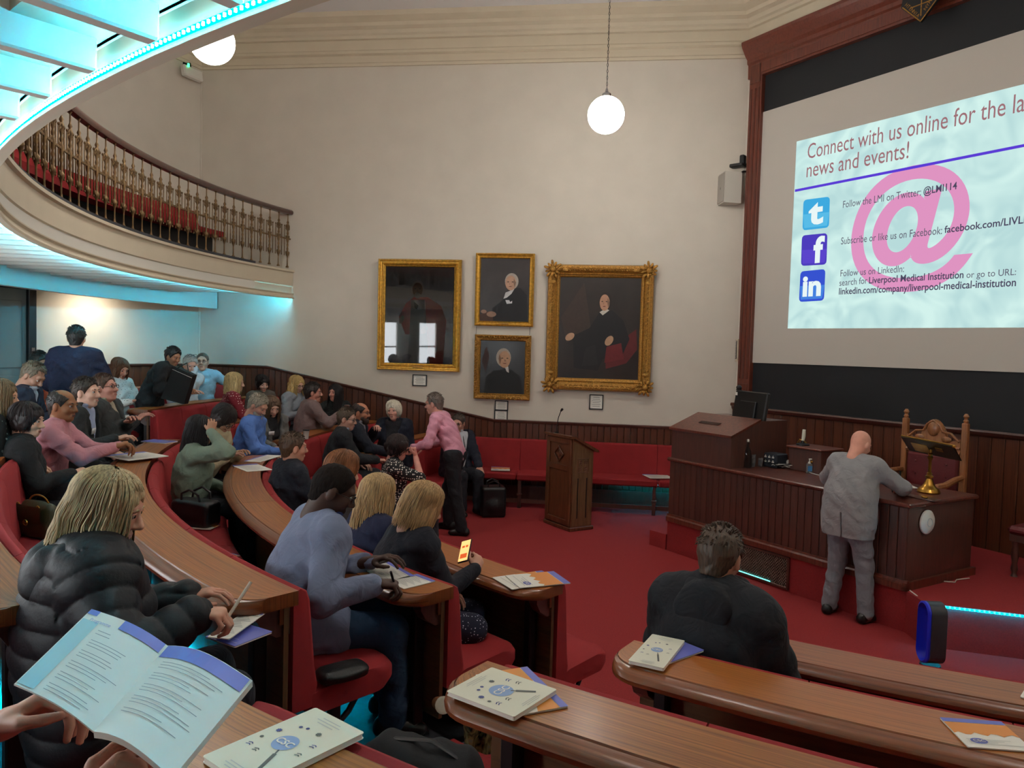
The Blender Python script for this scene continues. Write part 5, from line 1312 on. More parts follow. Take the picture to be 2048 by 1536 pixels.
        axs = [(A[sd][0], A[sd][1]) for sd in (1, -1)]+[(A[sd][1], A[sd][2]) for sd in (1, -1)]
        def quilt(X, Y, Z):
            q = (X-hip[0])*u2[0]+(Y-hip[1])*u2[1]+(Z-hip[2])*u2[2]; F = -.013*np.abs(np.sin(math.pi*q/.078))**.35+.004
            best = np.full(np.broadcast(X, Y, Z).shape, 9.); d2 = ((X-chest[0])*xr[0]+(Y-chest[1])*xr[1])
            for a_, b_ in axs:
                d = b_-a_; Lq = math.sqrt(d@d); tt = ((X-a_[0])*d[0]+(Y-a_[1])*d[1]+(Z-a_[2])*d[2])/Lq; t2 = np.clip(tt, 0, Lq); dist = np.sqrt((X-a_[0]-d[0]/Lq*t2)**2+(Y-a_[1]-d[1]/Lq*t2)**2+(Z-a_[2]-d[2]/Lq*t2)**2)
                F = np.where((dist < best) & (dist < .125) & (np.abs(d2) > .13), -.012*np.abs(np.sin(math.pi*tt/.07))**.35+.004, F); best = np.minimum(best, dist)
            return F+folds(.0015)(X, Y, Z)
        child('jacket', np_mesh('jacket', [tr_(sdf(P, h, disp=quilt))], [m_top]), t)
        hp_ = [cap(neck-fw*.05-xr*.11-u2*.01, neck-fw*.11-xr*.04-u2*.05, .062, .075, .03), cap(neck-fw*.05+xr*.11-u2*.01, neck-fw*.11+xr*.04-u2*.05, .062, .075, .03), cap(neck-fw*.12-xr*.04-u2*.09, neck-fw*.12+xr*.04-u2*.09, .07, k=.03), cap(neck-fw*.05+xr*.10-u2*.01, neck+fw*.07+xr*.075, .045, .035, .03), cap(neck-fw*.05-xr*.10-u2*.01, neck+fw*.07-xr*.075, .045, .035, .03)]
        child('hood', np_mesh('hood', [tr_(sdf(hp_, h, disp=folds(.006)))], [m_top]), t)
    elif kind == 'hoodie':
        g = .034; P = torso(g)+arms(g*1.0, upto=.95, gw=.024)+[ell3(chest-u1*.05-fw*.02, (.160*b**.8+g, .112*b**.8+g, .25), .10, RT), cap(sh-xr*sw*.75-u2*.01, sh+xr*sw*.75-u2*.01, .040+g, k=.06)]+[cap(neck+xr*q*.03-fw*.02, A[q][0]-u2*.015, .062, .078, .07) for q in (-1, 1)]
        child('hoodie', np_mesh('hoodie', [tr_(sdf(P, h, disp=folds(.0045)))], [m_top]), t)
        hp_ = collar(.036, .092, .014, .10, .03)+[ell3(neck-fw*.125-u2*.075, (.115, .036, .10), .06, RT)]
        child('hood', np_mesh('hood', [tr_(sdf(hp_, h, disp=folds(.004)))], [m_top]), t)
    else:
        g = {'shirt': .018, 'sweater': .024, 'blouse': .018, 'coat': .038}[kind]; P = torso(g)+arms(g*1.0, upto=slv*.96 if slv > .5 else 0, gw=.014)
        if kind == 'shirt': P += collar(.015, .060, .014, .12)
        if kind == 'coat': P += collar(.026, .072, .010, .2)+[cap(hip-(.08, 0, .1), hip+(.08, 0, -.1), .14, k=.06)]
        if kind == 'sweater': P += collar(.012, .062, .0, .02)+[ell3(chest-u1*.05-fw*.01, (.148*(.92 if fem else 1)*b**.8+g, .106*b**.8+g, .24), .10, RT)]
        cu = [wedge(.055, .06, .20)] if o.get('vneck') else []
        child({'coat': 'coat'}.get(kind, kind), np_mesh(kind, [tr_(sdf(P, h, cuts=cu, disp=folds({'shirt': .0065, 'sweater': .006, 'blouse': .006, 'coat': .008}[kind])))], [m_top]), t)
    bk, bc = bottom[0], bottom[1]; bm_ = bc if not isinstance(bc, tuple) else cloth(bc)
    if bk == 'skirt':
        P = torso(.006)[:1]
        for sd in (1, -1): P.append(cap(hip+np.array([sd*.075, 0, -.01]), hip+(kn[sd]-hip)*.98, .105, .088, .07))
        child('skirt', np_mesh('skirt', [tr_(sdf(P, h, disp=folds(.002)))], [bm_]), t)
        child('tights', np_mesh('tights', [tr_(sdf(legp(.003), h))], [cloth((24, 24, 28))]), t)
    else:
        P = [cap(hip-(.07*b, 0, 0), hip+(.07*b, 0, 0), .112*b, k=.05, ax=(0, 1, 0), fs=.95)]+legp(.022, .032)
        child('trousers', np_mesh('trousers', [tr_(sdf(P, h*1.1, disp=folds(.004)))], [bm_]), t)
    if shoes:
        for sd in (1, -1):
            o_ = child('shoe', SHOE, t); p = toW(np.array([an[sd][0], an[sd][1], 0.0]))-root; o_.location = tuple(p); o_.rotation_euler = (0, 0, -az-sd*.12); o_.scale = (s, s, s)
    HW = np.zeros((3, 3)); ex = np.array([[math.cos(az), math.sin(az), 0], [-math.sin(az), math.cos(az), 0], [0, 0, 1]])
    HW = (ex@HM)*s*hs; hl = toW(hd)-root
    HMx = Matrix(((*HW[0], hl[0]), (*HW[1], hl[1]), (*HW[2], hl[2]), (0, 0, 0, 1)))
    if hair[0] != 'bald':
        o_ = child('hair', hair_mesh(hair[0]), t); o_.matrix_local = HMx; o_.material_slots[0].link = 'OBJECT'; o_.material_slots[0].material = hair_mat(hair[1], .85 if hair[0] == 'crop' else .5)
    if glasses:
        o_ = child('glasses', GLASS_ME, t); o_.matrix_local = HMx @ (tr(0, 0, 0) if glasses == 'on' else tr(0, -.015, .085) @ rotx(rad(38)))
    info = dict(t=t, toW=toW, root=root, hd=hd, neck=neck, chest=chest, fw=fw, xr=xr, u2=u2, s=s, az=az, A=A, hip=hip, HMx=HMx)
    if extra:
        for e in extra:
            if e[0] == 'badge':     # name badge on the chest: (x, z, size, colour)
                mb = MB(); c = chest+xr*e[1]+u2*e[2]+fw*(.128*b**.7+.016+(.03 if fem else 0)); Mb = Matrix(((*xr, 0), (*fw, 0), (*u2, 0), (0, 0, 0, 1))).transposed()
                mb.box((0, 0, 0), (.085*e[3], .004, .055*e[3]), Mb); V = np.array(mb.v)+c; child('name_badge', np_mesh('name_badge', [tr_((V, np.array(mb.f)))], [mat('badge', e[4], .5)]), t)
            if e[0] == 'beard':
                V, F = sdf([ell3((0, .058, -.092), (.045, .045, .045), .02), cap((-.05, .04, -.06), (0, .07, -.10), .022, .024, .02), cap((.05, .04, -.06), (0, .07, -.10), .022, .024, .02), cap((-.025, .093, -.05), (.025, .093, -.05), .008, k=.01)], .006)
                o_ = child('beard', np_mesh('beard', [(V, F, 0)], [hair_mat(e[1])]), t); o_.matrix_local = HMx
            if e[0] == 'lanyard':
                mb = MB(); pts = [neck+xr*.05+fw*.05, chest+xr*.05+fw*.15+u2*.05, chest+fw*.15-u2*.10, chest-xr*.05+fw*.15+u2*.05, neck-xr*.05+fw*.05]; mb.tube(pts, .006, 5); F4 = np.array([f for f in mb.f if len(f) == 4]); child('lanyard', np_mesh('lanyard', [tr_((np.array(mb.v), F4))], [M_BLACK]), t)
    return info
# ================================================================== the people in the hall
SUIT = (26, 30, 40); NAVY = (22, 28, 48); PALE = (214, 172, 150); ROSY = (206, 152, 132)
person('man in navy suit standing with his back turned by the bright wall', (153, 677), 4, Y=7.75, face=-18, pose='stand', lean=4, bulk=1.12, head=(0, -4, 0), hair=('short', (42, 38, 36)), top=('jacket', (22, 30, 58), {'vent': 1}), inner=(200, 205, 215), r=((.30, .20, .95), {'hand': 'relaxed'}), l=((-.22, .24, .98), {}))
person('woman with long dark blonde hair in patterned top at the left edge', (2, 795), 4, Y=5.2, face=62, fem=True, hair=('long', (120, 96, 66)), top=('blouse', dots((24, 28, 30), (120, 130, 128), 26, .25)), head=(10, -6, 0))
person('greying man in navy suit looking down, behind the woman in black', (66, 752), 4, Y=7.1, face=74, lean=14, head=(22, -34, 0), hair=('receding', (112, 98, 80)), top=('jacket', NAVY), inner=(196, 202, 214), skinc=(176, 132, 110), r=('desk',), l=('desk',))
person('dark haired person in orange half hidden behind the man looking down', (78, 726), 5, Y=8.35, face=80, lean=8, hair=('shortthick', (38, 40, 38)), top=('sweater', (196, 72, 34)), head=(30, -20, 0), skinc=(150, 108, 84))
person('woman with short dark hair in a black top seen from behind at left', (55, 842), 3, Y=5.2, face=58, fem=True, head=(26, -6, 0), hair=('shortf', (34, 22, 22)), top=('sweater', (16, 17, 20)), bulk=1.05, h=.010, r=('desk',), l=('lap',))
i6 = person('balding man in pink shirt holding papers over the desk', (126, 812), 3, Y=5.85, face=72, lean=10, head=(22, -4, 0), hair=('balding', (34, 26, 22)), skinc=(150, 98, 66), browc=(30, 24, 20), top=('shirt', (196, 132, 142), {'sheen': .1}), h=.010, r=((.12, .50, .86), {'hand': 'hold'}), l=((-.06, .50, .84), {'hand': 'hold'}))
person('clean shaven man in dark jacket and pale blue shirt, profile to the right', (173, 786), 3, Y=6.65, face=80, lean=6, head=(14, 2, 0), hair=('short', (52, 42, 34)), skinc=PALE, top=('jacket', (30, 34, 36), {'open': .035, 'v0': -.12}), inner=(162, 176, 210), h=.010, r=('desk',), l=('lap',), extra=[('badge', .10, .06, .9, (226, 226, 226))])
person('man with glasses in charcoal cardigan, arms folded, leaning back', (210, 777), 3, Y=7.15, face=84, lean=-6, head=(12, 10, 0), hair=('short', (78, 56, 42)), skinc=(196, 140, 124), glasses='on', top=('jacket', (52, 54, 54), {'v0': .02}), inner=(170, 160, 140), bulk=1.12, r=('cross',), l=('cross',), extra=[('badge', -.09, .06, 1.0, (216, 216, 214))])
person('woman with brown bob in white patterned top by the panelled wall', (241, 738), 4, Y=9.3, face=104, fem=True, head=(16, -20, 0), hair=('bob', (112, 70, 46)), skinc=(214, 150, 124), top=('blouse', dots((222, 222, 218), (92, 96, 100), 42, .2)), r=('desk',), l=('desk',))
i10 = person('man in black coat standing bent over a big black bag', (346, 714), 4, Y=9.25, face=92, pose='stand', lean=30, head=(20, -16, 0), hair=('shortthick', (30, 28, 28)), skinc=(170, 120, 92), top=('coat', (25, 28, 32)), inner=None, r=((.10, .46, 1.06), {'hand': 'hold'}), l=((-.05, .52, 1.05), {'hand': 'fist'}))
person('white haired man with glasses on his head, hand at his chin', (380, 730), 4, Y=10.5, face=122, lean=14, head=(16, -18, 0), hair=('short', (190, 184, 176)), glasses='up', skinc=(214, 156, 136), top=('shirt', (206, 220, 228)), bulk=1.12, r=('desk',), l=((-.03, .23, 1.11), {'hand': 'fist', 'dir': (.1, -.2, 1), 'up': (0, 1, 0)}))
person('man with dark rimmed glasses in pale blue shirt facing the camera', (405, 724), 4, Y=11.0, face=160, lean=-2, head=(6, 2, 0), hair=('crop', (96, 72, 58)), glasses='on', skinc=PALE, top=('shirt', (150, 196, 220)), inner=None, l=((-.36, .20, .86), {'hand': 'relaxed', 'pole': (-.8, -.2, -.5)}), r=('lap',))
person('woman with blonde bob in dark red dotted blouse seen from behind', (470, 766), 3, Y=9.75, face=58, fem=True, bulk=1.12, head=(24, -4, 0), hair=('bob', (206, 184, 132)), skinc=PALE, top=('blouse', dots((120, 26, 40), (226, 200, 190), 34, .22)), r=('desk',), l=('desk',))
person('woman with short black hair peering down beside the panelling', (525, 768), 3, Y=10.75, face=134, fem=True, head=(8, -14, 0), hair=('shortf', (28, 20, 22)), skinc=(222, 178, 162), top=('sweater', (90, 84, 78)), r=('lap',), l=('lap',))
person('bearded grey man in bright blue shirt looking down at his lap', (516, 812), 2, Y=8.25, face=92, lean=12, head=(16, -30, 0), hair=('short', (150, 142, 126)), skinc=(200, 148, 126), top=('shirt', (84, 122, 194)), bulk=1.12, h=.010, extra=[('beard', (160, 152, 140))], r=((.16, .44, .70), {'hand': 'pen'}), l=('lap',))
person('woman with brown hair in grey blazer and name badge looking down', (545, 814), 2, Y=8.95, face=128, fem=True, lean=8, head=(14, -22, 0), hair=('long', (104, 80, 60)), skinc=(206, 160, 140), top=('jacket', (104, 104, 102), {'open': .03, 'v0': -.1}), inner=(22, 22, 26), h=.010, r=((.20, .44, .72), {'hand': 'hold'}), l=('lap',), extra=[('badge', .085, .07, .9, (230, 230, 232))])
person('wavy blonde woman with glasses in grey jumper by the sloping panelling', (594, 770), 3, Y=10.6, face=118, fem=True, head=(8, -12, 0), hair=('wavy', (196, 164, 104)), glasses='on', skinc=(216, 168, 148), top=('sweater', (134, 140, 148)), r=('desk',), l=('desk',))
i19 = person('man in brown tweed jacket turned away holding a cup', (627, 786), 2, Y=10.3, face=62, head=(20, 0, 0), hair=('shortthick', (42, 32, 28)), skinc=(190, 130, 112), top=('jacket', (122, 100, 98)), inner=(196, 190, 198), bulk=1.1, r=((.26, .38, .92), {'hand': 'hold'}), l=('lap',))
person('woman with long black hair and dark speckled top looking left', (671, 787), 2, Y=10.95, face=172, fem=True, head=(34, 4, 0), hair=('longdark', (26, 18, 20)), skinc=(216, 150, 134), top=('blouse', dots((24, 28, 28), (88, 96, 92), 60, .22)), r=('lap',), l=('lap',))
i21 = person('woman with long black hair in sage jumper raising a hand to her head', (402, 862), 2, Y=6.25, face=72, fem=True, lean=6, head=(14, -8, 0), hair=('longdark', (22, 18, 20)), skinc=(178, 130, 102), top=('sweater', (112, 128, 112)), h=.009, r=((.11, .17, 1.17), {'hand': 'hold', 'dir': (-.2, .15, 1), 'up': (1, .2, 0), 'pole': (.6, .5, -.7)}), l=('lap',))
person('dark haired person with glasses bending low in a cream checked scarf', (447, 838), 2, Y=7.0, face=94, fem=True, lean=24, head=(14, -44, 0), hair=('shortf', (40, 32, 30)), glasses='on', skinc=(176, 132, 108), top=('sweater', (186, 172, 140)), r=('desk',), l=('desk',))
person('brown haired man in dark navy jumper seen from behind', (588, 896), 1, face=52, lean=4, head=(6, -2, 0), hair=('short', (84, 62, 44)), skinc=(200, 146, 122), top=('sweater', (18, 24, 36)), h=.009, r=('desk',), l=('desk',))
person('man with glasses in dark suit with papers on his knees, far block', (694, 839), 1, Y=8.7, face=76, lean=8, head=(24, -6, 0), hair=('short', (82, 66, 50)), glasses='on', skinc=(196, 150, 130), top=('jacket', (24, 25, 29)), inner=(178, 190, 214), h=.010, r=((.12, .44, .72), {'hand': 'relaxed'}), l=('lap',))
person('balding bearded man with glasses in navy blazer and grey shirt', (722, 826), 1, Y=9.35, face=88, lean=4, head=(14, -2, 0), hair=('balding', (44, 32, 28)), glasses='on', skinc=(176, 118, 90), top=('jacket', (20, 26, 40), {'open': .05, 'v0': -.12}), inner=(138, 138, 146), r=((.14, .44, .72), {'hand': 'relaxed'}), l=('lap',), extra=[('beard', (58, 44, 38))])
person('woman with short white hair in navy cardigan reaching out a hand', (788, 822), 1, Y=9.85, face=188, fem=True, bulk=1.1, head=(4, 0, 4), hair=('shortf', (214, 206, 186)), skinc=(222, 168, 150), top=('jacket', (18, 24, 42), {'open': .03, 'v0': -.1}), inner=(28, 30, 36), r=((.14, .40, .96), {'hand': 'hold'}), l=('lap',), extra=[('badge', -.08, .05, .9, (226, 226, 230))])
i28 = person('man in pink shirt standing and leaning over the front desk', (868, 808), 0, Y=9.45, floor=.0, face=-72, pose='stand', lean=27, bulk=.93, twist=-6, head=(-4, -8, 0), hair=('receding', (108, 96, 86)), glasses='on', skinc=(206, 150, 132), top=('shirt', (226, 158, 178)), bottom=('trousers', (24, 24, 30)), h=.009, stance=.08, r=((.10, .46, .96), {'hand': 'flat'}), l=((-.22, .45, .99), {'hand': 'flat'}))
i29 = person('man in navy suit with lanyard sitting on the wall bench', (917, 847), 0, Y=10.75, face=150, lean=2, head=(44, -8, 0), hair=('short', (88, 78, 70)), glasses='on', skinc=(206, 154, 134), top=('jacket', (24, 28, 44), {'open': .06, 'v0': -.14}), inner=(214, 218, 224), bulk=1.12, h=.010, l=('knee',), r=('knee',), extra=[('lanyard',), ('badge', .10, .04, 1.1, (70, 190, 226))])
person('woman with dark curls in black and white patterned top, hand to mouth', (796, 897), 0, Y=8.0, face=80, fem=True, lean=6, head=(16, -12, 0), hair=('curly', (46, 28, 26)), glasses='on', skinc=(216, 152, 136), top=('blouse', dots((28, 26, 28), (226, 218, 206), 44, .34), {'sleeve': 0}), h=.009, r=((.06, .26, 1.10), {'hand': 'fist', 'dir': (-.15, -.1, 1), 'up': (.2, 1, 0), 'pole': (.5, .6, -.8)}), l=('lap',))
person('red haired person mostly hidden behind the man in the blue-grey jacket', (684, 943), 1, face=54, fem=True, hair=('shortf', (140, 88, 52)), skinc=PALE, top=('sweater', (60, 52, 50)), head=(0, -14, 0))
i32 = person('man in blue-grey sports jacket writing at the oak desk', (668, 982), 2, Y=3.62, face=74, lean=14, twist=-14, head=(4, -26, 0), hair=('crop', (27, 20, 17)), skinc=(72, 48, 38), browc=(20, 16, 14), glasses='on', top=('jacket', (112, 121, 146), {'vent': 1, 'fold': .006}), inner=(44, 60, 120), bottom=('trousers', (34, 62, 90)), h=.0075, bulk=1.1, r=(at_z(752, 1166, 1.222), {'w': 1, 'hand': 'pen', 'dir': (.0, 1, -.12)}), l=((-.06, .36, .795), {'hand': 'relaxed'}))
i33 = person('woman with long blonde hair in navy top seen from behind', (757, 990), 1, Y=4.55, face=48, fem=True, lean=8, head=(10, -10, 0), hair=('long', (190, 158, 112)), skinc=PALE, top=('sweater', (22, 28, 58)), h=.008, r=('desk',), l=('desk',))
i34 = person('woman with blonde bob in navy cardigan and dotted skirt using a phone', (846, 1012), 1, Y=4.15, face=84, fem=True, lean=12, twist=-26, head=(-18, -22, 0), hair=('bob', (186, 150, 104)), skinc=(216, 166, 144), top=('sweater', (16, 19, 32)), bottom=('skirt', dots((24, 28, 50), (214, 218, 230), 62, .2)), h=.0075, bulk=1.15, r=(at_y(950, 1138, 4.22), {'w': 1, 'hand': 'hold', 'dir': (-.75, .35, .55), 'up': (.5, .6, .4)}), l=('lap',))
i35 = person('blonde woman in black quilted puffer jacket writing, nearest seat', (217, 1018), 3, Y=2.42, face=54, fem=True, lean=3, headfwd=8, head=(26, -18, 0), hair=('long', (182, 158, 118)), skinc=(206, 150, 126), top=('puffer', mat('quilted_nylon', (15, 16, 22), .55, noise=.1, nscale=8, bump=.2, bscale=60, spec=.35)), h=.006, bulk=1.06, r=(at_y(392, 1226, 2.30), {'w': 1, 'hand': 'pen', 'dir': (.45, .8, -.05)}), l=('desk',))
i36 = person('bald man in light grey suit leaning on the lecture desk', (1721, 889), 0, Y=6.72, floor=0, face=50, pose='stand', lean=13, twist=0, bulk=1.16, head=(10, -26, 0), hair=('bald', (150, 130, 120)), skinc=(222, 160, 138), top=('jacket', (140, 140, 142), {'vent': 1, 'fold': .0035}), inner=(220, 220, 224), bottom=('trousers', (124, 128, 136)), h=.009, stance=.02, legs={1: ((.13, .06, .50), (.17, .04, .085)), -1: ((-.11, .06, .50), (-.15, .02, .085))}, r=((.24, .48, 1.15), {'hand': 'pen', 'pole': (1, -.1, -.5)}), l=((-.22, .46, 1.15), {'hand': 'flat', 'pole': (-1, -.1, -.5)}))
i37 = person('man with short brown hair in black hoodie, near right seats', (1440, 1116), 1, Y=3.12, face=36, lean=10, head=(2, -18, 0), hair=('short', (78, 60, 46)), skinc=(198, 144, 118), top=('hoodie', (18, 20, 27)), h=.008, bulk=1.08, r=('desk',), l=('desk',))

# reader at the left whose hands hold the open programme in the foreground
BK = at_y(262, 1375, 1.20)
iR = person('reader at the near left edge holding an open programme', None, 4, H=np.array([-1.03, .80, 1.93]), face=40, lean=8, head=(10, -24, 0), hair=('short', (70, 56, 44)), skinc=(206, 150, 128), top=('sweater', dots((24, 24, 26), (84, 84, 86), 30, .2), {'sleeve': .0}), l=(at_y(0, 1452, 1.26), {'w': 1, 'hand': 'hold', 'dir': (.42, .75, .42), 'up': (-.6, -.3, .55), 'pole': (-.6, .0, -.8)}), r=(at_y(196, 1640, 1.06), {'w': 1, 'hand': 'hold', 'dir': (.10, .85, .5), 'up': (.5, -.5, .3), 'pole': (.7, -.2, -.6)}), h=.01)
# ================================================================== small things
M_PURPLE = mat('programme_violet', (104, 112, 196), .45); M_CREAM = mat('cream_card', (226, 226, 206), .5); M_INK = mat('ink', (150, 150, 152), .8); M_ORANGE = mat('print_orange', (222, 140, 62), .5); M_DISC = mat('print_blue', (140, 170, 212), .5); M_NAVYP = mat('print_navy', (52, 66, 128), .5); M_OLIVE = mat('print_olive', (92, 96, 92), .6); M_GREYP = mat('print_pale_grey', (196, 198, 192), .7)
def fr3(A, B, D):     # frame from three corners: x along A->B, y along A->D
    A, B, D = map(np.array, (A, B, D)); x = nrm(B-A); z = nrm(np.cross(x, D-A)); 
    if z[2] < 0: z = -z
    y = np.cross(z, x); y = y if y@(D-A) > 0 else y; return x, y, z
def flatmat(A, B, D):
    x, y, z = fr3(A, B, D); s_ = 1 if y@(np.array(D)-np.array(A)) > 0 else -1
    return Matrix(((x[0], y[0]*1, z[0], A[0]), (x[1], y[1], z[1], A[1]), (x[2], y[2], z[2], A[2]), (0, 0, 0, 1))), float(np.linalg.norm(np.array(B)-np.array(A))), float((np.array(D)-np.array(A))@y)
def sheet(mb, x0, y0, x1, y1, z, m=0): mb.add([(x0, y0, z), (x1, y0, z), (x1, y1, z), (x0, y1, z)], [(0, 1, 2, 3)], m)
def rrect(w_, h_, r_, n=5):
    P = []
    for cx, cy, a0 in ((w_-r_, r_, -90), (w_-r_, h_-r_, 0), (r_, h_-r_, 90), (r_, r_, 180)):
        for i in range(n+1): a = rad(a0+90*i/n); P.append((cx+r_*math.cos(a), cy+r_*math.sin(a)))
    return P
def booklet(label, A, B, D, design='csc', th=.008, group=None, open_=0.0):
    """A lower left, B lower right, D upper left corner of the cover (world points)"""
    M_, w_, h_ = flatmat(A, B, D)
    sg = 1 if h_ > 0 else -1; h_ = abs(h_)
    if sg < 0: M_ = M_ @ Matrix.Diagonal((1, -1, 1, 1))
    t = thing('booklet', label, 'booklet', mat=M_ if sg > 0 else M_.copy(), group=group)
    if sg < 0:
        loc = M_.translation.copy(); t.matrix_world = Matrix.Identity(4); t.location = loc
    def put(mb, name, mats, par=t):
        if sg < 0:
            R_ = M_.to_3x3(); mb.v = [tuple(R_ @ Vector(v)) for v in mb.v]
        return mb.build(name, mats, par, local=True)
    mb = MB(); mb.prism(rrect(w_, h_, .006), .0, .0012); mb.prism([(x*.985+.002, y*.985+.001) for x, y in rrect(w_, h_, .006)], .0012, th-.0015); put(mb, 'pages', M_PAPER)
    cov = M_CREAM if design == 'csc' else (M_PAPER if design != 'violet' else M_PURPLE)
    mb = MB(); mb.prism(rrect(w_, h_, .006), th-.0015, th); c = put(mb, 'cover', cov)
    z = th+.0008
    if design == 'csc':
        mb = MB(); mb.add([(w_*.48+w_*.17*math.cos(a), h_*.50+w_*.17*math.sin(a), z) for a in [2*math.pi*i/24 for i in range(24)]], [tuple(range(24))]); put(mb, 'printed_disc', M_DISC, c)
        me = text_mesh('CSC', M_PAPER, w_*.155, bold=.0006, align='CENTER'); o = child('lettering', me, c); q = tr(w_*.48, h_*.5-w_*.055, z+.0012); o.matrix_local = q if sg > 0 else M_.to_3x3().to_4x4() @ q
        mb = MB(); mb.tube([(w_*.60, h_*.36, z), (w_*.75, h_*.16, z)], w_*.026, 6, flat=.1); mb.tube([(w_*.56, h_*.41, z), (w_*.60, h_*.36, z)], w_*.012, 6, flat=.1); put(mb, 'printed_magnifier', M_OLIVE, c)
        rnd = random.Random(label); k = 0
        for fx, fy, kd in ((.16, .58, 0), (.13, .44, 1), (.16, .32, 2), (.34, .30, 2), (.40, .74, 1), (.62, .74, 0), (.80, .60, 2), (.82, .46, 2), (.30, .72, 1)):
            mb = MB(); cx, cy, rr = w_*fx, h_*fy, w_*.045
            if kd == 0: mb.add([(cx+rr*(1 if i % 2 else .72)*math.cos(math.pi*i/8), cy+rr*(1 if i % 2 else .72)*math.sin(math.pi*i/8), z) for i in range(16)], [tuple(range(16))])
            elif kd == 1: mb.add([(cx+rr*.6*math.cos(2*math.pi*i/8), cy+rr*.6*math.sin(2*math.pi*i/8), z) for i in range(8)], [tuple(range(8))])
            else:
                for q in (-.5, .4): mb.tube([(cx-rr*.8, cy+rr*q, z), (cx+rr*.2, cy+rr*(q+.5), z), (cx+rr*.9, cy+rr*(q+.1), z)], rr*.16, 4, flat=.1)
            put(mb, 'printed_motif', M_OLIVE if k % 2 else M_NAVYP, c); k += 1
        mb = MB()
        for q, ww in ((.92, .34), (.885, .44), (.85, .30), (.10, .34), (.07, .40), (.04, .28)): sheet(mb, w_*(.5-ww/2), h_*q, w_*(.5+ww/2), h_*(q+.010), z)
        tag(put(mb, 'lines_of_print', M_GREYP, c), kind='stuff')
    else:
        mb = MB(); sheet(mb, 0, h_*.86, w_, h_, z); put(mb, 'printed_band', M_PURPLE, c)
        if design == 'photo':
            mb = MB(); n = 12; mb.add([(w_*i/n, h_*(.46+.05*math.sin(i*1.9)), z) for i in range(n+1)]+[(w_, h_*.85, z), (0, h_*.85, z)], [tuple(range(n+3))]); put(mb, 'printed_photo', M_ORANGE, c)
            mb = MB(); mb.add([(w_*.27+w_*.13*math.cos(2*math.pi*i/20), h_*.22+w_*.09*math.sin(2*math.pi*i/20), z+.0004) for i in range(20)], [tuple(range(20))]); put(mb, 'printed_disc', M_PURPLE, c)
            me = text_mesh('CSC', M_PAPER, w_*.10, bold=.0004, align='CENTER'); o = child('lettering', me, c); q = tr(w_*.27, h_*.22-w_*.035, z+.0016); o.matrix_local = q if sg > 0 else M_.to_3x3().to_4x4() @ q
        mb = MB()
        for i in range(14 if design == 'text' else 4): sheet(mb, w_*.1, h_*(.80-.052*i if design == 'text' else .12+.05*i), w_*(.9-.12*((i*7) % 4)), h_*(.80-.052*i if design == 'text' else .12+.05*i)+h_*.012, z+.0004)
        tag(put(mb, 'lines_of_print', M_INK if design == 'text' else M_GREYP, c), kind='stuff')
    return t
def on(k): return ZD[k]+.001
def zq(pts, z): return [at_z(x, y, z) for x, y in pts]
# notebooks and programmes on the desks (pixel corners: lower left, lower right, upper left of the cover)
def pl(label, k, A, B, D, design, th=.010, dz=0.0, group='conference booklets'):
    z = (ZD[k] if isinstance(k, int) else k)+.002+dz; A, B, D = zq([A, B, D], z); return booklet(label, A, B, D, design, th, group)
pl('cream CSC notebook on the nearest desk beside the open programme', 4, (404, 1524), (500, 1590), (590, 1404), 'csc', .012)
pl('programme with an orange picture under the cream notebook on the near right desk', 3, (1022, 1436), (950, 1352), (1100, 1380), 'photo', .004)
pl('cream CSC notebook lying at the rounded end of the near right desk', 3, (1028, 1443), (1114, 1387), (957, 1356), 'csc', .012, .006)
pl('violet programme poking out under the notebook on the second right desk', 2, (1312, 1338), (1268, 1318), (1388, 1295), 'violet', .006)
pl('cream CSC notebook with a violet programme under it on the second right desk', 2, (1256, 1327), (1327, 1343), (1316, 1276), 'csc', .012, .008)
pl('programme with orange picture and CSC mark at the right edge of the second right desk', 2, (1936, 1496), (2070, 1506), (1920, 1440), 'photo', .004)
pl('white paper at the right edge on the front right desk', 1, (2040, 1395), (2100, 1412), (2042, 1362), 'text', .004)
pl('programme on the end of the front desk by the carpet', 1, (1024, 1180), (984, 1156), (1098, 1150), 'photo', .004)
pl('second programme lying askew on the front desk by the carpet', 1, (1040, 1177), (1010, 1152), (1102, 1140), 'photo', .004, .005)
pl('left page of programme the man in the blue-grey jacket writes on', 2, (716, 1132), (770, 1164), (746, 1108), 'text', .004)
pl('right page of programme the man in the blue-grey jacket writes on', 2, (772, 1164), (808, 1179), (800, 1136), 'text', .004)
pl('programme on the curved desk beside the man in the navy jumper', 2, (494, 944), (545, 940), (512, 928), 'text', .004)
pl('thick programme on the far end of the second desk ring', 2, (520, 925), (562, 912), (540, 908), 'text', .006)
pl('large white papers held over the desk by the man in pink', 3, (256, 922), (338, 913), (262, 907), 'text', .006, .02)
pl('black folder on the third desk beside the large white papers', 3, (330, 888), (356, 884), (338, 876), 'violet', .01)
pl('booklet on the red seat left of the puffer jacket', FL[3]+.475, (30, 1152), (90, 1156), (60, 1136), 'photo', .004)
pl('booklet on the red seat between the two curved desks', FL[2]+.475, (352, 1056), (420, 1060), (368, 1046), 'photo', .004)
pl('small booklet further right on the red seat between the desks', FL[2]+.475, (440, 1110), (466, 1116), (446, 1104), 'photo', .004)
pl('white notepaper on the knees beside the puffer jacket', FL[3]+.66, (414, 1276), (458, 1280), (424, 1216), 'text', .004, .025)
pl('blue conference magazine under the notepaper by the puffer jacket', FL[3]+.66, (410, 1276), (470, 1296), (446, 1236), 'violet', .006)
pl('open programme on the lap of the woman in sage', FL[2]+.70, (452, 948), (486, 950), (456, 926), 'text', .005)
def on_bench(px, py): return at_z(px, py, zse+.015)
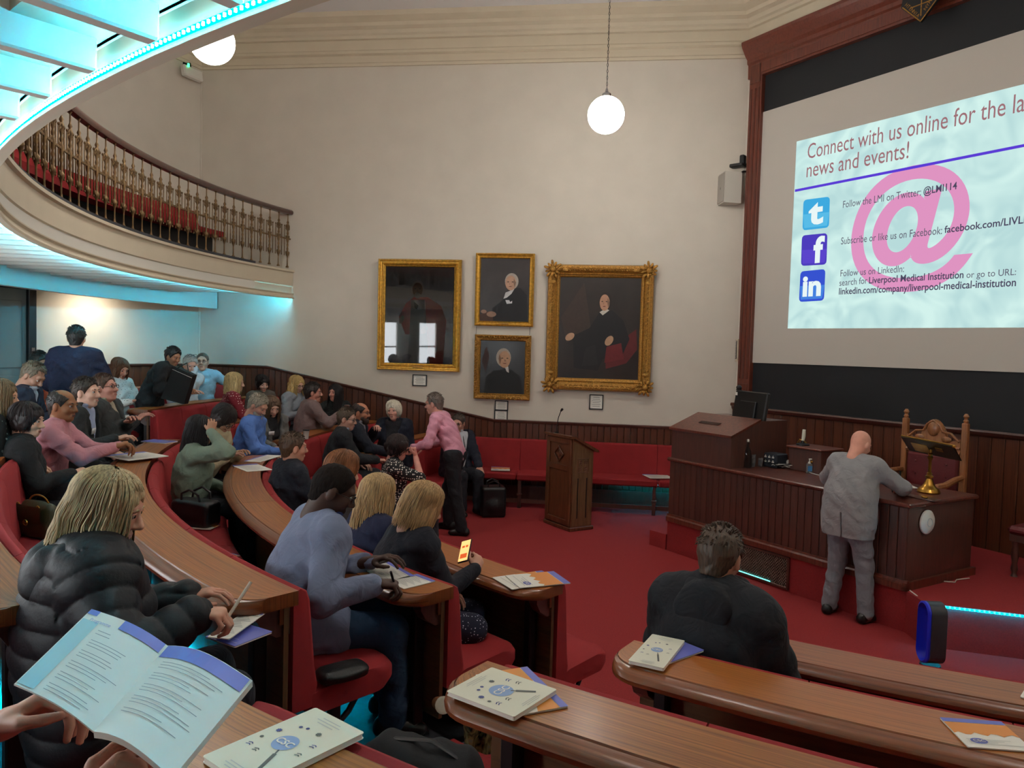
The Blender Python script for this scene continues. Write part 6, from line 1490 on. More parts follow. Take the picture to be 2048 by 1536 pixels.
A, B, D = on_bench(982, 941), on_bench(1020, 942), on_bench(994, 934); booklet('programme lying on the wall bench left of the lectern', A, B, D, 'photo', .004)
A, B, D = on_bench(1300, 957), on_bench(1348, 957), on_bench(1298, 949); booklet('white paper lying on the wall bench right of the lectern', A, B, D, 'text', .004)
p0, p1 = on_bench(1266, 946), on_bench(1300, 946); t = thing('handheld_microphone', 'black handheld microphone lying on the wall bench', 'microphone', p0)
d = p1-p0; mb = MB(); mb.tube([(0, 0, .014), d*.75+np.array([0, 0, .014])], [.011, .016], 10); mb.build('handle', M_BLACK, t, local=True, smooth=True)
mb = MB(); mb.ball(tuple(d*.86+np.array([0, 0, .02])), .02, 10, 8); mb.build('grille', M_BLACK, t, local=True, smooth=True); mb = MB(); mb.tube([(0, 0, .014), d*.08+np.array([0, 0, .014])], .012, 10); mb.build('white_ring', M_WHITE, t, local=True)

# ---- the open programme held in the foreground
sT, sB = at_y(335, 1291, 1.30), at_y(187, 1463, 1.10); lT, lB = at_y(183, 1218, 1.34), at_y(28, 1368, 1.14); rT, rB = at_y(505, 1361, 1.24), at_y(345, 1556, 1.03)
bkt = thing('open_programme', 'open printed programme held up in the foreground', 'booklet', sB)
def page(name, a0, a1, b0, b1, bulge, m, th=.002, back=None):
    # a: spine edge (bottom, top), b: outer edge; grid 8x2 with a gentle curl
    nv = np.cross(b0-a0, a1-a0); nv = nrm(nv); nv = nv if nv[2] > 0 else -nv
    n = 10; top = []; mb = MB()
    def P(u, v): return (a0*(1-v)+a1*v)*(1-u)+(b0*(1-v)+b1*v)*u+nv*bulge*math.sin(math.pi*min(1, u*1.0))*(1-u*.4)
    vs = [P(i/n, j/4)-sB for i in range(n+1) for j in range(5)]; k = len(vs); vs += [v-nv*th for v in vs]
    fs = [(i*5+j, (i+1)*5+j, (i+1)*5+j+1, i*5+j+1) for i in range(n) for j in range(4)]; fs += [tuple(k+q for q in reversed(f)) for f in fs]
    for i in range(n):
        for j in (0, 4): fs.append((i*5+j, (i+1)*5+j, k+(i+1)*5+j, k+i*5+j))
    for j in range(4):
        for i in (0, n): fs.append((i*5+j, i*5+j+1, k+i*5+j+1, k+i*5+j))
    mb.add(vs, fs); return mb.build(name, m, bkt, smooth=True, local=True, sharp=30), (lambda u, v, e=.0012: P(u, v)-sB+nv*e)
pgL, fL = page('left_page', sB, sT, lB, lT, .012, M_PAPER, .003)
pgR, fR = page('right_page', sB, sT, rB, rT, .022, M_PAPER, .012)
def printq(par, f, quads, m, name, kind=None):
    mb = MB()
    for u0, v0, u1, v1 in quads:
        n = max(1, int(abs(u1-u0)*10)); vs = []
        for i in range(n+1):
            u = u0+(u1-u0)*i/n; vs += [f(u, v0), f(u, v1)]
        mb.add(vs, [(2*i, 2*i+2, 2*i+3, 2*i+1) for i in range(n)])
    o = mb.build(name, m, par, local=True, recalc=False); 
    if kind: o['kind'] = kind
    return o
printq(pgL, fL, [(.02, .88, .55, .995)], M_PURPLE, 'printed_band'); printq(pgL, fL, [(.87, .93, .995, .995)], M_PURPLE, 'printed_corner'); printq(pgR, fR, [(.02, .84, .98, .99)], M_PURPLE, 'printed_band')
M_TINT = mat('print_aqua_tint', (176, 212, 218), .8); printq(pgL, fL, [(.78, .02, .985, .86)], M_TINT, 'printed_margin')
rows = [(.83, .50, .70), (.79, .48, .66), (.77, .52, .70), (.72, .40, .60)]
q = []
rnd = random.Random(5)
for i, v in enumerate(np.linspace(.66, .06, 19)):
    if i % 4 == 3: continue
    q.append((.12+rnd.uniform(0, .22), v, .70, v+.0055))
printq(pgL, fL, q+[(.74-.2, .74, .72, .746), (.56, .78, .72, .786)], M_INK, 'lines_of_print', 'stuff')
q = []
for i, v in enumerate(np.linspace(.78, .22, 18)):
    if i % 4 == 3: continue
    q.append((.12, v, .86-rnd.uniform(0, .3), v+.0055))
printq(pgR, fR, q, M_INK, 'lines_of_print', 'stuff')
me = text_mesh('Programme', mat('print_lilac', (150, 160, 206), .8), 1.0); lo, hi = mesh_bounds(me)
o = child('lettering', me, pgL)
for v in me.vertices: v.co = Vector(fL(.90-(v.co.x-lo[0])/(hi[0]-lo[0])*.26, .855+v.co.y*.055, .0016))
# lower pages and blue back cover seen at the right edge
mb = MB()

# ---- things in hands
M = tr(*at_y(930, 1102, 4.26)) @ rotz(rad(-48)) @ rotx(rad(50)) @ rotz(rad(28))
t = thing('phone', 'smartphone with glowing orange screen held by the woman with the blonde bob', 'phone', mat=M)
mb = MB(); mb.box((0, 0, 0), (.074, .15, .009), bev=.003); mb.build('case', M_BLACK, t, local=True); mb = MB(); sheet(mb, -.033, -.068, .033, .068, .0052); s0 = mb.build('screen', glow('phone_screen', lin((255, 178, 110)), 1.2), t, local=True)
mb = MB(); sheet(mb, -.022, .02, -.002, .034, .0056); sheet(mb, .004, .02, .022, .034, .0056); sheet(mb, -.024, -.05, .024, -.02, .0056); mb.build('icons', glow('phone_icons', lin((196, 84, 40)), 1.0), s0, local=True)
def pen(label, a, b, col):
    t = thing('pen', label, 'pen', a); d = np.array(b)-np.array(a); mb = MB(); mb.tube([(0, 0, 0), d*.12], [.001, .0045], 8); mb.build('nib', M_CHROME, t, local=True); mb = MB(); mb.tube([d*.12, d], .0055, 8); mb.build('barrel', mat('pen', col, .4), t, local=True, smooth=True)
q = i35['toW'](i35['A'][1][2]+i35['A'][1][4]*.09)
pen('white pen held by the woman in the puffer jacket', q+np.array([-.01, .02, -.03]), q+np.array([.045, .09, .075]), (214, 206, 190))
q = i32['toW'](i32['A'][1][2]+i32['A'][1][4]*.09); pen('dark pen held by the man in the blue-grey jacket', q+np.array([.0, .01, -.035]), q+np.array([-.02, -.04, .07]), (30, 30, 36))
q = i36['toW'](i36['A'][1][2]+i36['A'][1][4]*.09); pen('dark pen held by the bald man in grey', q+np.array([.0, .01, -.035]), q+np.array([-.02, -.04, .06]), (30, 30, 36))
q = i19['toW'](i19['A'][1][2]+i19['A'][1][4]*.09)
t = thing('paper_cup', 'brown cup held by the man in the tweed jacket', 'cup', q+np.array([0, 0, -.05])); mb = MB(); mb.lathe([(.028, 0), (.036, .10), (.038, .102), (.033, .10)], 16); mb.build('cup', mat('brown_card', (110, 84, 70), .6), t, local=True, smooth=True); mb = MB(); mb.lathe([(.038, .10), (.039, .112), (.03, .116)], 16); mb.build('lid', M_DARKW, t, local=True)
# black bag carried by the man in the coat
P = [at_y(352, 732, 8.95), at_y(390, 750, 8.95), at_y(372, 808, 8.95), at_y(326, 796, 8.95)]; cb = sum(P)/4
t = thing('shoulder_bag', 'big flat black bag held in front of the man in the black coat', 'bag', (cb[0], cb[1], P[2][2])); mb = MB(); nn = np.array([0, .06, 0]); vs = [p-np.array(t.location)-nn for p in P]+[p-np.array(t.location)+nn for p in P]
mb.add(vs, [(0, 1, 2, 3), (7, 6, 5, 4), (0, 4, 5, 1), (1, 5, 6, 2), (2, 6, 7, 3), (3, 7, 4, 0)]); mb.build('body', mat('black_nylon', (17, 17, 19), .6), t, local=True)
mb = MB(); a, b = vs[0]*.8+vs[1]*.2, vs[0]*.2+vs[1]*.8; mb.tube([a, (a+b)/2+np.array([.02, .05, .09]), b], .008, 6); mb.build('strap', M_BLACK, t, local=True); mb = MB(); mb.tube([vs[0]*.9+vs[3]*.1+np.array([0, -.004, 0]), vs[1]*.9+vs[2]*.1+np.array([0, -.004, 0])], .004, 4); mb.build('zip', M_CHROME, t, local=True)

# ---- bags
def handbag(label, px, py, z, Y, sz, rz, col, chain=False, handles=False):
    p = at_y(px, py, Y); p[2] = z; t = thing('handbag', label, 'bag', p, rz); L_, Wd, Hh = sz; m = mat('bag_leather', col, .4, noise=.1, nscale=10, bump=.2, bscale=120)
    V, F = sdf([rbox((0, 0, Hh/2), (L_/2, Wd/2, Hh/2), .04 if Hh > .1 else .03), ell3((0, -Wd*.1, Hh*.36), (L_*.42, Wd*.5, Hh*.30), .05)], .010, cuts=[lambda X, Y_, Z: -Z+0*X+0*Y_]) if not chain else sdf([cap((-L_/2+.03, 0, .03), (L_/2-.03, 0, .03), .06, k=.05, ax=(0, 1, 0), fs=Wd/.12), cap((-L_/2+.04, 0, Hh-.04), (L_/2-.04, 0, Hh-.04), .045, k=.1, ax=(0, 1, 0), fs=Wd/.16), ell3((0, 0, Hh*.45), (L_/2, Wd/2, Hh*.45), .06)], .010, cuts=[lambda X, Y_, Z: -Z+0*X+0*Y_]); child('body', np_mesh('body', [(V, F, 0)], [m]), t)
    if chain:
        mb = MB(); n = 10; mb.add([(L_*(.46)*(i/n*2-1), -Wd/2-.014-.006*math.sin(math.pi*j/3), Hh*(.96-.17*j*(1 if abs(i/n*2-1) < .9 else .93))) for i in range(n+1) for j in range(4)], [(i*4+j, (i+1)*4+j, (i+1)*4+j+1, i*4+j+1) for i in range(n) for j in range(3)]); fl_ = mb.build('flap', m, t, local=True, smooth=True)
        mb = MB(); pts = [(.022*math.cos(a), -Wd/2-.024, Hh*.46+.016*math.sin(a)) for a in [2*math.pi*i/14 for i in range(15)]]; mb.tube(pts, .004, 5); mb.box((0, -Wd/2-.024, Hh*.46), (.05, .006, .008)); mb.build('clasp', M_BRASS, fl_, local=True, smooth=True)
        mb = MB()
        for sx in (-1, 1):
            pts = [(sx*L_*.33+.016*math.cos(a), -Wd/2-.008, Hh*.93+.014*math.sin(a)) for a in [2*math.pi*i/12 for i in range(13)]]; mb.tube(pts, .004, 5)
        mb.build('eyelets', M_BRASS, t, local=True); mb = MB(); n = 26
        for i in range(n):
            a = math.pi*i/(n-1); mb.ball((-L_*.33*math.cos(a), -.0, Hh*.93+.06*math.sin(a)), (.011, .005, .006), 6, 4)
        tag(mb.build('chain', M_BRASS, t, local=True), kind='stuff')
    if handles:
        for sy in (-1, 1):
            mb = MB(); mb.tube([(-L_*.25, sy*Wd*.3, Hh*.9), (-L_*.22, sy*Wd*.35, Hh+.05), (0, sy*Wd*.38, Hh+.085), (L_*.22, sy*Wd*.35, Hh+.05), (L_*.25, sy*Wd*.3, Hh*.9)], .009, 7); mb.build('handle', m, t, local=True, smooth=True)
        mb = MB()
        for sx in (-1, 1): mb.ball((sx*L_*.25, -Wd*.38, Hh*.9), .012, 8, 6)
        mb.build('rings', M_CHROME, t, local=True, smooth=True)
    return t
handbag('olive leather handbag with chain and gold clasp on the red seat', 78, 1050, FL[3]+.47, 4.70, (.32, .12, .21), rad(-28), (62, 60, 38), chain=True)
handbag('shiny black leather handbag with two handles beside the woman in sage', 392, 1000, FL[2]+.475, 5.75, (.36, .18, .20), rad(-20), (14, 14, 16), handles=True)
handbag('black wallet bag lying on the red seat beside the man in the blue-grey jacket', 684, 1318, FL[2]+.475, 3.16, (.21, .11, .05), rad(38), (18, 17, 17))
handbag('black backpack on the floor under the wall bench', 985, 1016, .0, 10.35, (.34, .26, .42), rad(10), (16, 17, 21), handles=True)
q = at_y(835, 1475, 2.66); q[2] = FL[3]+.014; t = thing('rucksack', 'dark slumped rucksack on the aisle floor below the nearest desk', 'bag', q, rad(25)); ph = 1.7
V, F = sdf([ell3((0, 0, .12), (.21, .15, .13), .05), ell3((-.08, .03, .20), (.12, .11, .12), .08), ell3((.12, -.03, .14), (.13, .12, .11), .08)], .010, cuts=[lambda X, Y_, Z: -Z+0*X+0*Y_], disp=lambda X, Y_, Z: .008*np.sin(31*X+9*Z)*np.sin(27*Y_+22*Z+1)+.005*np.sin(60*X-30*Y_+20*Z))
child('body', np_mesh('body', [(V, F, 0)], [mat('black_canvas', (22, 23, 26), .8, bump=.2, bscale=200)]), t)
for k_, (a_, b_, c_) in enumerate((((-.15, -.10, .22), (-.02, -.15, .24), (.14, -.14, .18)), ((-.1, .02, .31), (.04, -.04, .30), (.18, -.1, .2)))):
    mb = MB(); mb.tube([a_, b_, c_, (c_[0]+.06, c_[1]-.04, .03)], .012, 6, flat=.4); mb.build('strap', M_BLACK, t, local=True, smooth=True)
mb = MB(); mb.box((.0, -.165, .20), (.02, .006, .05), rotz(.3)); mb.build('buckle', M_CHROME, t, local=True)
t = thing('tote_bag', 'teal and gold patterned shopping bag hanging by the near right desk', 'bag', at_z(945, 1510, FL[3]+.02)*np.array([1, 1, 1])); 
P = [(-.07, .0, .30), (.07, .02, .27), (.10, .02, .02), (-.02, .0, .0)]; mb = MB(); n = 8; vs = []
for j in range(n+1):
    for i in range(n+1):
        u, v = i/n, j/n; p = (np.array(P[0])*(1-u)+np.array(P[1])*u)*(1-v)+(np.array(P[3])*(1-u)+np.array(P[2])*u)*v; vs.append(p+np.array([0, .03*math.sin(7*u+5*v)-.02, .01*math.sin(9*u)]))
k = len(vs); vs += [v+np.array([0, .07, 0]) for v in vs]; fs = [(j*(n+1)+i, j*(n+1)+i+1, (j+1)*(n+1)+i+1, (j+1)*(n+1)+i) for j in range(n) for i in range(n)]; fs += [tuple(k+q for q in f) for f in fs]
for i in range(n):
    for j in (0, n): fs.append((j*(n+1)+i, j*(n+1)+i+1, k+j*(n+1)+i+1, k+j*(n+1)+i)); fs.append((i*(n+1)+j, (i+1)*(n+1)+j, k+(i+1)*(n+1)+j, k+i*(n+1)+j))
mb.add(vs, fs); tealm = bpy.data.materials.new('foil_print'); tealm.use_nodes = True; nt = tealm.node_tree; vv = nt.nodes.new('ShaderNodeTexNoise'); vv.inputs['Scale'].default_value = 16; vv.inputs['Distortion'].default_value = 2; cr = nt.nodes.new('ShaderNodeValToRGB'); cr.color_ramp.elements[0].color = (*lin((12, 30, 36)), 1); cr.color_ramp.elements[0].position = .35; cr.color_ramp.elements[1].color = (*lin((30, 130, 160)), 1); e_ = cr.color_ramp.elements.new(.8); e_.color = (*lin((160, 140, 90)), 1); cr.color_ramp.elements[1].position = .6
tcn = nt.nodes.new('ShaderNodeTexCoord'); nt.links.new(tcn.outputs['Object'], vv.inputs['Vector']); nt.links.new(vv.outputs[0], cr.inputs[0]); nt.links.new(cr.outputs[0], nt.nodes['Principled BSDF'].inputs['Base Color']); nt.nodes['Principled BSDF'].inputs['Roughness'].default_value = .25
mb.build('bag', tealm, t, local=True, smooth=True); mb = MB(); mb.tube([(-.04, .03, .29), (-.03, .0, .33), (.03, -.02, .32), (.05, .03, .27)], .005, 6); mb.build('handle', M_BLACK, t, local=True)
q = at_z(868, 1462, FL[3]+.02); t = thing('coffee_cup', 'brown paper coffee cup with pale lid on the aisle floor', 'cup', q+np.array([.02, .05, .10])); mb = MB(); Mc = rotx(rad(70)) @ roty(rad(20)); mb.lathe([(.026, -.05), (.036, .05)], 16, M=Mc); mb.build('cup', mat('kraft_card', (150, 92, 48), .7), t, local=True, smooth=True); mb = MB(); mb.lathe([(.038, .05), (.038, .058), (.03, .06)], 16, M=Mc); mb.build('lid', M_CREAM, t, local=True)
# small things on the far desks
q = at_z(704, 893, on(1)); 
t = thing('takeaway_cup', 'small white takeaway cup with logo on the far desk', 'cup', at_z(612, 878, on(2)+.0)); mb = MB(); mb.lathe([(.028, 0), (.038, .10), (.04, .102), (.036, .102)], 16); mb.build('cup', M_WHITE, t, local=True, smooth=True); mb = MB(); mb.lathe([(.04, .102), (.04, .112), (.02, .116)], 16); mb.build('lid', M_BLACK, t, local=True, smooth=True)

# ================================================================== things on the stage
def st(px, py, z=ZT): return at_z(px, py, z)
p = st(1494, 935); t = thing('water_bottle', 'clear swing top glass water bottle on the lecture desk', 'bottle', p)
gl = mat('clear_glass', (235, 240, 240), .03, trans=1.0)
mb = MB(); mb.lathe([(.04, 0), (.043, .01), (.043, .15), (.035, .19), (.016, .23), (.014, .27), (.017, .275), (.017, .285)], 20); mb.build('glass', gl, t, local=True, smooth=True)
mb = MB(); mb.lathe([(.012, .28), (.014, .30), (.010, .31)], 12); mb.build('stopper', M_WHITE, t, local=True, smooth=True); mb = MB(); mb.tube([(.017, 0, .26), (.024, 0, .28), (.012, 0, .305), (-.012, 0, .305), (-.024, 0, .28), (-.017, 0, .26)], .0018, 5); mb.build('wire_clip', M_CHROME, t, local=True)
for i, (x, y, n) in enumerate(((1505, 934, 4), (1513, 932, 6), (1520, 933, 2))):
    t = thing('cup_stack', ['short', 'tall', 'lowest'][i]+' stack of clear plastic cups beside the water bottle', 'cups', st(x, y))
    for j in range(n):
        mb = MB(); z = j*.022; mb.lathe([(.022, z), (.030, z+.075), (.032, z+.075), (.024, z+.001)], 16); mb.build('cup', mat('clear_plastic', (240, 244, 246), .12, trans=.85), t, local=True, smooth=True)
p = st(1538, 934); t = thing('control_box', 'grey equipment box with white marks on the lecture desk', 'box', mat=sm(*[0, 0]) if False else tr(*p) @ rotz(math.atan2(SD[1], SD[0])))
mb = MB(); mb.box((0, .09, .075), (.20, .18, .15), bev=.008); bx = mb.build('body', mat('slate_plastic', (46, 52, 60), .5), t, local=True); mb = MB()
for x, z in ((-.05, .11), (0, .11), (.05, .11), (-.05, .06), (.0, .06), (.05, .06)): mb.box((x, -.003, z), (.026, .006, .016)); mb.box((x, -.003, z+.012), (.006, .006, .018))
mb.build('markings', M_PAPER, bx, local=True)
# cables
t = thing('cable_tangle', 'tangle of white and black cables on the lecture desk', 'cables', st(1575, 935)); rnd = random.Random(2)
for i in range(7):
    pts = []; a0 = rnd.uniform(0, 6)
    for j in range(22): a = a0+j*.55; rr = .05+.05*rnd.random()+.012*i; pts.append((rr*1.5*math.cos(a), rr*math.sin(a), .008+.03*rnd.random()+.004*i))
    mb = MB(); mb.tube(pts, .004, 5); mb.build('cable', M_WHITE if i % 3 else M_BLACK, t, local=True, smooth=True)
mb = MB(); mb.box((.02, .02, .06), (.09, .05, .04), rotz(.5), bev=.008); mb.build('adapter', M_WHITE, t, local=True); mb = MB(); mb.box((-.08, -.02, .025), (.10, .05, .035), rotz(-.3), bev=.006); mb.build('power_brick', M_BLACK, t, local=True)
a = st(1585, 935); b = st(1640, 952); t = thing('white_cable', 'white cable trailing along the lecture desk top towards the bald man', 'cable', a); mb = MB(); d = b-a; mb.tube([(0, 0, .006), d*.3+np.array([.02, .03, .006]), d*.7+np.array([-.01, -.02, .006]), d+np.array([0, 0, .006])], .004, 6); mb.build('cable', M_WHITE, t, local=True, smooth=True)
# low cabinet with little lamp behind the cables
p = sp(1.36, .86); t = thing('small_cabinet', 'small wooden box behind the cables on the lecture desk', 'cabinet', mat=sm(1.36, .62, ZT)); mb = MB(); mb.box((0, .18, .12), (.40, .34, .24), bev=.006); mb.build('body', M_DARKW, t, local=True); mb = MB(); mb.box((0, .18, .25), (.44, .38, .02), bev=.005); mb.build('top', M_MAHO, t, local=True); mb = MB(); mb.ball((.1, -.0, .12), .012, 8, 6); mb.build('knob', M_BRASS, t, local=True)
t = thing('desk_lamp_base', 'small brass and white gadget standing on the wooden box', 'gadget', mat=sm(1.22, .78, ZT+.26)); mb = MB(); mb.lathe([(.07, 0), (.07, .015), (.02, .025), (.012, .06)], 14); mb.build('base', M_BLACK, t, local=True, smooth=True); mb = MB(); mb.tube([(0, 0, .05), (.0, .01, .10), (.01, 0, .17)], [.016, .02, .018], 8); mb.build('head', M_CREAM, t, local=True, smooth=True); mb = MB(); mb.tube([(-.07, 0, .02), (-.04, 0, .06), (0, 0, .05), (.05, .0, .03)], .006, 6); mb.build('arm', M_BRASS, t, local=True)
# monitor behind the console
t = thing('monitor', 'black computer monitor seen from behind on the console', 'monitor', mat=sm(.62, .62, ZT+.50) @ rotz(rad(-14))); mb = MB(); mb.box((0, .0, .13), (.60, .05, .36), rotx(rad(-8)), bev=.012); mb.build('screen_shell', M_BLACK, t, local=True); mb = MB(); mb.box((0, -.035, .10), (.30, .04, .20), rotx(rad(-8)), bev=.01); mb.build('rear_housing', M_BLACK, t, local=True); mb = MB(); mb.box((0, .03, .006), (.26, .18, .012), bev=.004); mb.box((0, .03, .04), (.06, .03, .08)); mb.build('stand', M_BLACK, t, local=True); mb = MB(); mb.box((-.24, -.028, .27), (.035, .004, .035)); mb.build('sticker', M_PAPER, t, local=True)
t = thing('webcam', 'small black webcam on top of the monitor', 'camera', mat=sm(.44, .62, ZT+.50+.315)); mb = MB(); mb.ball((0, 0, .03), (.035, .03, .03), 12, 8); mb.build('body', M_BLACK, t, local=True, smooth=True); mb = MB(); mb.box((0, 0, .004), (.05, .04, .012)); mb.build('clip', M_BLACK, t, local=True)
# sanitizer
p = st(1618, 946); t = thing('sanitizer_bottle', 'clear hand sanitizer pump bottle with blue label on the lecture desk', 'bottle', p); mb = MB(); mb.prism(rrect(.06, .04, .012), 0, .10, M=tr(-.03, -.02, 0)); mb.build('bottle', mat('clear_plastic', (240, 244, 246), .12, trans=.85), t, local=True); mb = MB(); mb.box((0.0, -.0215, .05), (.045, .001, .055)); mb.build('label', mat('label_blue', (70, 140, 196), .5), t, local=True); mb = MB(); mb.lathe([(.015, .10), (.015, .115), (.006, .12), (.006, .145)], 10); mb.box((.012, 0, .148), (.04, .012, .010)); mb.build('pump', M_WHITE, t, local=True)
# papers, mic base under the bald man's arm
A, B, D = st(1792, 975), st(1836, 977), st(1802, 967); booklet('white papers on the lecture desk behind the brass bookstand', A, B, D, 'text', .006)
A, B, D = st(1700, 996), st(1752, 1000), st(1712, 976); booklet('white form the bald man is writing on', A, B, D, 'text', .004)
p = st(1800, 985); t = thing('table_microphone', 'black table microphone on the lecture desk beside the bald man', 'microphone', p); mb = MB(); mb.box((0, 0, .012), (.14, .10, .024), rotz(-.4), bev=.008); mb.build('base', M_BLACK, t, local=True); mb = MB(); mb.tube([(0, 0, .02), (-.005, .0, .12), (-.01, .0, .2)], [.006, .006, .009], 8); mb.build('stem', M_BLACK, t, local=True)
# brass bookstand
p = st(1857, 985); t = thing('brass_bookstand', 'tall brass bookstand with sloping dark plate on the lecture desk', 'bookstand', p, math.atan2(SD[1], SD[0]))
mb = MB(); mb.lathe([(.095, 0), (.10, .012), (.09, .03), (.085, .04), (.06, .055), (.04, .09), (.028, .12), (.022, .13), (.034, .14), (.034, .155), (.02, .165), (.024, .18), (.014, .19), (.013, .30), (.02, .31), (.026, .325), (.015, .34), (.022, .36), (.012, .37), (.012, .40)], 24); mb.build('column', M_BRASS, t, local=True, smooth=True)
mb = MB(); mb.box((0, 0, -.0), (.20, .18, .012), bev=.004) if False else None
mb = MB(); Mp = tr(0, .0, .41) @ rotx(rad(-32)) @ rotz(rad(10)); mb.box(tuple(Mp.translation), (.46, .28, .014), Mp.to_3x3().to_4x4(), bev=.004); plt = mb.build('plate', mat('bronze_plate', (70, 58, 40), .35, metal=.7), t, local=True)
mb = MB(); q = Mp @ Vector((-.09, .02, -.009)); mb.box(tuple(q), (.14, .16, .004), Mp.to_3x3().to_4x4()); q = Mp @ Vector((.08, -.02, -.009)); mb.box(tuple(q), (.06, .06, .004), Mp.to_3x3().to_4x4()); mb.build('pierced_brass', M_BRASS, plt, local=True)
mb = MB(); q = Mp @ Vector((.23, -.14, 0)); mb.ball(tuple(q), .016, 8, 6); mb.tube([Mp @ Vector((-.23, -.135, .012)), Mp @ Vector((.23, -.135, .012))], .007, 6); mb.build('ledge', M_BRASS, plt, local=True)
t = thing('stand_tray', 'dark wooden tray under the brass bookstand', 'tray', st(1838, 996), math.atan2(SD[1], SD[0])); mb = MB(); mb.box((0, 0, .006), (.34, .12, .012), bev=.003); mb.build('board', M_DARKW, t, local=True); mb = MB(); mb.ball((.06, -.02, .022), (.03, .02, .012), 8, 6); mb.build('clip', M_BRASS, t, local=True)
# wifi disc on the desk side
t = thing('wifi_disc', 'round white wifi access point on the side of the lecture desk', 'device', mat=sm(SL+.006, .27, .92) @ roty(math.pi/2)); mb = MB(); mb.lathe([(.105, 0), (.105, .012), (.09, .024), (.04, .030), (.002, .031)], 32); mb.build('housing', M_WHITE, t, local=True, smooth=True); mb = MB(); pts = [(.036*math.cos(a), .036*math.sin(a), .031) for a in [2*math.pi*i/24 for i in range(25)]]; mb.tube(pts, .0025, 5); mb.build('ring', mat('pale_ring', (190, 200, 200), .4), t, local=True)
# carved armchair
cp = np.array([4.17, 7.62]); t = thing('carved_armchair', 'carved oak presidential armchair with red leather back behind the lecture desk', 'chair', mat=Matrix(((SD[0], SN[0], 0, cp[0]), (SD[1], SN[1], 0, cp[1]), (0, 0, 1, ZP), (0, 0, 0, 1))))
t.matrix_world = t.matrix_world @ Matrix.Diagonal((1.06, 1.06, 1.09, 1))
M_OAK = wood('carved_oak', (110, 66, 34), (160, 104, 62), (40, 40, 4), .4, .3); M_LEA = mat('red_leather', (98, 30, 32), .4, noise=.1, nscale=6, bump=.2, bscale=60)
for sx in (-1, 1):
    mb = MB(); mb.box((sx*.29, .22, .62), (.055, .055, 1.24), bev=.008); mb.lathe([(.018, 1.24), (.024, 1.26), (.014, 1.275), (.026, 1.30), (.012, 1.325)], 12, c=(sx*.29, .22, 0)); mb.build('back_post', M_OAK, t, local=True)
    mb = MB(); mb.lathe([(.03, 0), (.022, .05), (.032, .12), (.022, .2), (.034, .3), (.03, .42), (.03, .62), (.034, .65)], 12, c=(sx*.29, -.22, 0)); mb.build('front_leg', M_OAK, t, local=True, smooth=True)
    mb = MB(); mb.tube([(sx*.29, .22, .74), (sx*.31, .05, .73), (sx*.31, -.12, .69), (sx*.30, -.24, .68), (sx*.30, -.27, .64)], [.025, .028, .03, .034, .026], 8); mb.build('arm', M_OAK, t, local=True, smooth=True)
mb = MB(); n = 24; prof = [(-.26, .93)]+[(-.26+.52*i/n, 1.09+.13*math.sqrt(max(0, 1-((i/n*2-1)/.48)**2))+.03*math.cos((i/n*2-1)*math.pi*1.5)) for i in range(n+1)]+[(.26, .93)]
mb.prism(prof, -.02, .02, M=tr(0, .22, 0) @ rotx(math.pi/2)); cr_ = mb.build('crest', M_OAK, t, local=True)
mb = MB(); mb.ball((0, .195, 1.16), (.06, .02, .07), 12, 8); mb.tube([(-.25, .195, 1.06), (-.17, .195, 1.13), (-.09, .195, 1.14), (-.06, .195, 1.20), (0, .195, 1.24), (.06, .195, 1.20), (.09, .195, 1.14), (.17, .195, 1.13), (.25, .195, 1.06)], .012, 6)
for x in (-.13, .13): mb.ball((x, .195, 1.07), (.05, .014, .03), 8, 6)
for z in (.95, 1.0): mb.tube([(-.26, .195, z), (.26, .195, z)], .012, 6)
mb.build('carving', M_OAK, cr_, local=True, smooth=True)
mb = MB(); mb.box((0, .21, .70), (.50, .05, .44), bev=.02); bk = mb.build('back_pad', M_LEA, t, local=True); mb = MB()
for x in (-.15, 0, .15):
    for z in (.6, .72, .84): mb.ball((x, .18, z), (.01, .006, .01), 6, 4)
mb.build('buttons', M_LEA, bk, local=True); mb = MB(); mb.box((0, 0, .46), (.56, .48, .10), bev=.03); mb.build('seat', M_LEA, t, local=True); mb = MB(); mb.box((0, 0, .39), (.60, .50, .06), bev=.008); mb.build('seat_rail', M_OAK, t, local=True)
mb = MB(); mb.box((0, .19, 1.005), (.11, .004, .05)); o = mb.build('sticker', mat('green_label', (120, 206, 186), .5), t, local=True); o['label'] = 'pale green sticker'
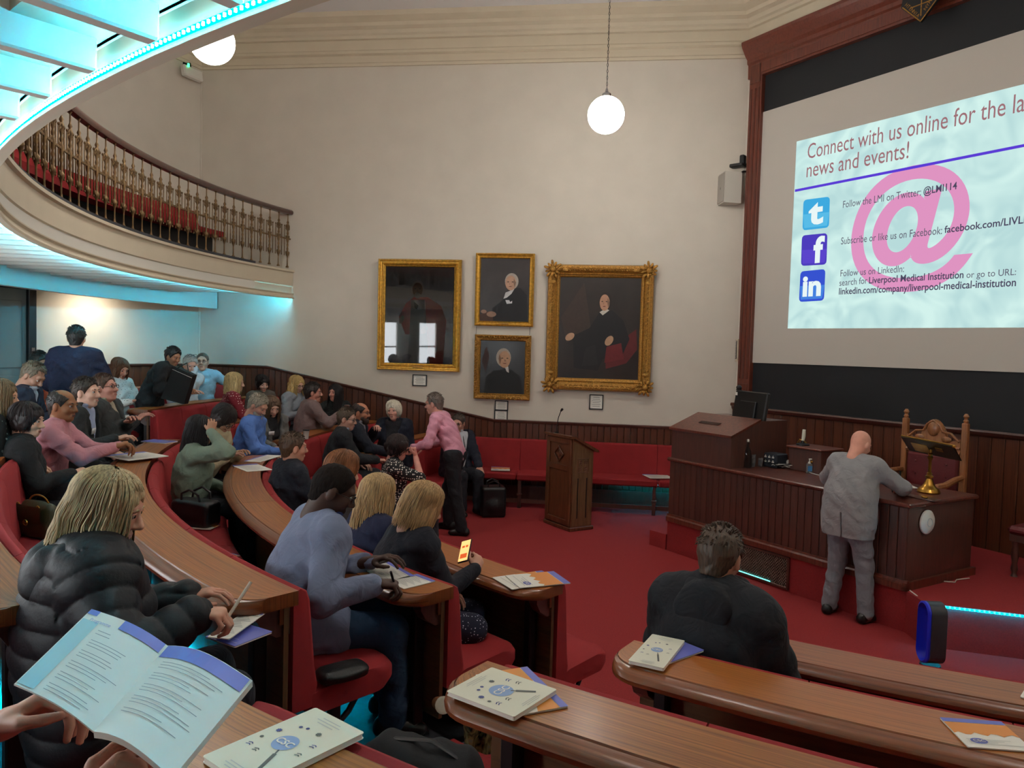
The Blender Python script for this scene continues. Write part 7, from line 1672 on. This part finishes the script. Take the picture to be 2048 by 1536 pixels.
# red stool at the right edge
q = at_z(2035, 1062, ZP+.46); t = thing('red_stool', 'long red leather stool with turned legs on the stage at the right', 'stool', mat=Matrix(((SD[0], SN[0], 0, q[0]), (SD[1], SN[1], 0, q[1]), (0, 0, 1, ZP), (0, 0, 0, 1))) @ tr(.2, .35, 0)); mb = MB(); mb.box((0, 0, .43), (.70, .46, .08), bev=.03); mb.build('seat', M_LEA, t, local=True); mb = MB(); mb.box((0, 0, .36), (.66, .42, .07), bev=.006); mb.build('frame', M_DARKW, t, local=True)
for sx in (-1, 1):
    for sy in (-1, 1): mb = MB(); mb.lathe([(.03, 0), (.018, .03), (.03, .07), (.02, .12), (.034, .2), (.024, .28), (.034, .33)], 12, c=(sx*.29, sy*.17, 0)); mb.build('leg', M_DARKW, t, local=True, smooth=True)
# blue loop fan on the carpet
q = at_z(1858, 1375, 0); t = thing('loop_fan', 'bladeless loop fan with bright blue inner rim on the carpet', 'fan', q, rad(-92)); mb = MB(); mb.lathe([(.09, 0), (.092, .02), (.085, .05), (.07, .16), (.066, .17)], 24); mb.build('base', mat('graphite', (44, 46, 52), .35, metal=.5), t, local=True, smooth=True)
def loop(r_, off, m, nm, fl_):
    mb = MB(); pts = []; n = 40
    for i in range(n+1):
        a = 2*math.pi*i/n; x = .075*math.cos(a); z = .40+.075*math.sin(a)+(.13 if math.sin(a) > 0 else -.13)*min(1, abs(math.sin(a))*6); pts.append((x*off, z))
    vs = []; w2 = .055
    for x, z in pts:
        c = (z-.40); f2 = fl_ if nm == 'loop' else .5; vs += [(x, -w2*fl_, .40+c), (x*1.22, -w2*fl_*.9, .40+c*1.06), (x*1.22, w2*f2, .40+c*1.06), (x, w2*f2, .40+c)]
    mb.add(vs, [(i*4+j, (i+1)*4+j, (i+1)*4+(j+1) % 4, i*4+(j+1) % 4) for i in range(n) for j in range(4)]); return mb.build(nm, m, t, local=True, smooth=True, sharp=40)
loop(0, 1.0, mat('fan_grey', (62, 66, 72), .35, metal=.3), 'loop', 1.0); loop(0, .93, mat('fan_blue', (28, 48, 210), .35), 'inner_rim', 1.3)
# thin cables at the stage step
a = np.array([*sp(SL+.06, -.02), ZP+.02]); t = thing('floor_cable', 'thin white cable dropping over the stage edge behind the fan', 'cable', a); mb = MB(); mb.tube([(0, 0, 0), (.02, -.08, -.02), (.05, -.2, -.1), (.35, -.35, -.165), (.8, -.5, -.168)], .005, 6); mb.build('cable', M_WHITE, t, local=True, smooth=True)
a = np.array([*sp(SL+.02, .55), ZP+.005]); t = thing('desk_cable', 'short white cable on the stage carpet beside the lecture desk', 'cable', a); mb = MB(); mb.tube([(0, 0, .004), (.10, -.02, .004), (.16, .06, .004), (.3, .1, .01)], .005, 6); mb.build('cable', M_WHITE, t, local=True, smooth=True)
